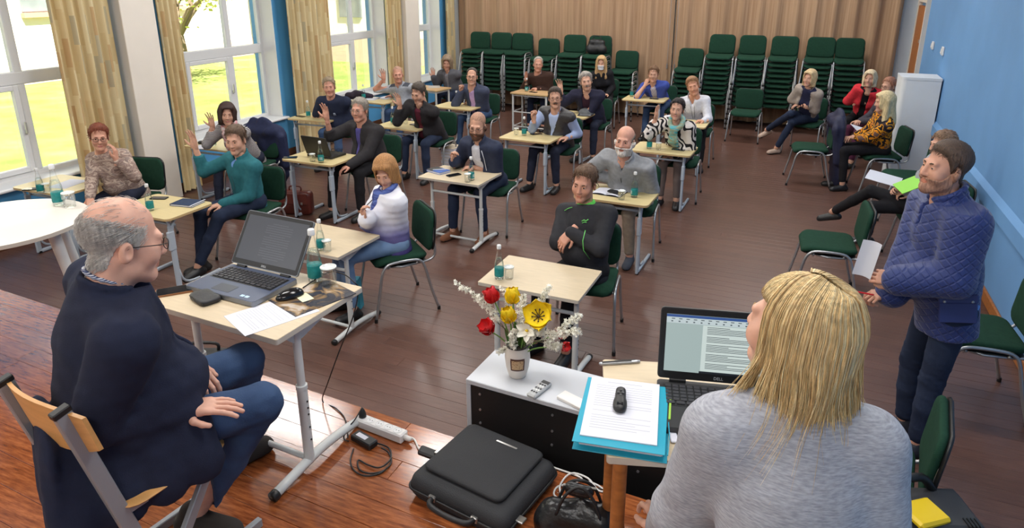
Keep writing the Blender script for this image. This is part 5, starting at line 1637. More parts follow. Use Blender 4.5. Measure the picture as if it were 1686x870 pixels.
# ---------------------------------------------------------------- the three people near the camera
def scarf(p, m, rr=.066, thick=.026, ends=(.26, .20), name='scarf'):
    s = SDF(p['nb'] - .30, p['nb'] + .16, .009)
    nb, u, Ft, Lv = p['nb'], p['u'], p['Ft'], p['Lv']
    N = 14; ring = []
    for i in range(N + 1):
        a = 2 * pi * i / N
        ring.append(nb + Ft * (math.cos(a) * rr * 1.15 + .008) + Lv * math.sin(a) * rr * 1.1 + u * (.02 - .03 * math.cos(a)))
    for a, b in zip(ring, ring[1:]): s.cone(a, b, thick, thick, .015)
    s.cone(ring[0] + Ft * .02, ring[0] + Ft * .06 - u * ends[0] * .5, .032, .040, .02, flat=(Ft, 1.6)); s.cone(ring[0] + Ft * .06 - u * ends[0] * .5, ring[0] + Ft * .08 - u * ends[0] + Lv * .02, .040, .034, .02, flat=(Ft, 1.8))
    s.cone(ring[0] + Ft * .02 - Lv * .02, ring[0] + Ft * .06 - u * ends[1] - Lv * .05, .030, .036, .02, flat=(Ft, 1.6))
    s.f += (.006 * noise3(s.grid(), 95, 6)).astype(np.float32)
    V, Q = s.mesh(); V = relax(V, Q, 1, .4)
    return link(name, npmesh(name, V, Q, [m]), p['root'])
scarf(P[22], pattern('turquoise_silk', 'blotch', [(70, 160, 170), (130, 196, 196), (176, 176, 140), (90, 176, 186)], 9.0, .5), ends=(.30, .2))
scarf(P[6], pattern('pink_white_scarf_cloth', 'blotch', [(220, 176, 180), (226, 210, 208), (206, 120, 130), (228, 216, 212)], 12.0), ends=(.26, .22))
scarf(P[9], pattern('blue_silk', 'blotch', [(56, 76, 150), (96, 116, 180), (60, 70, 130)], 12.0, .5), rr=.06, thick=.02, ends=(.30, .2))
# white mask of the woman before the stacks
p = P[17]; s = head_field(True, .006); G = s.grid(); X, Y, Z_ = G[..., 0], G[..., 1], G[..., 2]
s.f = np.maximum.reduce([s.f - .012, np.abs(X) - .056, Z_ + .028, -.112 - Z_, Y + .035]).astype(np.float32)
v, q = s.mesh(); link('face_mask', npmesh('face_mask', (v * p['hs']) @ p['Rn'].T + p['H'], q, [mat('white_mask_cloth', (226, 226, 228), .8)]), p['root'])
del p['root']['group']
# shirt print and stripes on the sports top
# ---- prints, pipings and buttons lying on the garments' own surface
def surf(p, name, lat, dn, lift=.002):
    o = [c for c in p['root'].children if c.name.split('.')[0] == name][0]
    n = len(o.data.vertices); V = np.empty(n * 3, np.float32); o.data.vertices.foreach_get('co', V); V = V.reshape(-1, 3)
    rel = V - p['nb']; l_ = rel @ p['Lv']; d_ = -(rel @ p['u']); f_ = rel @ p['Ft']
    c = np.where(((l_ - lat) ** 2 + (d_ - dn) ** 2 < .022 ** 2) & (f_ > 0))[0]
    f0 = f_[c].max() if len(c) else .14
    return Vector(p['nb'] + p['Lv'] * lat - p['u'] * dn + p['Ft'] * (f0 + lift))
def line_on(p, garment, pts, r, m, name):
    return MB().tube([surf(p, garment, a, b) for a, b in pts], r, n=6).obj(name, m, p['root'], True)
gp = mat('bright_green_piping', (110, 206, 100), .5)
line_on(P[20], 'sports_top', [(.055, .115), (.070, .105), (.085, .112), (.10, .10)], .004, gp, 'chest_emblem')
line_on(P[20], 'sports_top', [(.060, .128), (.075, .120), (.092, .122)], .003, gp, 'chest_emblem')
line_on(P[20], 'sports_top', [(.13, .17), (.135, .24), (.128, .31), (.135, .38)], .003, gp, 'side_piping')
line_on(P[20], 'sports_top', [(-.05, .02), (-.09, .03), (-.13, .05)], .003, gp, 'shoulder_piping')
pr = mat('pale_shirt_print', (168, 174, 190), .9)
for a, b, c, d in ((.03, .15, .03, .19), (.05, .15, .05, .19), (.03, .15, .05, .15), (.03, .17, .05, .17)): line_on(P[7], 't_shirt', [(a, b), (c, d)], .005, pr, 'chest_print')
line_on(P[14], 'jacket', [(.085, .03), (.10, .12), (.095, .20), (.11, .25)], .0035, M_paper, 'white_cord')
for k in range(4):
    c = surf(P[16], 'vest', 0.0, .27 + .045 * k)
    MB().lathe([(0, 0), (.008, 0), (.006, .004), (0, .005)], c, 10, axis=Vector(P[16]['Ft']).to_track_quat('Z', 'Y').to_matrix()).obj('vest_button', mat('grey_metal_button', (140, 138, 136), .35, .6), P[16]['root'])
for k in range(4):
    c = surf(P[19], 'pullover', 0.0, .06 + .025 * k)
line_on(P[19], 'pullover', [(0, .13), (0, .19)], .003, M_black, 'zip')
line_on(P[5], 'pullover', [(0, .15), (0, .28), (0, .40)], .0022, mat('dark_teal_zip', (30, 70, 78), .5), 'zip')
for s_ in (-.025, .025): line_on(P[23], 'shirt', [(s_, .06), (s_ * .8, .16), (s_ * .5, .28)], .0022, METAL_G, 'dark_piping')
line_on(P[9], 'puffer_jacket', [(-.03, .05), (-.035, .15), (-.03, .26)], .004, METAL_G, 'zip')
# ---- standing man in the blue quilted coat
m, nt, b, vec = basic('blue_quilted_nylon', .5)
b.inputs['Base Color'].default_value = (*lin((40, 54, 108)), 1); b.inputs['Sheen Weight'].default_value = .2; b.inputs['Specular IOR Level'].default_value = .3
v1 = scaled(nt, vec, (1, 1, 1), (0, math.radians(45), 0)); v2 = scaled(nt, vec, (1, 1, 1), (0, math.radians(-45), 0))
w1 = node(nt, 'ShaderNodeTexWave', v1, Scale=9.0, bands_direction='X', Distortion=.3); w2 = node(nt, 'ShaderNodeTexWave', v2, Scale=9.0, bands_direction='X', Distortion=.3)
mn = nt.nodes.new('ShaderNodeMath'); mn.operation = 'MINIMUM'
def pw(o):
    r = nt.nodes.new('ShaderNodeMapRange'); r.inputs['From Max'].default_value = .25; nt.links.new(o, r.inputs[0]); return r.outputs[0]
nt.links.new(pw(w1.outputs['Fac']), mn.inputs[0]); nt.links.new(pw(w2.outputs['Fac']), mn.inputs[1])
add_bump(nt, b, mn.outputs[0], .5, .01)
M_coat = m
X3, Y3 = .86, 3.98
hand3 = pmapy(1437, 458, 3.80)
P[3] = person('standing bearded man in a blue quilted coat, holding a paper and red pen', X3, Y3, pmapy(1556, 276, 3.97), face=-72, stand=True, seat=.93,
    legs=dict(m=denimd, K=[np.array([.78, 4.10, .50]), np.array([.86, 3.92, .49])], A=[np.array([.80, 4.12, .085]), np.array([.84, 3.90, .085])], hem=.05, r=1.0),
    R=dict(w=A(pmapy(1468, 484, 3.92)), d=(-.95, -.3, -.12), n=(.2, .3, -.9), pose='loose', hint=(.4, .5, -1)),
    L=dict(w=A(pmapy(1478, 462, 3.80)), d=(-1, .15, .02), n=(.1, .9, -.4), pose='loose', hint=(.7, -.35, -.8)),
    look=(-52, -3, 2, 1),
    top=[dict(name='coat', m=M_coat, dr=.030, thick=.016, neck=-.006, open=(.016, -.004, .22), collar=(.016, .045, 20), tail=.30, cut=.15, boxy=1, crease=.004), Sh(cloth('light_blue_shirt', (112, 150, 208)), dr=.012, tail=-.05)],
    hair=('short', (84, 66, 54)), beard=('stubble', (166, 124, 102)), fine=True, fat=.12, shoes=('shoe', mat('dark_trainer', (36, 38, 46), .6)), sc=1.0, sk=(204, 152, 128))
p = P[3]; off3 = A(p['off'])
def on_body(p, lat, down, fwd): return Vector(p['nb'] + p['Lv'] * lat - p['u'] * down + p['Ft'] * fwd)
# pocket flaps and snaps on the near side of the coat
cm = mat('coat_pocket_cloth', (37, 50, 102), .5)
for (lat, dn, fw_, w_, h_, nm) in ((.176, .24, .075, .11, .10, 'chest_pocket'), (.215, .52, .05, .17, .15, 'pocket')):
    n = unit(p['Lv'] * 1.0 + p['Ft'] * (.55 if nm == 'chest_pocket' else .30)); tx = unit(np.cross(n, p['u'])); c = A(on_body(p, lat, dn, fw_))
    Rr = Matrix(np.stack([tx, n, p['u']], 1).tolist()).to_3x3()
    mb = MB()
    mb.box((0, 0, 0), (w_, .014, h_), ch=.006, m=cm); mb.box((0, .009, h_ * .42), (w_ + .006, .014, h_ * .34), ch=.006, m=cm)
    mb.v = [tuple(Vector(c) + Rr @ Vector(q)) for q in mb.v]
    po = mb.obj(nm, None, p['root'])
    for s_ in (-1, 1):
        k = MB().lathe([(0, 0), (.008, 0), (.006, .004), (0, .005)], Vector(c) + Rr @ Vector((s_ * w_ * .36, .016, h_ * .33)), 10, axis=Rr @ Matrix.Rotation(-pi / 2, 3, 'X'))
        k.obj('snap_button', mat('silver_snap', (170, 170, 172), .3, .8), po)
# ---- older man in the navy jacket, on the stage at the left
X1, Y1 = -1.93, 1.25
H1 = pmap(203, 398, 1.84)
M_navy = cloth('navy_blazer_wool', (36, 40, 58), .95, var=.08)
P[1] = person('balding white-haired older man in glasses, navy jacket and jeans, sitting on a wooden chair', X1, Y1, H1, face=152, seat=STZ + .455, z0=STZ,
    legs=dict(m=denim, K=[np.array([-1.64, 1.58, 1.16]), np.array([-1.86, 1.74, 1.19])], A=[np.array([-1.86, 1.42, STZ + .09]), np.array([-2.0, 1.74, STZ + .09])], toe=[(.75, .15, 0), (.3, .9, 0)], hem=.0, r=1.1),
    R=dict(w=A(pmap(300, 672, 1.28)), d=(.80, .55, -.05), n=(-.1, 0, -1), pose='flat', hint=(-.5, -.75, -.55)),
    L=dict(w=A(pmap(303, 600, 1.31)), d=(.75, -.05, -.35), n=(-.2, .1, -1), pose='relax', hint=(-.4, .2, -1)),
    look=(4, 12, 0), nbo=(.055, .135), top=[dict(name='jacket', m=M_navy, dr=.018, thick=.008, tail=.16, neck=.004, open=(.03, .01, .3), lapel=.005, collar=(.011, .026, 50), crease=.006, ak=.008, flap=.15),
        dict(Sh(pattern('fine_striped_shirt', 'stripes', [(70, 78, 110), (196, 198, 206)], 60.0)), collar=(.008, .042, 24), neck=-.03)],
    hair=('sides', (196, 190, 182)), glasses=METAL_G, fine=True, fat=.28, sc=1.0, sk=(214, 164, 142), shoes=('shoe', mat('dark_brown_suede', (48, 42, 38), .9)), sw=.212)
p = P[1]
def zone1(c):
    low = np.interp(c[:, 1], [-.05, -.02, .004, .03, .05, .2], [.03, -.005, .022, .0, -.062, -.080]); top = np.interp(c[:, 1], [-.2, -.02, .03, .12], [.03, .065, .080, .085])
    ear = np.hypot(c[:, 1] - .012, c[:, 2] + .012) < .034
    w = ((c[:, 2] > low) & (c[:, 1] > -.045) & ~ear).astype(float)
    return w * np.where(c[:, 2] > top, .06, 1.0)
hair1 = [o for o in p['root'].children if o.name.startswith('hair')][0]
short_hair(p, hair1, hairmat((206, 202, 196)), zone1, lambda c: np.array([0, 1, -.55 + 4 * max(0, c[2] - .03)]), 3600, .030, .00065, 4, .16)
p3 = P[3]; hair3 = [o for o in p3['root'].children if o.name.startswith('hair')][0]
def zone3(c):
    zm = np.interp(c[:, 1], *HZ['short']); return (c[:, 2] > zm - .004).astype(float)
short_hair(p3, hair3, hairmat((92, 72, 58)), zone3, lambda c: np.array([c[0] * 3, -.55 if c[2] > .07 else .5, -.5 if c[2] < .07 else .1]), 2600, .022, .0008, 5, .45)
# three cuff buttons near the right wrist
side, S_, E_, w_, h_ = p['arms'][0]
for k in range(3):
    c = w_ + (E_ - w_) * (.10 + .06 * k); d_ = unit(w_ - E_); n_ = unit(np.array([.55, -.6, -.1]) - d_ * (np.array([.55, -.6, -.1]) @ d_))
    R_ = Vector(n_).to_track_quat('Z', 'Y').to_matrix()
    MB().lathe([(0, 0), (.008, 0), (.0075, .004), (0, .0045)], Vector(c + n_ * .056), 10, axis=R_).obj('cuff_button', mat('grey_button', (170, 164, 156), .4), p['root'])
# ---- blonde woman from behind at the speaker's table
X2, Y2 = .13, 1.16
H2 = pmapy(1312, 545, 1.47)
m, nt, b, vec = basic('grey_melange_jersey', .95)
n1 = node(nt, 'ShaderNodeTexNoise', scaled(nt, vec, (1, 1, 6)), Scale=60.0, Detail=4.0)
nt.links.new(ramp(nt, n1.outputs['Fac'], [(.3, (140, 142, 150)), (.7, (176, 178, 186))]), b.inputs['Base Color'])
add_bump(nt, b, n1.outputs['Fac'], .2, .002); b.inputs['Specular IOR Level'].default_value = .15
M_mel = m
P[2] = person('blonde woman in a grey jacket seen from behind, sitting at the table on the stage', X2, Y2, H2, face=194, seat=STZ + .45, z0=STZ, female=True,
    legs=dict(m=trblack, K=[np.array([.18, 1.60, 1.15]), np.array([-.10, 1.56, 1.15])], A=[np.array([.18, 1.62, STZ + .09]), np.array([-.12, 1.62, STZ + .09])]),
    R=dict(w=np.array([.34, 1.46, 1.20]), d=(-.6, .8, 0), n=(0, 0, -1), pose='relax', hint=(.15, -.6, -1)),
    L=dict(w=A(pmap(1100, 868, 1.19)), d=(-.50, .85, -.1), n=(0, 0, -1), pose='relax', hint=(-.25, -.5, -1)),
    look=(44, -6, 0), top=[dict(name='jacket', m=M_mel, dr=.018, thick=.008, tail=.14, neck=.03, crease=.004)], hair=('none', (200, 160, 104)), fine=True, sc=.96, fat=.04, sk=(216, 168, 146), sw=.148)
p = P[2]
hb = [hairmat(c) for c in ((224, 196, 144), (210, 178, 124), (192, 156, 106), (232, 208, 162))]
for m_ in hb:
    m_.node_tree.nodes['Principled BSDF'].inputs['Roughness'].default_value = .42
T2 = lambda q: Vector(p['Rn'] @ (np.array(q) * p['hs']) + p['H'])
s = SDF((-.14, -.13, -.24), (.14, .18, .17), .006)
s.ell((0, .024, .042), (.079, .099, .088), 0).cone((0, .05, .02), (0, .08, -.20), .070, .045, .04)
G = s.grid(); s.f = np.maximum(s.f, -np.maximum.reduce([G[..., 1] + .012, np.abs(G[..., 0]) - .066, G[..., 2] - .085])).astype(np.float32)
v, q = s.mesh()
hair2 = link('hair', npmesh('hair', (v * p['hs']) @ p['Rn'].T + p['H'], q, [hb[2]]), p['root'])
r = random.Random(11)
lay_ = [MB() for _ in hb]
def strand(phi, lay, length, endcurl, k, r0):
    sg = 1 if phi > 0 else -1; pts = []; n = 13
    ca, sa = math.cos(phi), math.sin(phi)
    e0 = 1.56
    ox = .006
    for i in range(n):
        t = i / (n - 1)
        if t < .45:
            e = e0 * (1 - t / .45)
            pp = [(.081 + lay) * sa * math.cos(e), .022 - (.104 + lay) * ca * math.cos(e) - .05 * ca * math.sin(e) ** 5, .042 + (.092 + lay) * math.sin(e) - .012 * abs(ca) * math.sin(e) ** 5]
            pp[0] += ox * math.sin(e) * sg * .6
        else:
            w = (t - .45) / .55
            rad = 1 - .10 * math.sin(w * pi) + .05 * w
            back = max(0, -ca)
            pp = [(.081 + lay) * sa * rad * (1 + .35 * w), .022 - (.104 + lay) * ca * rad + (.045 * back + .03 * abs(sa) * (1 if ca < .3 else -.2)) * w ** 1.3, .042 - length * w]
            pp[0] += endcurl * w ** 3; pp[1] += .01 * math.sin(w * 7 + phi * 5) * w
        pts.append(T2(pp))
    lay_[k].tube(pts, [r0 * (.7 + .3 * math.sin(pi * min(1, .25 + i / n))) * (1 if i < n - 3 else (n - i) / 4) for i in range(n)], n=3, cap=False)
for i in range(3600):
    phi = r.uniform(1.02, 2 * pi - 1.02)
    if phi > pi: phi -= 2 * pi
    back = max(0, -math.cos(phi))
    ln = r.uniform(.20, .30) + .12 * back * r.random() ** .6
    strand(phi, r.uniform(.0, .013), ln, r.gauss(.0, .02) + (.05 if r.random() < .35 else 0), r.choices(range(4), (4, 4, 2, 2))[0], r.uniform(.0007, .0014))
for i in range(420):      # fringe
    phi = r.uniform(-1.0, 1.0); sg = 1 if phi > 0 else -1; pts = []
    for j in range(9):
        t = j / 8; e = 1.35 * (1 - t) + .30 * t; ph = phi * (1 + .35 * t)
        l_ = r.uniform(.003, .006) + .006 * t
        pts.append(T2((( .082 + l_) * math.sin(ph) * math.cos(e), .018 - (.100 + l_) * math.cos(ph) * math.cos(e), .042 + (.088 + l_) * math.sin(e))))
    lay_[r.choice((0, 1, 3))].tube(pts, [.0013] * 7 + [.0010, .0004], n=3)
for mb, m_ in zip(lay_, hb):
    o = mb.obj('hair_strands', m_, hair2, True); o['kind'] = 'stuff'
# chair of the blonde woman
chair('green chair under the blonde woman on the stage', .15, 1.10, 194, z=STZ)
# ================================================================ THINGS ON AND AROUND THE DESKS
TOP = H0                     # desk top height in the hall
TS = STZ + H0                # desk top height on the stage
_b = {}
mb = MB(); mb.lathe([(.0, .004), (.022, .0), (.0305, .004), (.0315, .012), (.0315, .098), (.0295, .118), (.0215, .152), (.0155, .182), (.0128, .200), (.0128, .222)], n=18); _b['glass'] = mb.mesh('glass_body', M_glass, True)
mb = MB(); mb.lathe([(.0, .006), (.0290, .007), (.0298, .014), (.0298, .098), (.0278, .118), (.0205, .150), (.0, .151)], n=16); _b['water'] = mb.mesh('water', M_water, True)
mb = MB(); mb.lathe([(.0318, .024), (.0321, .025), (.0321, .080), (.0318, .081)], n=18); _b['label'] = mb.mesh('label', M_teal, True)
mb = MB(); mb.lathe([(.0150, .214), (.0152, .216), (.0148, .238), (.0125, .241), (.0, .241)], n=14); _b['cap'] = mb.mesh('cap', M_cap, True)
mb = MB(); mb.lathe([(.0, .003), (.026, .0), (.029, .004), (.034, .086), (.0325, .086), (.0275, .010), (.0, .009)], n=18); _b['tumbler'] = mb.mesh('drinking_glass', M_glass, True)
mb = MB(); mb.lathe([(.0345, .082), (.0345, .0875), (.032, .0875), (.032, .082)], n=18); _b['rim'] = mb.mesh('rim', mat('glass_rim', (220, 224, 220), .1, spec=.8), True)
band = MB()
for k in range(5): band.box((.0324 * math.cos(.5 + k * .22), .0324 * math.sin(.5 + k * .22), .052), (.0012, .004, .03), rot=(0, 0, .5 + k * .22))
_b['print'] = band.mesh('label_print', mat('pale_label_print', (190, 214, 210), .6))
def bottle(where, loc, s=1.0, white=False):
    t = thing('water_bottle', 'teal-labelled glass water bottle ' + where, 'bottle', loc, random.uniform(0, 6), 'glass water bottles')
    t.scale = (s, s, s)
    link('glass_body', _b['glass'], t); link('water', _b['water'], t); link('cap', _b['cap'], t)
    l = link('label', _b['label'], t); link('label_print', _b['print'], l)['kind'] = 'stuff'
    return t
def tumbler(where, loc):
    t = thing('drinking_glass', 'clear tumbler ' + where, 'glass', loc, 0, 'drinking glasses')
    link('glass_body', _b['tumbler'], t); link('rim', _b['rim'], t)
    return t
_ph = (lambda mb: (mb.prism(rrect(.072, .150, .010, 3), 0, .0085), mb.mesh('phone_body', M_black))[1])(MB())
_sc = (lambda mb: (mb.prism(rrect(.067, .143, .007, 3), .0086, .0092), mb.mesh('phone_screen', mat('dark_phone_screen', (20, 22, 26), .08)))[1])(MB())
def phone(where, loc, rz, case=None):
    t = thing('phone', 'dark mobile phone ' + where, 'phone', loc, math.radians(rz), 'mobile phones')
    if case: (lambda mb: (mb.prism(rrect(.078, .156, .012, 3), 0, .0075), mb.obj('case', case, t)))(MB())
    link('phone_body', _ph, t); link('phone_screen', _sc, t)
    return t
for px, py, z, w in ((68, 318, TOP, 'on the desk by the first window'), (248, 347, TOP, 'on the desk with the dark blue notebook'), (352, 240, TOP, 'on the desk of the woman in stripes'),
        (529, 268, TOP, 'in front of the black laptop in the second row'), (508, 193, TOP, 'on the desk of the man in the dark t-shirt'), (599, 163, TOP, 'among the papers by the far window'),
        (647, 204, TOP, 'before the man in the maroon shirt'), (752, 175, TOP, 'before the man in the lilac shirt'), (776, 297, TOP, 'on the desk of the bearded man'), (867, 151, TOP, 'before the man in the brown sweater'),
        (863, 223, TOP, 'before the man in the leather vest'), (1040, 159, TOP, 'before the man in the blue blazer'), (1069, 245, TOP, 'before the woman in the zebra blouse'), (1044, 325, TOP, 'before the white-bearded man'),
        (822, 459, TOP, 'on the front desk by the flowers'), (529, 412, TOP, 'on the desk behind the large laptop'), (520, 463, TS, 'beside the large laptop on the stage'), (98, 338, TS - .0, 'on the round table')):
    if w.endswith('round table'): bottle(w, pmap(px, py, STZ + .72))
    else: bottle(w, pmap(px, py, z))
for px, py, z, w in ((515, 266, TOP, 'beside the bottle at the black laptop'), (523, 193, TOP, 'on the desk of the man in the dark t-shirt'), (668, 204, TOP, 'by the hand of the man in the maroon shirt'),
        (770, 300, TOP, 'by the bottle of the bearded man'), (850, 222, TOP, 'left of the bottle before the leather vest'), (1084, 247, TOP, 'before the woman in the zebra blouse'), (1023, 329, TOP, 'before the white-bearded man'),
        (838, 459, TOP, 'on the front desk by the flowers'), (543, 470, TS, 'beside the bottle by the large laptop'), (77, 317, TOP, 'on the desk by the first window'), (116, 341, STZ + .72, 'on the round table'), (539, 414, TOP, 'on the desk behind the large laptop')):
    tumbler(w, pmap(px, py, z))
for px, py, z, rz, w in ((52, 312, TOP, -60, 'on the desk by the first window'), (262, 327, TOP, -70, 'at the back edge of the notebook desk'), (478, 260, TOP, -62, 'left of the black laptop'), (495, 192, TOP, 80, 'before the man in the dark t-shirt'),
        (683, 206, TOP, 75, 'before the man in the maroon shirt'), (747, 289, TOP, -30, 'before the bearded man'), (883, 221, TOP, -40, 'before the man in the leather vest'), (1077, 163, TOP, 80, 'before the man in the blue blazer'),
        (1117, 247, TOP, 85, 'before the woman in the zebra blouse'), (878, 152, TOP, 70, 'before the man in the brown sweater')):
    phone(w, pmap(px, py, z), rz)
phone('in an orange-brown case, front left on the stage desk', pmap(290, 480, TS), -42, mat('orange_brown_phone_case', (150, 100, 62), .5))
# ---- books and papers
def book(label, cat, px, py, z, rz, w, d, h, m, pages=True, tilt=0):
    t = thing('notebook', label, cat, pmap(px, py, z), math.radians(rz))
    MB().box((0, 0, h / 2), (w - .008, d - .008, h - .005)).obj('pages', M_paper, t)
    mb = MB(); mb.box((0, 0, h - .0015), (w, d, .003), ch=.001); mb.box((0, 0, .0015), (w, d, .003), ch=.001); mb.box((-w / 2 + .0015, 0, h / 2), (.003, d, h)); mb.obj('cover', m, t)
    return t
book('dark blue notebook on the desk before the man in teal', 'book', 309, 336, TOP, 8, .23, .17, .018, cloth('dark_blue_book_cover', (44, 58, 84), .6))
MB().box((.105, .0, .0195), (.012, .2, .001)).obj('ribbon', M_paper, bpy.data.objects['notebook'])
book('blue and black planner on the bearded man\'s desk', 'book', 722, 283, TOP, -20, .21, .15, .022, mat('blue_planner_cover', (44, 84, 160), .5))
o = bpy.data.objects['notebook.001']; MB().box((-.06, 0, .0225), (.09, .15, .0012)).obj('cover_band', M_black, o); MB().tube([(-.03, -.05, .027), (.06, .05, .027)], .004, n=6).obj('pen', M_cap, o)
t = thing('open_notebook', 'open diary with a dark phone on it before the white-bearded man', 'book', pmap(1003, 318, TOP), math.radians(-6))
MB().box((0, 0, .003), (.29, .20, .006), ch=.002).obj('cover', M_black, t)
mb = MB()
for s in (-1, 1): mb.grid(lambda u, v, s=s: (s * (.002 + .136 * u), -.095 + .19 * v, .008 + .012 * math.sin(pi * min(1, u * 1.05)) ** .7 * (1 - .5 * u)), 8, 2)
mb.obj('pages', M_paper, t, True)
phone('lying on the open diary', pmap(1014, 316, TOP + .03) + Vector((0, 0, -.004)), 75)
_n = [0]
def sheet(label, px, py, z, rz, w=.21, d=.297, lines=14, n=1, m=None, head=True):
    t = thing('paper_sheet', label, 'paper', pmap(px, py, z), math.radians(rz))
    MB().box((0, 0, .0006 * n), (w, d, .0012 * n)).obj('sheet', m or M_paper, t)
    mb = MB(); r = random.Random(_n[0]); _n[0] += 1
    for k in range(lines):
        if r.random() < .14: continue
        L_ = (w * .8) * (1 if r.random() < .75 else r.uniform(.3, .8)); y_ = d * .40 - k * (d * .8 / max(lines, 1))
        if k == 0 and head: mb.box((0, y_ + .008, .00125 * n), (w * .5, .0026, .0002))
        else: mb.box((-w * .4 + L_ / 2, y_, .00125 * n), (L_, .0016, .0002))
    if mb.v: mb.obj('printed_text', M_ink, t)['kind'] = 'stuff'
    return t
sheet('white paper on the desk by the first window', 112, 303, TOP, 12, lines=0)
sheet('white paper on the desk of the woman in stripes', 332, 242, TOP, 20, .15, .21, lines=0)
sheet('printed sheets on the desk before the bald man in grey, left pile', 612, 163, TOP, 10, lines=8, n=3)
sheet('printed sheets on the desk before the bald man in grey, right pile', 636, 161, TOP, -6, lines=8, n=3)
sheet('open magazine on the far window desk', 715, 143, TOP, 30, lines=6, n=2, m=mat('grey_newsprint', (186, 180, 170), .9))
t = thing('spectacle_case', 'small dark spectacle case on the desk of the woman in stripes', 'case', pmap(337, 237, TOP), .4); MB().box((0, 0, .017), (.15, .06, .034), ch=.012).obj('shell', M_black, t)
# ---- laptops
def laptop(label, loc, rz, w, d, sw, sh, ang, body, palm, lit, detail, brand=None):
    t = thing('laptop', label, 'laptop', loc, math.radians(rz))
    mb = MB(); mb.prism(rrect(w, d, .014, 4), .003, .022, m=body); b = mb.obj('base', None, t)
    mb = MB(); mb.prism(rrect(w - .004, d - .004, .013, 4), .022, .0232, m=palm); mb.obj('palm_rest', None, t)
    kb = MB(); ky = d / 2 - .03
    rows = 6; kw = w * .88; kd = .105
    MB().box((0, ky - kd / 2 - .003, .0234), (kw + .008, kd + .008, .0008)).obj('keyboard_bed', M_black, t)
    keym = mat('grey_black_keys', (48, 48, 52), .5)
    if detail:
        kme = {}
        for r_ in range(rows):
            n = 15 if r_ < 5 else 11
            for c in range(n):
                cw = kw / n
                key = MB().box((-kw / 2 + cw * (c + .5), ky - kd * (r_ + .5) / rows, .0255), (cw * .82, kd / rows * .80, .004), ch=.0008)
                key.obj('key', keym, t)
    else:
        for r_ in range(rows):
            for c in range(14): kb.box((-kw / 2 + kw / 14 * (c + .5), ky - kd * (r_ + .5) / rows, .0255), (kw / 14 * .82, kd / rows * .8, .004))
        kb.obj('keys', keym, t)['kind'] = 'stuff'
    if detail:
        MB().prism([(x + -.02, y - d / 2 + .055) for x, y in rrect(.10, .06, .004, 2)], .0232, .0238).obj('touchpad', mat('touchpad_grey', (44, 50, 62), .4), t)
        mb = MB()
        for a in (.105, .130): mb.box((a, -d / 2 + .03, .0236), (.018, .015, .0006))
        mb.obj('sticker', mat('pale_blue_sticker', (176, 206, 232), .4), t)['kind'] = 'stuff'
    # lid, hinged on the rear edge
    R = Matrix.Rotation(-ang, 3, 'X'); hy = d / 2 - .012
    def place(mbx): mbx.v = [tuple(R @ Vector(q) + Vector((0, hy, .022))) for q in mbx.v]; return mbx
    lid = place(MB().prism([(a, c + sh / 2 + .012) for a, c in rrect(sw, sh, .012, 4)], 0, .009, plane='xz', m=body)).obj('lid', None, t)
    bz = place(MB().prism([(a, c + sh / 2 + .012) for a, c in rrect(sw - .006, sh - .006, .010, 4)], -.0016, .0, plane='xz', m=M_black)).obj('bezel', None, lid)
    x0, x1, z0, z1 = -sw / 2 + .018, sw / 2 - .018, .038, sh - .008
    place(MB().box(((x0 + x1) / 2, -.0018, (z0 + z1) / 2), (x1 - x0, .0006, z1 - z0))).obj('screen', lit, lid)
    for s in (-1, 1): place(MB().tube([(s * sw * .33 - .025, .004, .006), (s * sw * .33 + .025, .004, .006)], .008, n=8)).obj('hinge', M_black, lid)
    if brand:
        o = link('maker_lettering', text_mesh(brand, .013, mat('silver_lettering', (186, 188, 190), .4)), lid)
        o.rotation_euler = (Matrix.Rotation(-ang, 3, 'X') @ Matrix.Rotation(pi / 2, 3, 'X')).to_euler()
        o.location = R @ Vector((0, -.0026, .024)) + Vector((0, hy, .022))
    return t, lid, place, (x0, x1, z0, z1)
def screen_mat(name, rgb, e):
    m, nt, b, v = basic(name, .35); c = lin(rgb)
    b.inputs['Base Color'].default_value = (.01, .01, .012, 1); b.inputs['Emission Color'].default_value = (*c, 1); b.inputs['Emission Strength'].default_value = e
    return m
greyb = mat('dark_grey_laptop_shell', (44, 45, 48), .4)
scr1 = screen_mat('dim_screen', (60, 62, 68), 1.0)
t1, lid1, pl1, (x0, x1, z0, z1) = laptop('large open laptop with blue-grey palm rest on the stage desk', Vector((-2.095, 2.0, TS)), -2.7, .385, .255, .385, .25, math.radians(34), mat('silver_grey_laptop_edge', (132, 136, 142), .35, .5), mat('blue_grey_palm_rest', (62, 72, 94), .4), scr1, True, 'DELL')
mb = MB(); lm = screen_mat('faint_screen_text', (76, 78, 85), 1.0)
for k in range(16): pl1(mb) if False else mb.box(((x0 + x1) / 2 + .02, -.0024, z1 - .025 - k * .0105), (.15 if k % 5 else .09, .0003, .003))
pl1(mb); mb.obj('screen_text', lm, lid1)['kind'] = 'stuff'
scr2 = screen_mat('grey_green_screen', (150, 166, 164), 1.0)
c2 = Vector((-.105, 1.835, STZ + .72))
t2, lid2, pl2, (x0, x1, z0, z1) = laptop('black open laptop showing a text document before the blonde woman', c2, 13, .37, .25, .37, .232, math.radians(8), greyb, mat('black_palm_rest', (38, 38, 40), .5), scr2, True, 'DELL')
W2_, H2_ = x1 - x0, z1 - z0
def onscr(name, m, boxes):
    mb = MB()
    for (u, v, w, h, k) in boxes: mb.box((x0 + W2_ * u, -.0022 - .0003 * k, z0 + H2_ * v), (W2_ * w, .0003, H2_ * h))
    pl2(mb); o = mb.obj(name, m, lid2); return o
onscr('title_bar', screen_mat('blue_title_bar', (44, 74, 130), 1.0), [(.5, .975, 1, .045, 1)])
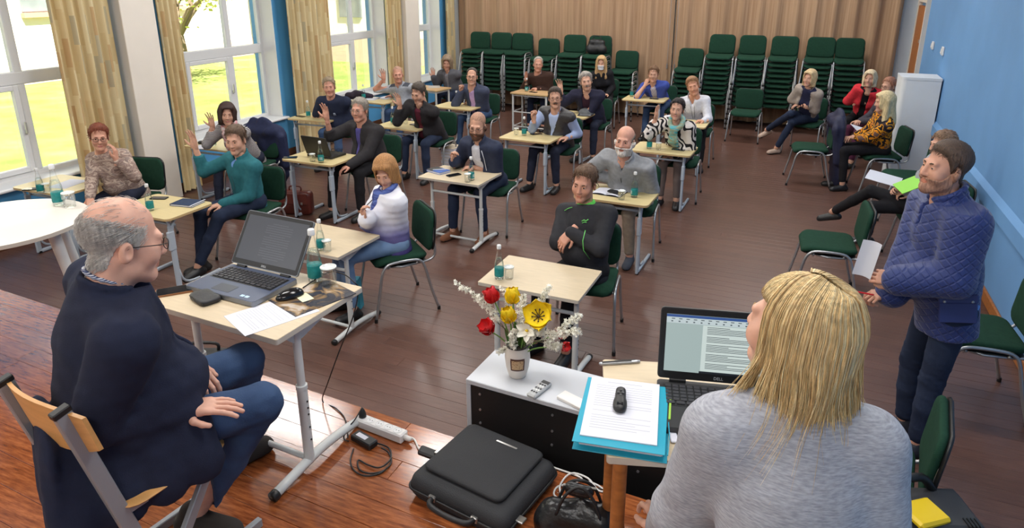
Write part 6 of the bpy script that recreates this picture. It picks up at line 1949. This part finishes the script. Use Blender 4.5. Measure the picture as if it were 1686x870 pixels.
onscr('ribbon', screen_mat('pale_ribbon', (176, 188, 190), 1.0), [(.5, .90, 1, .10, 1)])
onscr('task_bar', screen_mat('dark_task_bar', (24, 28, 34), 1.0), [(.66, .018, .68, .036, 1)])
onscr('page', screen_mat('document_page', (186, 198, 194), 1.0), [(.60, .44, .54, .80, 1)])
txt = []; r = random.Random(3)
for k in range(27):
    if k in (5, 10, 16, 22): continue
    L_ = .44 if k % 6 else .2
    txt.append((.37 + L_ / 2, .81 - k * .0275, L_, .010, 2))
for k in range(14): txt.append((.06 + k * .066, .925, .03, .014, 2)); txt.append((.05 + k * .066, .88, .016, .02, 2))
onscr('document_text', screen_mat('document_ink', (70, 80, 84), 1.0), txt)['kind'] = 'stuff'
t3, lid3, pl3, q3 = laptop('black laptop seen from behind before the man in the black suit', pmap(538, 256, TOP), 176, .36, .25, .355, .23, math.radians(18), mat('black_laptop_shell', (36, 34, 32), .45), M_black, scr1, False)
t = thing('spectacles', 'folded spectacles lying on the black laptop in the second row', 'glasses', pmap(553, 250, TOP + .03), .3)
mb = MB()
for s in (-1, 1): mb.tube([(s * .032 + .022 * math.cos(a), .018 * math.sin(a) * .3, .018 + .018 * math.sin(a)) for a in [2 * pi * i / 12 for i in range(12)]], .002, n=5, closed=True); mb.tube([(s * .055, 0, .024), (s * .06, .12, .005)], .002, n=5)
mb.tube([(-.01, 0, .02), (.01, 0, .02)], .002, n=5); mb.obj('frame', METAL_G, t)
# ---- stage desk: pouch, mouse, papers, magazine
t = thing('pouch', 'black leather pouch beside the phone on the stage desk', 'pouch', pmap(338, 494, TS), math.radians(-20))
mb = MB(); cushion(mb, .135, .085, .022, .022, .002, mat('black_pouch_leather', (40, 40, 42), .5, bump=.2, bscale=90), lambda a, b, z: (a, b + .25 * a * a * 2, .001 + z)); mb.obj('body', None, t, True)
mb = MB().tube([(-.064, -.036, .012), (0, -.044, .013), (.064, -.036, .012)], .0015, n=5).obj('zip', M_black, t)
sheet('printed sheet hanging over the near edge of the stage desk', 448, 517, TS, -25, lines=22)
t = thing('magazine', 'dark magazine with a gold and white cover under the mouse', 'magazine', pmap(515, 490, TS - .0005), math.radians(-20))
MB().box((0, 0, .002), (.21, .28, .003)).obj('cover', pattern('dark_magazine_print', 'blotch', [(40, 42, 50), (58, 58, 66), (44, 46, 56), (150, 120, 80), (190, 180, 170)], 9.0, .35), t)
MB().box((0, 0, .0006), (.208, .278, .001)).obj('pages', M_paper, t)
t = thing('sticky_note', 'pale yellow sticky note beside the mouse', 'note', pmap(501, 490, TS + .005), math.radians(-25)); MB().box((0, 0, 0), (.075, .05, .001)).obj('slip', mat('pale_yellow_paper', (226, 224, 190), .9), t)
t = thing('computer_mouse', 'black computer mouse on the sheet right of the laptop', 'mouse', pmap(478, 489, TS + .003), math.radians(-30))
mb = MB(); s = SDF((-.04, -.065, -.01), (.04, .065, .05), .004); s.ell((0, .012, .004), (.031, .046, .031), 0).ell((0, -.02, .002), (.028, .04, .026), .02)
s.f = np.maximum(s.f, -s.grid()[..., 2]).astype(np.float32); v, q = s.mesh(); link('body', npmesh('body', v, q, [mat('glossy_black_plastic', (20, 20, 22), .15)]), t)
mb = MB().tube([(0, -.044, .024), (0, -.03, .030)], .004, n=8).obj('wheel', greyb, t)
# ---- speaker's table: folder, papers, pen, pointer, remote
tr_ = math.radians(17); FX, FY = pmap(1028, 685, STZ + .735)[:2]
t = thing('ring_folder', 'turquoise folder full of papers on the birch table', 'folder', (FX, FY, STZ + .72), math.radians(9))
tq = mat('turquoise_card', (22, 150, 176), .5)
MB().box((0, 0, .0015), (.255, .33, .003), ch=.001).obj('back_cover', tq, t)
mb = MB()
for k in range(4): mb.box((.004 * (k % 2), .006 - .004 * k, .006 + .0045 * k), (.222, .30, .0036))
mb.obj('papers', M_paper, t)['kind'] = 'stuff'
MB().box((-.004, 0, .0245), (.25, .325, .002), ch=.0008).obj('front_cover', tq, t)
MB().box((.128, .05, .018), (.006, .10, .016)).obj('index_tab', mat('lime_index_tab', (150, 196, 70), .6), t)
MB().tube([(.126, -.02, .028), (.13, -.08, .028), (.128, -.16, .024)], .0016, n=5).obj('elastic', tq, t)
sheet('stack of printed sheets on top of the turquoise folder', 1024, 674, STZ + .72 + .0255, 10, lines=20, n=3)
t = thing('presenter_remote', 'black presentation pointer lying on the printed sheets', 'remote', pmap(1021, 664, STZ + .75), math.radians(12))
s = SDF((-.03, -.07, -.01), (.03, .07, .03), .0035); s.cone((0, -.038, .010), (0, .05, .010), .0185, .0155, 0, flat=((0, 0, 1), 1.5)); s.ell((0, -.02, .010), (.0185, .03, .013), .01)
v, q = s.mesh(); link('body', npmesh('body', v, q, [M_black]), t)
for a, b_ in ((0, .036), (-.007, .022), (.007, .022), (0, .008)): MB().lathe([(0, .019), (.0045, .019), (.004, .0235), (0, .024)], (a, b_, 0), 10).obj('button', mat('grey_rubber_button', (70, 72, 74), .6), t)
MB().box((0, -.035, .0225), (.018, .014, .003), ch=.002).obj('thumb_recess', mat('glossy_black_plastic', (20, 20, 22), .15), t)
t = thing('pen', 'silver and black pen at the far corner of the birch table', 'pen', pmap(1020, 600, STZ + .72) + Vector((0, 0, .006)), math.radians(17 + 12))
MB().tube([(-.07, 0, 0), (-.066, 0, 0), (.06, 0, 0), (.07, 0, 0)], [.003, .006, .006, .004], n=10).obj('barrel', mat('brushed_silver', (180, 182, 186), .3, .7), t)
MB().box((.02, .004, .005), (.07, .003, .003)).obj('clip', M_black, t)
MB().box((-.01, .0, .0035), (.10, .008, .006)).obj('grip', M_black, t)
t = thing('memory_stick', 'small white tag at the near edge of the black laptop', 'tag', pmap(1109, 722, STZ + .722), math.radians(20)); MB().box((0, 0, .003), (.022, .045, .006), ch=.002).obj('body', M_paper, t)
# ---- cabinet top: vase with flowers, remote control, white box
VX, VY, VZ = pmap(852, 618, .90)
t = thing('flower_vase', 'cream ceramic vase with a brown ornamental panel on the low cabinet', 'vase', (VX, VY, .90))
cer = mat('cream_ceramic', (222, 214, 204), .35)
MB().lathe([(0, 0), (.034, 0), (.040, .006), (.052, .05), (.057, .095), (.054, .125), (.046, .140), (.046, .150), (.049, .154), (.046, .156), (.041, .150), (.041, .12), (0, .118)], n=32).obj('body', cer, t, True)
MB().lathe([(.0500, .1525), (.0505, .155), (.0480, .1575)], n=32).obj('rim_band', mat('black_glaze', (40, 34, 30), .4), t, True)
def onvase(u0, u1, h0, h1, off, m, name, par):
    prof = lambda z: np.interp(z, [0, .006, .05, .095, .125, .14], [.034, .040, .052, .057, .054, .046])
    n_ = 9
    mb = MB(); mb.grid(lambda a, b: ((prof(h0 + (h1 - h0) * b) + off) * math.cos(u0 + (u1 - u0) * a), (prof(h0 + (h1 - h0) * b) + off) * math.sin(u0 + (u1 - u0) * a), h0 + (h1 - h0) * b), n_, 5)
    return mb.obj(name, m, par, True)
ca_ = math.atan2(-VY, -VX)
brn = mat('brown_glaze', (84, 50, 38), .45)
pan = onvase(ca_ - .58, ca_ + .58, .052, .112, .0012, brn, 'panel', t)
onvase(ca_ - .46, ca_ + .46, .060, .104, .0022, pattern('speckled_beige_glaze', 'dots', [(196, 166, 128), (120, 76, 48)], 150.0, .5), 'panel_field', pan)
pet = {}
def petal(w, l, cup, m, key):
    if key in pet: return pet[key]
    mb = MB()
    for sgn in (0, 1):
        mb.grid(lambda u, v, sgn=sgn: ((v - .5) * w * math.sin(pi * min(1, .12 + .88 * (u ** .8) * .98)) ** .7 * (1.0 if u < .999 else .3), cup * math.sin(u * pi * .55) + .25 * w * (abs(v - .5) * 2) ** 2 * -.6 + sgn * .0008, l * u - cup * .25 * u * u), 7, 5)
    pet[key] = mb.mesh('petal', m, True); return pet[key]
M_red = mat('red_tulip_petal', (206, 30, 34), .5, var=.2, vscale=40); M_yel = mat('yellow_tulip_petal', (238, 204, 24), .5, var=.12, vscale=40)
M_wht = mat('white_petal', (238, 236, 222), .6); M_stem = mat('green_stem', (104, 140, 62), .6); M_leaf = mat('tulip_leaf', (86, 132, 60), .5, var=.2, vscale=12)
mouth = Vector((VX, VY, .90 + .145))
def stem_pts(q, sp=.028):
    d = q - mouth; dd = Vector((d.x, d.y, 0)); dd = dd.normalized() * min(sp, dd.length) if dd.length > 1e-6 else dd
    return bez(mouth + dd - Vector((0, 0, .06)), mouth + dd + Vector((0, 0, d.z * .35)), q - d * .25 - Vector((0, 0, d.z * .05)), q, 8)
def flower(kind, label, px, py, dy, openness, n, w, l, m, tilt=None, cup=.018):
    q = pmapy(px, py, VY + dy)
    t = thing(kind, label, 'flower', q, 0, 'flowers in the vase')
    mb = MB().tube([a - q for a in stem_pts(q)], .0032, n=6); mb.obj('stem', M_stem, t, True)
    up_ = Vector(tilt) if tilt else (q - mouth).normalized()
    R = up_.normalized().to_track_quat('Z', 'Y')
    me = petal(w, l, cup, m, (kind, w, l, m.name))
    for k in range(n):
        o = link('petal', me, t)
        o.rotation_mode = 'QUATERNION'
        o.rotation_quaternion = R @ Quaternion((0, 0, 1), 2 * pi * k / n + .2) @ Quaternion((1, 0, 0), -openness * (1 if k % 2 else .85))
    mb = MB().lathe([(0, 0), (.006, .002), (.005, .018), (0, .02)], n=8)
    if openness > .8 and kind == 'tulip':
        for k in range(9): mb.tube([(0, 0, .004), (.020 * math.cos(k * .7), .020 * math.sin(k * .7), .022), (.027 * math.cos(k * .7), .027 * math.sin(k * .7), .030)], [.002, .002, .004], n=5)
    o = mb.obj('pistil', mat('dark_stamens', (60, 46, 30), .7) if kind == 'tulip' else M_yel, t); o.rotation_mode = 'QUATERNION'; o.rotation_quaternion = R
    return t
flower('tulip', 'red tulip at the top left of the bouquet', 815, 498, 0, .22, 6, .070, .078, M_red)
flower('tulip', 'red tulip lowest on the left of the bouquet', 808, 546, -.03, .35, 6, .072, .074, M_red, (-.3, -.5, .8))
flower('tulip', 'yellow tulip, the upper of the two closed ones', 845, 500, .03, .14, 6, .074, .078, M_yel)
flower('tulip', 'yellow tulip, the lower of the two closed ones', 840, 530, -.02, .16, 6, .074, .076, M_yel)
flower('tulip', 'large wide-open yellow tulip with dark stamens', 887, 522, -.03, .95, 6, .088, .086, M_yel, (.15, -.75, .65), .010)
flower('tulip', 'red bud half hidden at the right of the bouquet', 925, 572, 0, .15, 5, .04, .045, M_red, (.7, -.3, .4))
flower('tulip', 'red tulip half hidden behind the white twigs at the right', 916, 552, .03, .2, 5, .045, .05, M_red)
flower('tulip', 'red petals peeping out behind the open yellow tulip', 866, 535, .02, .2, 5, .042, .05, M_red)
flower('narcissus', 'white narcissus with yellow centre at the front of the bouquet', 868, 545, -.06, 1.15, 6, .032, .056, M_wht, (.05, -.85, .5), .004)
bl_ = MB()
for k in range(5):
    a = 2 * pi * k / 5; bl_.add([(0, 0, 0), (.0035 * math.cos(a - .5), .0035 * math.sin(a - .5), .001), (.0065 * math.cos(a), .0065 * math.sin(a), .0025), (.0035 * math.cos(a + .5), .0035 * math.sin(a + .5), .001)], [(0, 1, 2, 3)])
rr_ = random.Random(2)
def twig(label, pts, dy, dens):
    P_ = [pmapy(px, py, VY + dy) for px, py in pts]
    q0 = P_[0]
    t = thing('blossom_twig', label, 'flower', P_[-1], 0, 'white blossom twigs in the vase')
    ln = smoothline([mouth - Vector((0, 0, .05)), mouth + (q0 - mouth) * .45 + Vector((0, 0, .01))] + P_, 5)
    MB().tube([a - P_[-1] for a in ln], .0018, n=5).obj('stem', mat('brown_twig', (96, 84, 60), .8), t, True)
    mb = MB(); seg = smoothline(P_, 6)
    for a, b in zip(seg, seg[1:]):
        for _ in range(dens):
            c = a + (b - a) * rr_.random() + Vector((rr_.gauss(0, .008), rr_.gauss(0, .008), rr_.gauss(0, .008)))
            R = Quaternion((rr_.uniform(-1, 1), rr_.uniform(-1, 1), rr_.uniform(-1, 1), rr_.uniform(-1, 1))).normalized().to_matrix() * rr_.uniform(1.1, 1.8)
            mb.add([c + R @ Vector(v) - P_[-1] for v in bl_.v], bl_.f)
    o = mb.obj('blossoms', M_wht, t); o['kind'] = 'stuff'
twig('white blossom twig reaching far up to the left', [(800, 505), (780, 484), (754, 468)], .03, 9)
twig('white blossom twig left of the red tulips', [(818, 530), (806, 508), (788, 489)], -.01, 12)
twig('short white blossom twig above the red tulip', [(836, 500), (832, 482), (826, 476)], .05, 5)
twig('upright white blossom twig between the yellow tulips', [(858, 540), (860, 512), (862, 488)], .0, 12)
twig('upright white blossom twig behind the open yellow tulip', [(884, 510), (894, 490), (904, 472)], .06, 8)
twig('long white blossom twig at the far right', [(905, 560), (925, 540), (957, 520)], .02, 14)
twig('drooping white blossom twig at the right', [(900, 565), (915, 572), (922, 570)], -.03, 12)
twig('white blossom twig pointing right and down', [(892, 552), (925, 550), (952, 545)], -.04, 12)
twig('white blossoms low on the left of the vase', [(838, 572), (830, 577), (820, 580)], -.02, 6)
twig('white blossoms at the heart of the bouquet', [(850, 545), (843, 560), (846, 570)], -.05, 12)
twig('white blossoms low in the middle of the bouquet', [(872, 560), (880, 548), (896, 545)], -.06, 12)
for k, (px, py, dy) in enumerate(((832, 540, .02), (850, 530, -.03), (862, 548, .0), (838, 552, -.04), (872, 545, .03))):
    q = pmapy(px, py, VY + dy)
    t = thing('tulip_leaf', ('broad green tulip leaf at the back left of the bouquet', 'narrow green leaf before the yellow tulips', 'green leaf in the middle of the bouquet', 'green leaf lowest at the front left', 'green leaf at the back right of the bouquet')[k], 'leaf', mouth, 0, 'leaves in the bouquet')
    d = q - mouth; sd = d.cross(Vector((0, 1, 0.2))).normalized()
    mb = MB()
    for sg in (0, .0008): mb.grid(lambda u, v, sg=sg: tuple(d * u + Vector((0, 0, -.05 * (1 - u))) + sd * (v - .5) * .034 * math.sin(pi * min(.98, .15 + u * .85)) ** .8 + Vector((0, -.01 * (abs(v - .5) * 2) ** 2 + sg, 0))), 8, 5)
    mb.obj('blade', M_leaf, t, True)
t = thing('remote_control', 'light grey remote control on the low cabinet', 'remote', pmap(888, 645, .90), math.radians(-14))
MB().box((0, 0, .010), (.045, .135, .02), ch=.006).obj('body', mat('light_grey_plastic', (176, 178, 178), .4), t)
MB().box((0, .048, .0205), (.036, .02, .002)).obj('display', M_black, t)
for r_ in range(5):
    for c in range(3): MB().box((-.012 + .012 * c, .025 - .016 * r_, .021), (.008, .009, .003), ch=.001).obj('button', M_cap if r_ % 2 else greyb, t)
t = thing('charger_box', 'flat white box half under the turquoise folder on the cabinet', 'box', pmap(946, 664, .90), math.radians(-20)); MB().box((0, 0, .008), (.15, .06, .016), ch=.003).obj('body', M_white, t)
# ---- on the stage floor
def cable(label, pts, r, m, cat='cable', n=5):
    o = MB().tube(smoothline(pts, n), r, n=7).obj('cable', m, None, True); tag(o, label, cat); return o
FS = STZ + .001
whc = mat('white_cable_sheath', (222, 220, 216), .5)
f = lambda px, py, z=.006: pmap(px, py, STZ + z)
t = thing('power_strip', 'white five-socket power strip on the stage floor', 'power strip', f(627, 712, 0.002), math.radians(-6))
MB().box((0, 0, .022), (.27, .055, .044), ch=.006).obj('body', mat('white_strip_plastic', (226, 224, 222), .4), t)
for k in range(5):
    s_ = MB().lathe([(.019, .0442), (.0205, .0455), (.019, .0465), (.018, .0445), (0, .0444)], (-.102 + .05 * k, 0, 0), 16).obj('socket', M_frame, t, 'auto')
    mb = MB(); 
    for a in (-.007, .007): mb.lathe([(0, .0446), (.0026, .0446), (.0026, .0450), (0, .0450)], (-.102 + .05 * k + a, 0, 0), 6)
    mb.obj('pin_holes', M_black, s_)['kind'] = 'stuff'
MB().lathe([(.012, 0), (.012, .02), (.007, .035), (0, .035)], (.135, 0, .022), 10, axis=Matrix.Rotation(pi / 2, 3, 'Y')).obj('cable_gland', whc, t, True)
pw = f(627, 712, 0)
t = thing('mains_plug', 'black mains plug in the first socket of the power strip', 'plug', pw + Vector((-.101, .011, .047)))
MB().lathe([(0, 0), (.017, 0), (.017, .015), (.012, .03), (.006, .045), (0, .046)], n=12).obj('body', M_black, t, True)
cable('white power cable from the power strip to behind the briefcase', [f(668, 719, .022), f(682, 724), f(692, 742), f(716, 748), f(745, 745), f(765, 752)], .0045, whc)
cable('tangled white cable between the briefcase and the handbag', [f(905, 768), f(925, 775), f(948, 783), f(958, 790, .012), f(940, 797, .014), f(918, 802), f(912, 815), f(925, 822, .01), f(922, 800, .018), f(940, 780, .014), f(968, 788), f(985, 808), f(1004, 812), f(1008, 830), f(1012, 850), f(1018, 875)], .004, whc)
cable('second loop of white cable by the wooden table leg', [f(908, 822), f(930, 832), f(955, 822), f(940, 800, .012), f(955, 792, .01), f(985, 800), f(1006, 822), f(1000, 840)], .004, whc)
cable('thin black cable on the stage floor by the wooden table leg', [f(960, 800), f(990, 806), f(1015, 812), f(1030, 803), f(1012, 796), f(998, 800)], .0028, M_black)
t = thing('power_adapter', 'black laptop power adapter on the stage floor', 'adapter', f(600, 730, 0), math.radians(-14))
MB().box((0, 0, .016), (.125, .052, .03), ch=.005).obj('brick', M_black, t); MB().box((-.012, .0, .0315), (.06, .022, .001)).obj('label', M_paper, t)
cable('black adapter cable coiled on the stage floor', [f(628, 738, .015), f(640, 746), f(644, 762), f(632, 775), f(610, 780), f(592, 774), f(590, 758), f(606, 766, .008), f(626, 770, .010), f(643, 756, .010), f(640, 738, .008), f(620, 730, .012)], .0036, M_black)
cable('second turn of the coiled black adapter cable', [f(582, 740), f(577, 760), f(584, 776), f(602, 784), f(625, 780), f(638, 770, .01)], .0034, M_black)
cable('black mains lead from the adapter to the plug', [f(574, 727, .015), f(566, 722), f(572, 706, .03), f(584, 692, .07), tuple(pw + Vector((-.101, .011, .095)))], .003, M_black)
d20 = Vector((-1.985, 1.965, 0))
cable('black cable falling from the stage desk to the floor', [pmap(499, 474, TS + .006), pmap(540, 449, TS + .006), pmap(566, 452, TS + .006), tuple(pmap(584, 466, TS + .004)), tuple(pmap(590, 478, TS - .06)), tuple(pmapy(582, 520, 2.22)), tuple(pmapy(560, 575, 2.22)), tuple(pmapy(540, 630, 2.21)), f(531, 661), f(552, 672), f(568, 690), f(573, 722, .015)], .0028, M_black)
# black briefcase lying by the cabinet
blk = mat('black_nylon', (36, 37, 40), .75, bump=.25, bscale=260); blk2 = mat('black_leatherette', (28, 28, 30), .5)
t = thing('laptop_bag', 'black nylon laptop bag lying flat on the stage floor', 'bag', tuple((f(797, 806, .0))), math.radians(-10)); t.scale = (1.1, 1.1, 1.15)
mb = MB(); cushion(mb, .42, .36, .085, .035, .012, blk, lambda a, b, z: (a, b, .004 + z)); mb.obj('body', None, t, True)
mb = MB(); cushion(mb, .34, .30, .022, .03, .008, blk, lambda a, b, z: (a - .01, b + .02, .092 + z)); mb.obj('front_pocket', None, t, True)
mb = MB(); P_ = rrect(.425, .365, .036, 5); mb.tube([(a, b, .045) for a, b in P_], .005, n=6, closed=True); mb.obj('zip', M_black, t, True)
mb = MB().tube(smoothline([(-.09, -.182, .05), (-.075, -.215, .052), (0, -.226, .054), (.075, -.215, .052), (.09, -.182, .05)], 4), .010, n=8).obj('handle', blk2, t, True)
for s_ in (-1, 1): MB().box((s_ * .09, -.183, .05), (.028, .012, .022), ch=.003).obj('handle_ring', mat('nickel', (170, 168, 164), .3, .9), t)
for s_, yy in ((-1, .02), (1, -.10)):
    b_ = MB().box((s_ * .222, yy, .05), (.03, .03, .008), ch=.002).obj('strap_clip', MATS['nickel'], t)
MB().box((-.262, .0, .045), (.07, .045, .02), rot=(0, .2, .3), ch=.006).obj('shoulder_strap', blk2, t)
MB().box((.02, .12, .118), (.09, .008, .002)).obj('pocket_trim', MATS['nickel'], t)
# black handbag beside it
hb_ = f(952, 884, 0)
t = thing('handbag', 'glossy black handbag standing on the stage by the wooden table leg', 'bag', tuple(hb_), math.radians(12))
s = SDF((-.16, -.11, 0), (.16, .11, .28), .007); s.cone((-.11, 0, .04), (.11, 0, .04), .055, .055, 0); s.cone((-.09, 0, .10), (.09, 0, .10), .050, .050, .06); s.cone((-.035, 0, .21), (.035, 0, .21), .020, .020, .08)
G = s.grid(); s.f = np.maximum(s.f + .008 * noise3(G, 55, 8), .002 - G[..., 2]).astype(np.float32); v, q = s.mesh()
link('body', npmesh('body', v, q, [mat('glossy_black_leather', (22, 22, 24), .28, bump=.3, bscale=50)]), t)
for dy_ in (-.03, .03): MB().tube(smoothline([(-.08, dy_ * 1.3, .12), (-.05, dy_, .20), (0, dy_ * .6, .235), (.05, dy_, .20), (.08, dy_ * 1.3, .12)], 4), .006, n=7).obj('strap', blk2, t, True)
MB().tube([(-.06, 0, .222), (.06, 0, .222)], .004, n=6).obj('zip', MATS['nickel'], t)
# black bag by the stage desk leg
t = thing('briefcase', 'black briefcase standing behind the stage desk leg', 'bag', (-2.46, 2.06, STZ), math.radians(24))
MB().box((0, 0, .14), (.36, .11, .27), rot=(.08, 0, 0), ch=.02).obj('body', blk2, t); MB().box((0, -.062, .12), (.30, .02, .20), rot=(.08, 0, 0), ch=.008).obj('front_pocket', blk, t)
MB().tube(smoothline([(-.07, .01, .275), (-.06, .01, .31), (.06, .01, .31), (.07, .01, .275)], 4), .008, n=7).obj('handle', blk2, t, True)
t = thing('tote_bag', 'turquoise bag on the floor by the jeans of the woman in the puffer jacket', 'bag', tuple(pmap(578, 505, .0)), .3)
mb = MB(); mb.prism([(-.10, 0), (.10, 0), (.085, .26), (-.085, .26)], -.04, .04, plane='xz'); mb.obj('body', mat('turquoise_bag_cloth', (64, 150, 170), .8, var=.25, vscale=14), t)
for s_ in (-1, 1): MB().tube(smoothline([(-.04, s_ * .03, .25), (-.035, s_ * .03, .33), (.035, s_ * .03, .33), (.04, s_ * .03, .25)], 3), .004, n=6).obj('handle', M_paper, t, True)
t = thing('leather_satchel', 'brown-red leather satchel on the floor under the second-row laptop desk', 'bag', tuple(pmap(490, 352, .0)), .25)
lm_ = mat('red_brown_leather', (98, 44, 36), .4, var=.2, vscale=10)
mb = MB(); cushion(mb, .40, .28, .12, .05, .01, lm_, lambda a, b, z: (a, z - .06, b + .145)); mb.obj('body', None, t, True)
MB().box((0, -.068, .20), (.34, .014, .13), ch=.006).obj('flap', lm_, t); MB().tube(smoothline([(-.07, 0, .28), (-.06, 0, .33), (.06, 0, .33), (.07, 0, .28)], 4), .009, n=7).obj('handle', lm_, t, True)
for s_ in (-1, 1): MB().box((s_ * .1, -.078, .15), (.024, .008, .03), ch=.002).obj('buckle', MATS['nickel'], t)
# ---- coats and cap
def coatpile(label, cat, name, prims, loc, rz, m, h=.012, seed=3, amp=.012):
    t = thing(name, label, cat, loc, math.radians(rz))
    a = np.array([p[:3] for p in prims] + [p[3:6] for p in prims]); s = SDF(a.min(0) - .18, a.max(0) + .18, h)
    for p_ in prims: s.cone(p_[:3], p_[3:6], p_[6], p_[7], .04, flat=(A(p_[8]), p_[9]) if len(p_) > 8 else None)
    s.f += (amp * noise3(s.grid() * np.array([1, 1, .45]), 55, seed)).astype(np.float32)
    v, q = s.mesh(); v = relax(v, q, 1, .4)
    link('cloth', npmesh('cloth', v, q, [m]), t); return t
nq = cloth('navy_quilted_nylon', (40, 46, 74), .6)
X = (0, 1, 0)
t = coatpile('navy quilted jacket hung over the chair back of the woman in stripes', 'jacket', 'quilted_jacket', [(-.2, .27, .82, .2, .27, .82, .07, .07), (-.2, .30, .78, -.18, .33, .36, .09, .08, X, 2.2), (.2, .30, .78, .18, .33, .30, .09, .08, X, 2.2), (0, .29, .72, 0, .34, .34, .27, .27, X, 4.0), (.25, .27, .76, .27, .30, .40, .06, .045), (-.25, .27, .76, -.27, .30, .44, .06, .045)], (-6.0, 6.12, 0), 8, nq)
t = coatpile('dark navy puffer coat with pink lining hung over the empty chair', 'coat', 'puffer_coat', [(-.2, .27, .84, .2, .27, .84, .08, .08), (-.17, .30, .80, -.16, .36, .14, .11, .10, X, 2.0), (.17, .30, .80, .16, .36, .14, .11, .10, X, 2.0), (0, .31, .74, 0, .36, .22, .27, .27, X, 3.6), (.26, .27, .78, .28, .31, .36, .07, .05), (-.26, .27, .78, -.28, .31, .36, .07, .05)], (.20, 9.65, 0), -84, cloth('dark_navy_nylon', (42, 44, 66), .55))
mb = MB()
for k in range(7): mb.lathe([(0, 0), (.012, 0), (.010, .006), (0, .007)], (-.30, .40 - .0 * k, .74 - .1 * k), 8, axis=Matrix.Rotation(-pi / 2, 3, 'Y'))
mb.obj('snaps', MATS['silver_snap'], t)['kind'] = 'stuff'
MB().box((-.20, .455, .26), (.03, .012, .12), ch=.004).obj('pocket_flash', mat('pink_piping', (206, 84, 110), .6), t)
t = coatpile('dark jacket lying on the window sill beside the desk with papers', 'jacket', 'folded_jacket', [(-.15, 0, .03, .16, .03, .03, .06, .05), (-.05, .05, .07, .10, -.03, .07, .05, .04), (.1, .06, .03, .25, .02, .03, .04, .03)], tuple(pmap(588, 161, .705)), 10, cloth('black_purple_cloth', (58, 50, 62)), seed=5)
t = coatpile('black bag resting on the top chair of the sixth stack', 'bag', 'shoulder_bag', [(-.12, .0, .10, .12, .0, .10, .09, .09), (-.10, .02, .22, .10, .02, .22, .07, .06)], (-3.72, 12.95, 1.21), 0, blk2, seed=9)
MB().tube(smoothline([(-.08, .02, .25), (-.06, .02, .34), (.06, .02, .34), (.08, .02, .25)], 4), .008, n=6).obj('handle', blk2, t, True)
t = thing('flat_cap', 'grey flat cap lying on a desk in the fourth row', 'cap', tuple(pmap(965, 189, TOP)), .2)
s = SDF((-.14, -.17, 0), (.14, .14, .12), .007); s.ell((0, 0, .03), (.115, .12, .065), 0).cone((-.06, -.11, .012), (.06, -.11, .012), .03, .03, .02, flat=((0, 0, 1), 2.5)); G = s.grid(); s.f = np.maximum(s.f + .004 * noise3(G, 60, 2), .001 - G[..., 2]).astype(np.float32); v, q = s.mesh()
link('crown', npmesh('crown', v, q, [cloth('grey_tweed', (96, 98, 100))]), t)
MB().box((0, -.125, .012), (.15, .05, .008), ch=.003).obj('peak', MATS['grey_tweed'], t)
# ---- things held
h = P[3]['arms'][1][3] + P[3]['off']
pp_ = pmapy(1427, 428, 3.83)
t = thing('paper_sheet', 'white folded paper held up by the standing man', 'paper', tuple(pp_), math.radians(-30))
mb = MB().grid(lambda u, v: ((u - .5) * .10 + .03 * (v - .5), .02 * math.sin(u * pi) + .0, (v - .5) * .21), 7, 4); mb.grid(lambda u, v: ((u - .5) * .10 + .03 * (v - .5), .02 * math.sin(u * pi) + .0012, (v - .5) * .21), 7, 4); mb.obj('sheet', M_paper, t, True)
t = thing('pen', 'red pen in the hand of the standing man', 'pen', tuple(pmapy(1424, 486, 3.86)), 0)
MB().tube([(-.06, 0, .012), (.08, .03, -.006)], .0045, n=8).obj('barrel', mat('red_plastic', (206, 40, 48), .35), t)
t = thing('folder', 'bright green folder on the lap of the person in the dotted sweater', 'folder', tuple(pmap(1500, 303, .82)), math.radians(10))
MB().box((0, 0, 0), (.24, .30, .008), rot=(0, -.5, 0), ch=.002).obj('cover', mat('bright_green_card', (140, 210, 70), .6), t)
t = sheet('white papers held by the person in the dotted sweater', 1455, 294, .76, 80, lines=0, n=3); t.rotation_euler = (.15, -.2, 1.3)
t = thing('document', 'white sheet in the hands of the woman in the floral blouse', 'paper', tuple(pmap(1418, 214, .70)), .4); MB().box((0, 0, 0), (.21, .25, .004), rot=(.2, .3, 0)).obj('sheet', M_paper, t)
# black and yellow case at the lower right beside the stage
t = thing('tool_case', 'black and yellow case on the floor right of the stage', 'case', (.67, 2.67, 0), math.radians(20))
MB().box((0, 0, .31), (.34, .26, .60), ch=.03).obj('body', mat('dark_grey_case', (50, 51, 54), .6), t)
MB().box((-.06, -.06, .625), (.16, .12, .03), rot=(.1, .1, .4), ch=.01).obj('lid_inlay', mat('yellow_plastic', (232, 196, 28), .4), t)
MB().tube(smoothline([(-.11, .07, .60), (-.10, .07, .66), (.0, .09, .67), (.06, .10, .60)], 4), .018, n=8).obj('handle', M_black, t, True)
for k in range(4): MB().box((.13 - .014 * k, -.09, .612), (.006, .05, .008)).obj('rib', M_black, t)
# books stacked on the floor under the third desk
for k in range(8):
    t = thing('book', 'pale book, %s of the pile on the floor behind the maroon-shirted man' % ('bottom' if k == 0 else ORD[k] if k < 7 else 'top'), 'book', (-4.42 + random.uniform(-.01, .01), 8.28, .045 * k), random.uniform(-.06, .06), 'pile of pale books')
    MB().box((0, 0, .022), (.20, .26, .040)).obj('pages', M_paper, t); MB().box((0, 0, .0425), (.206, .266, .004)).obj('cover', mat('cream_book_cover', (206, 190, 166), .7), t)
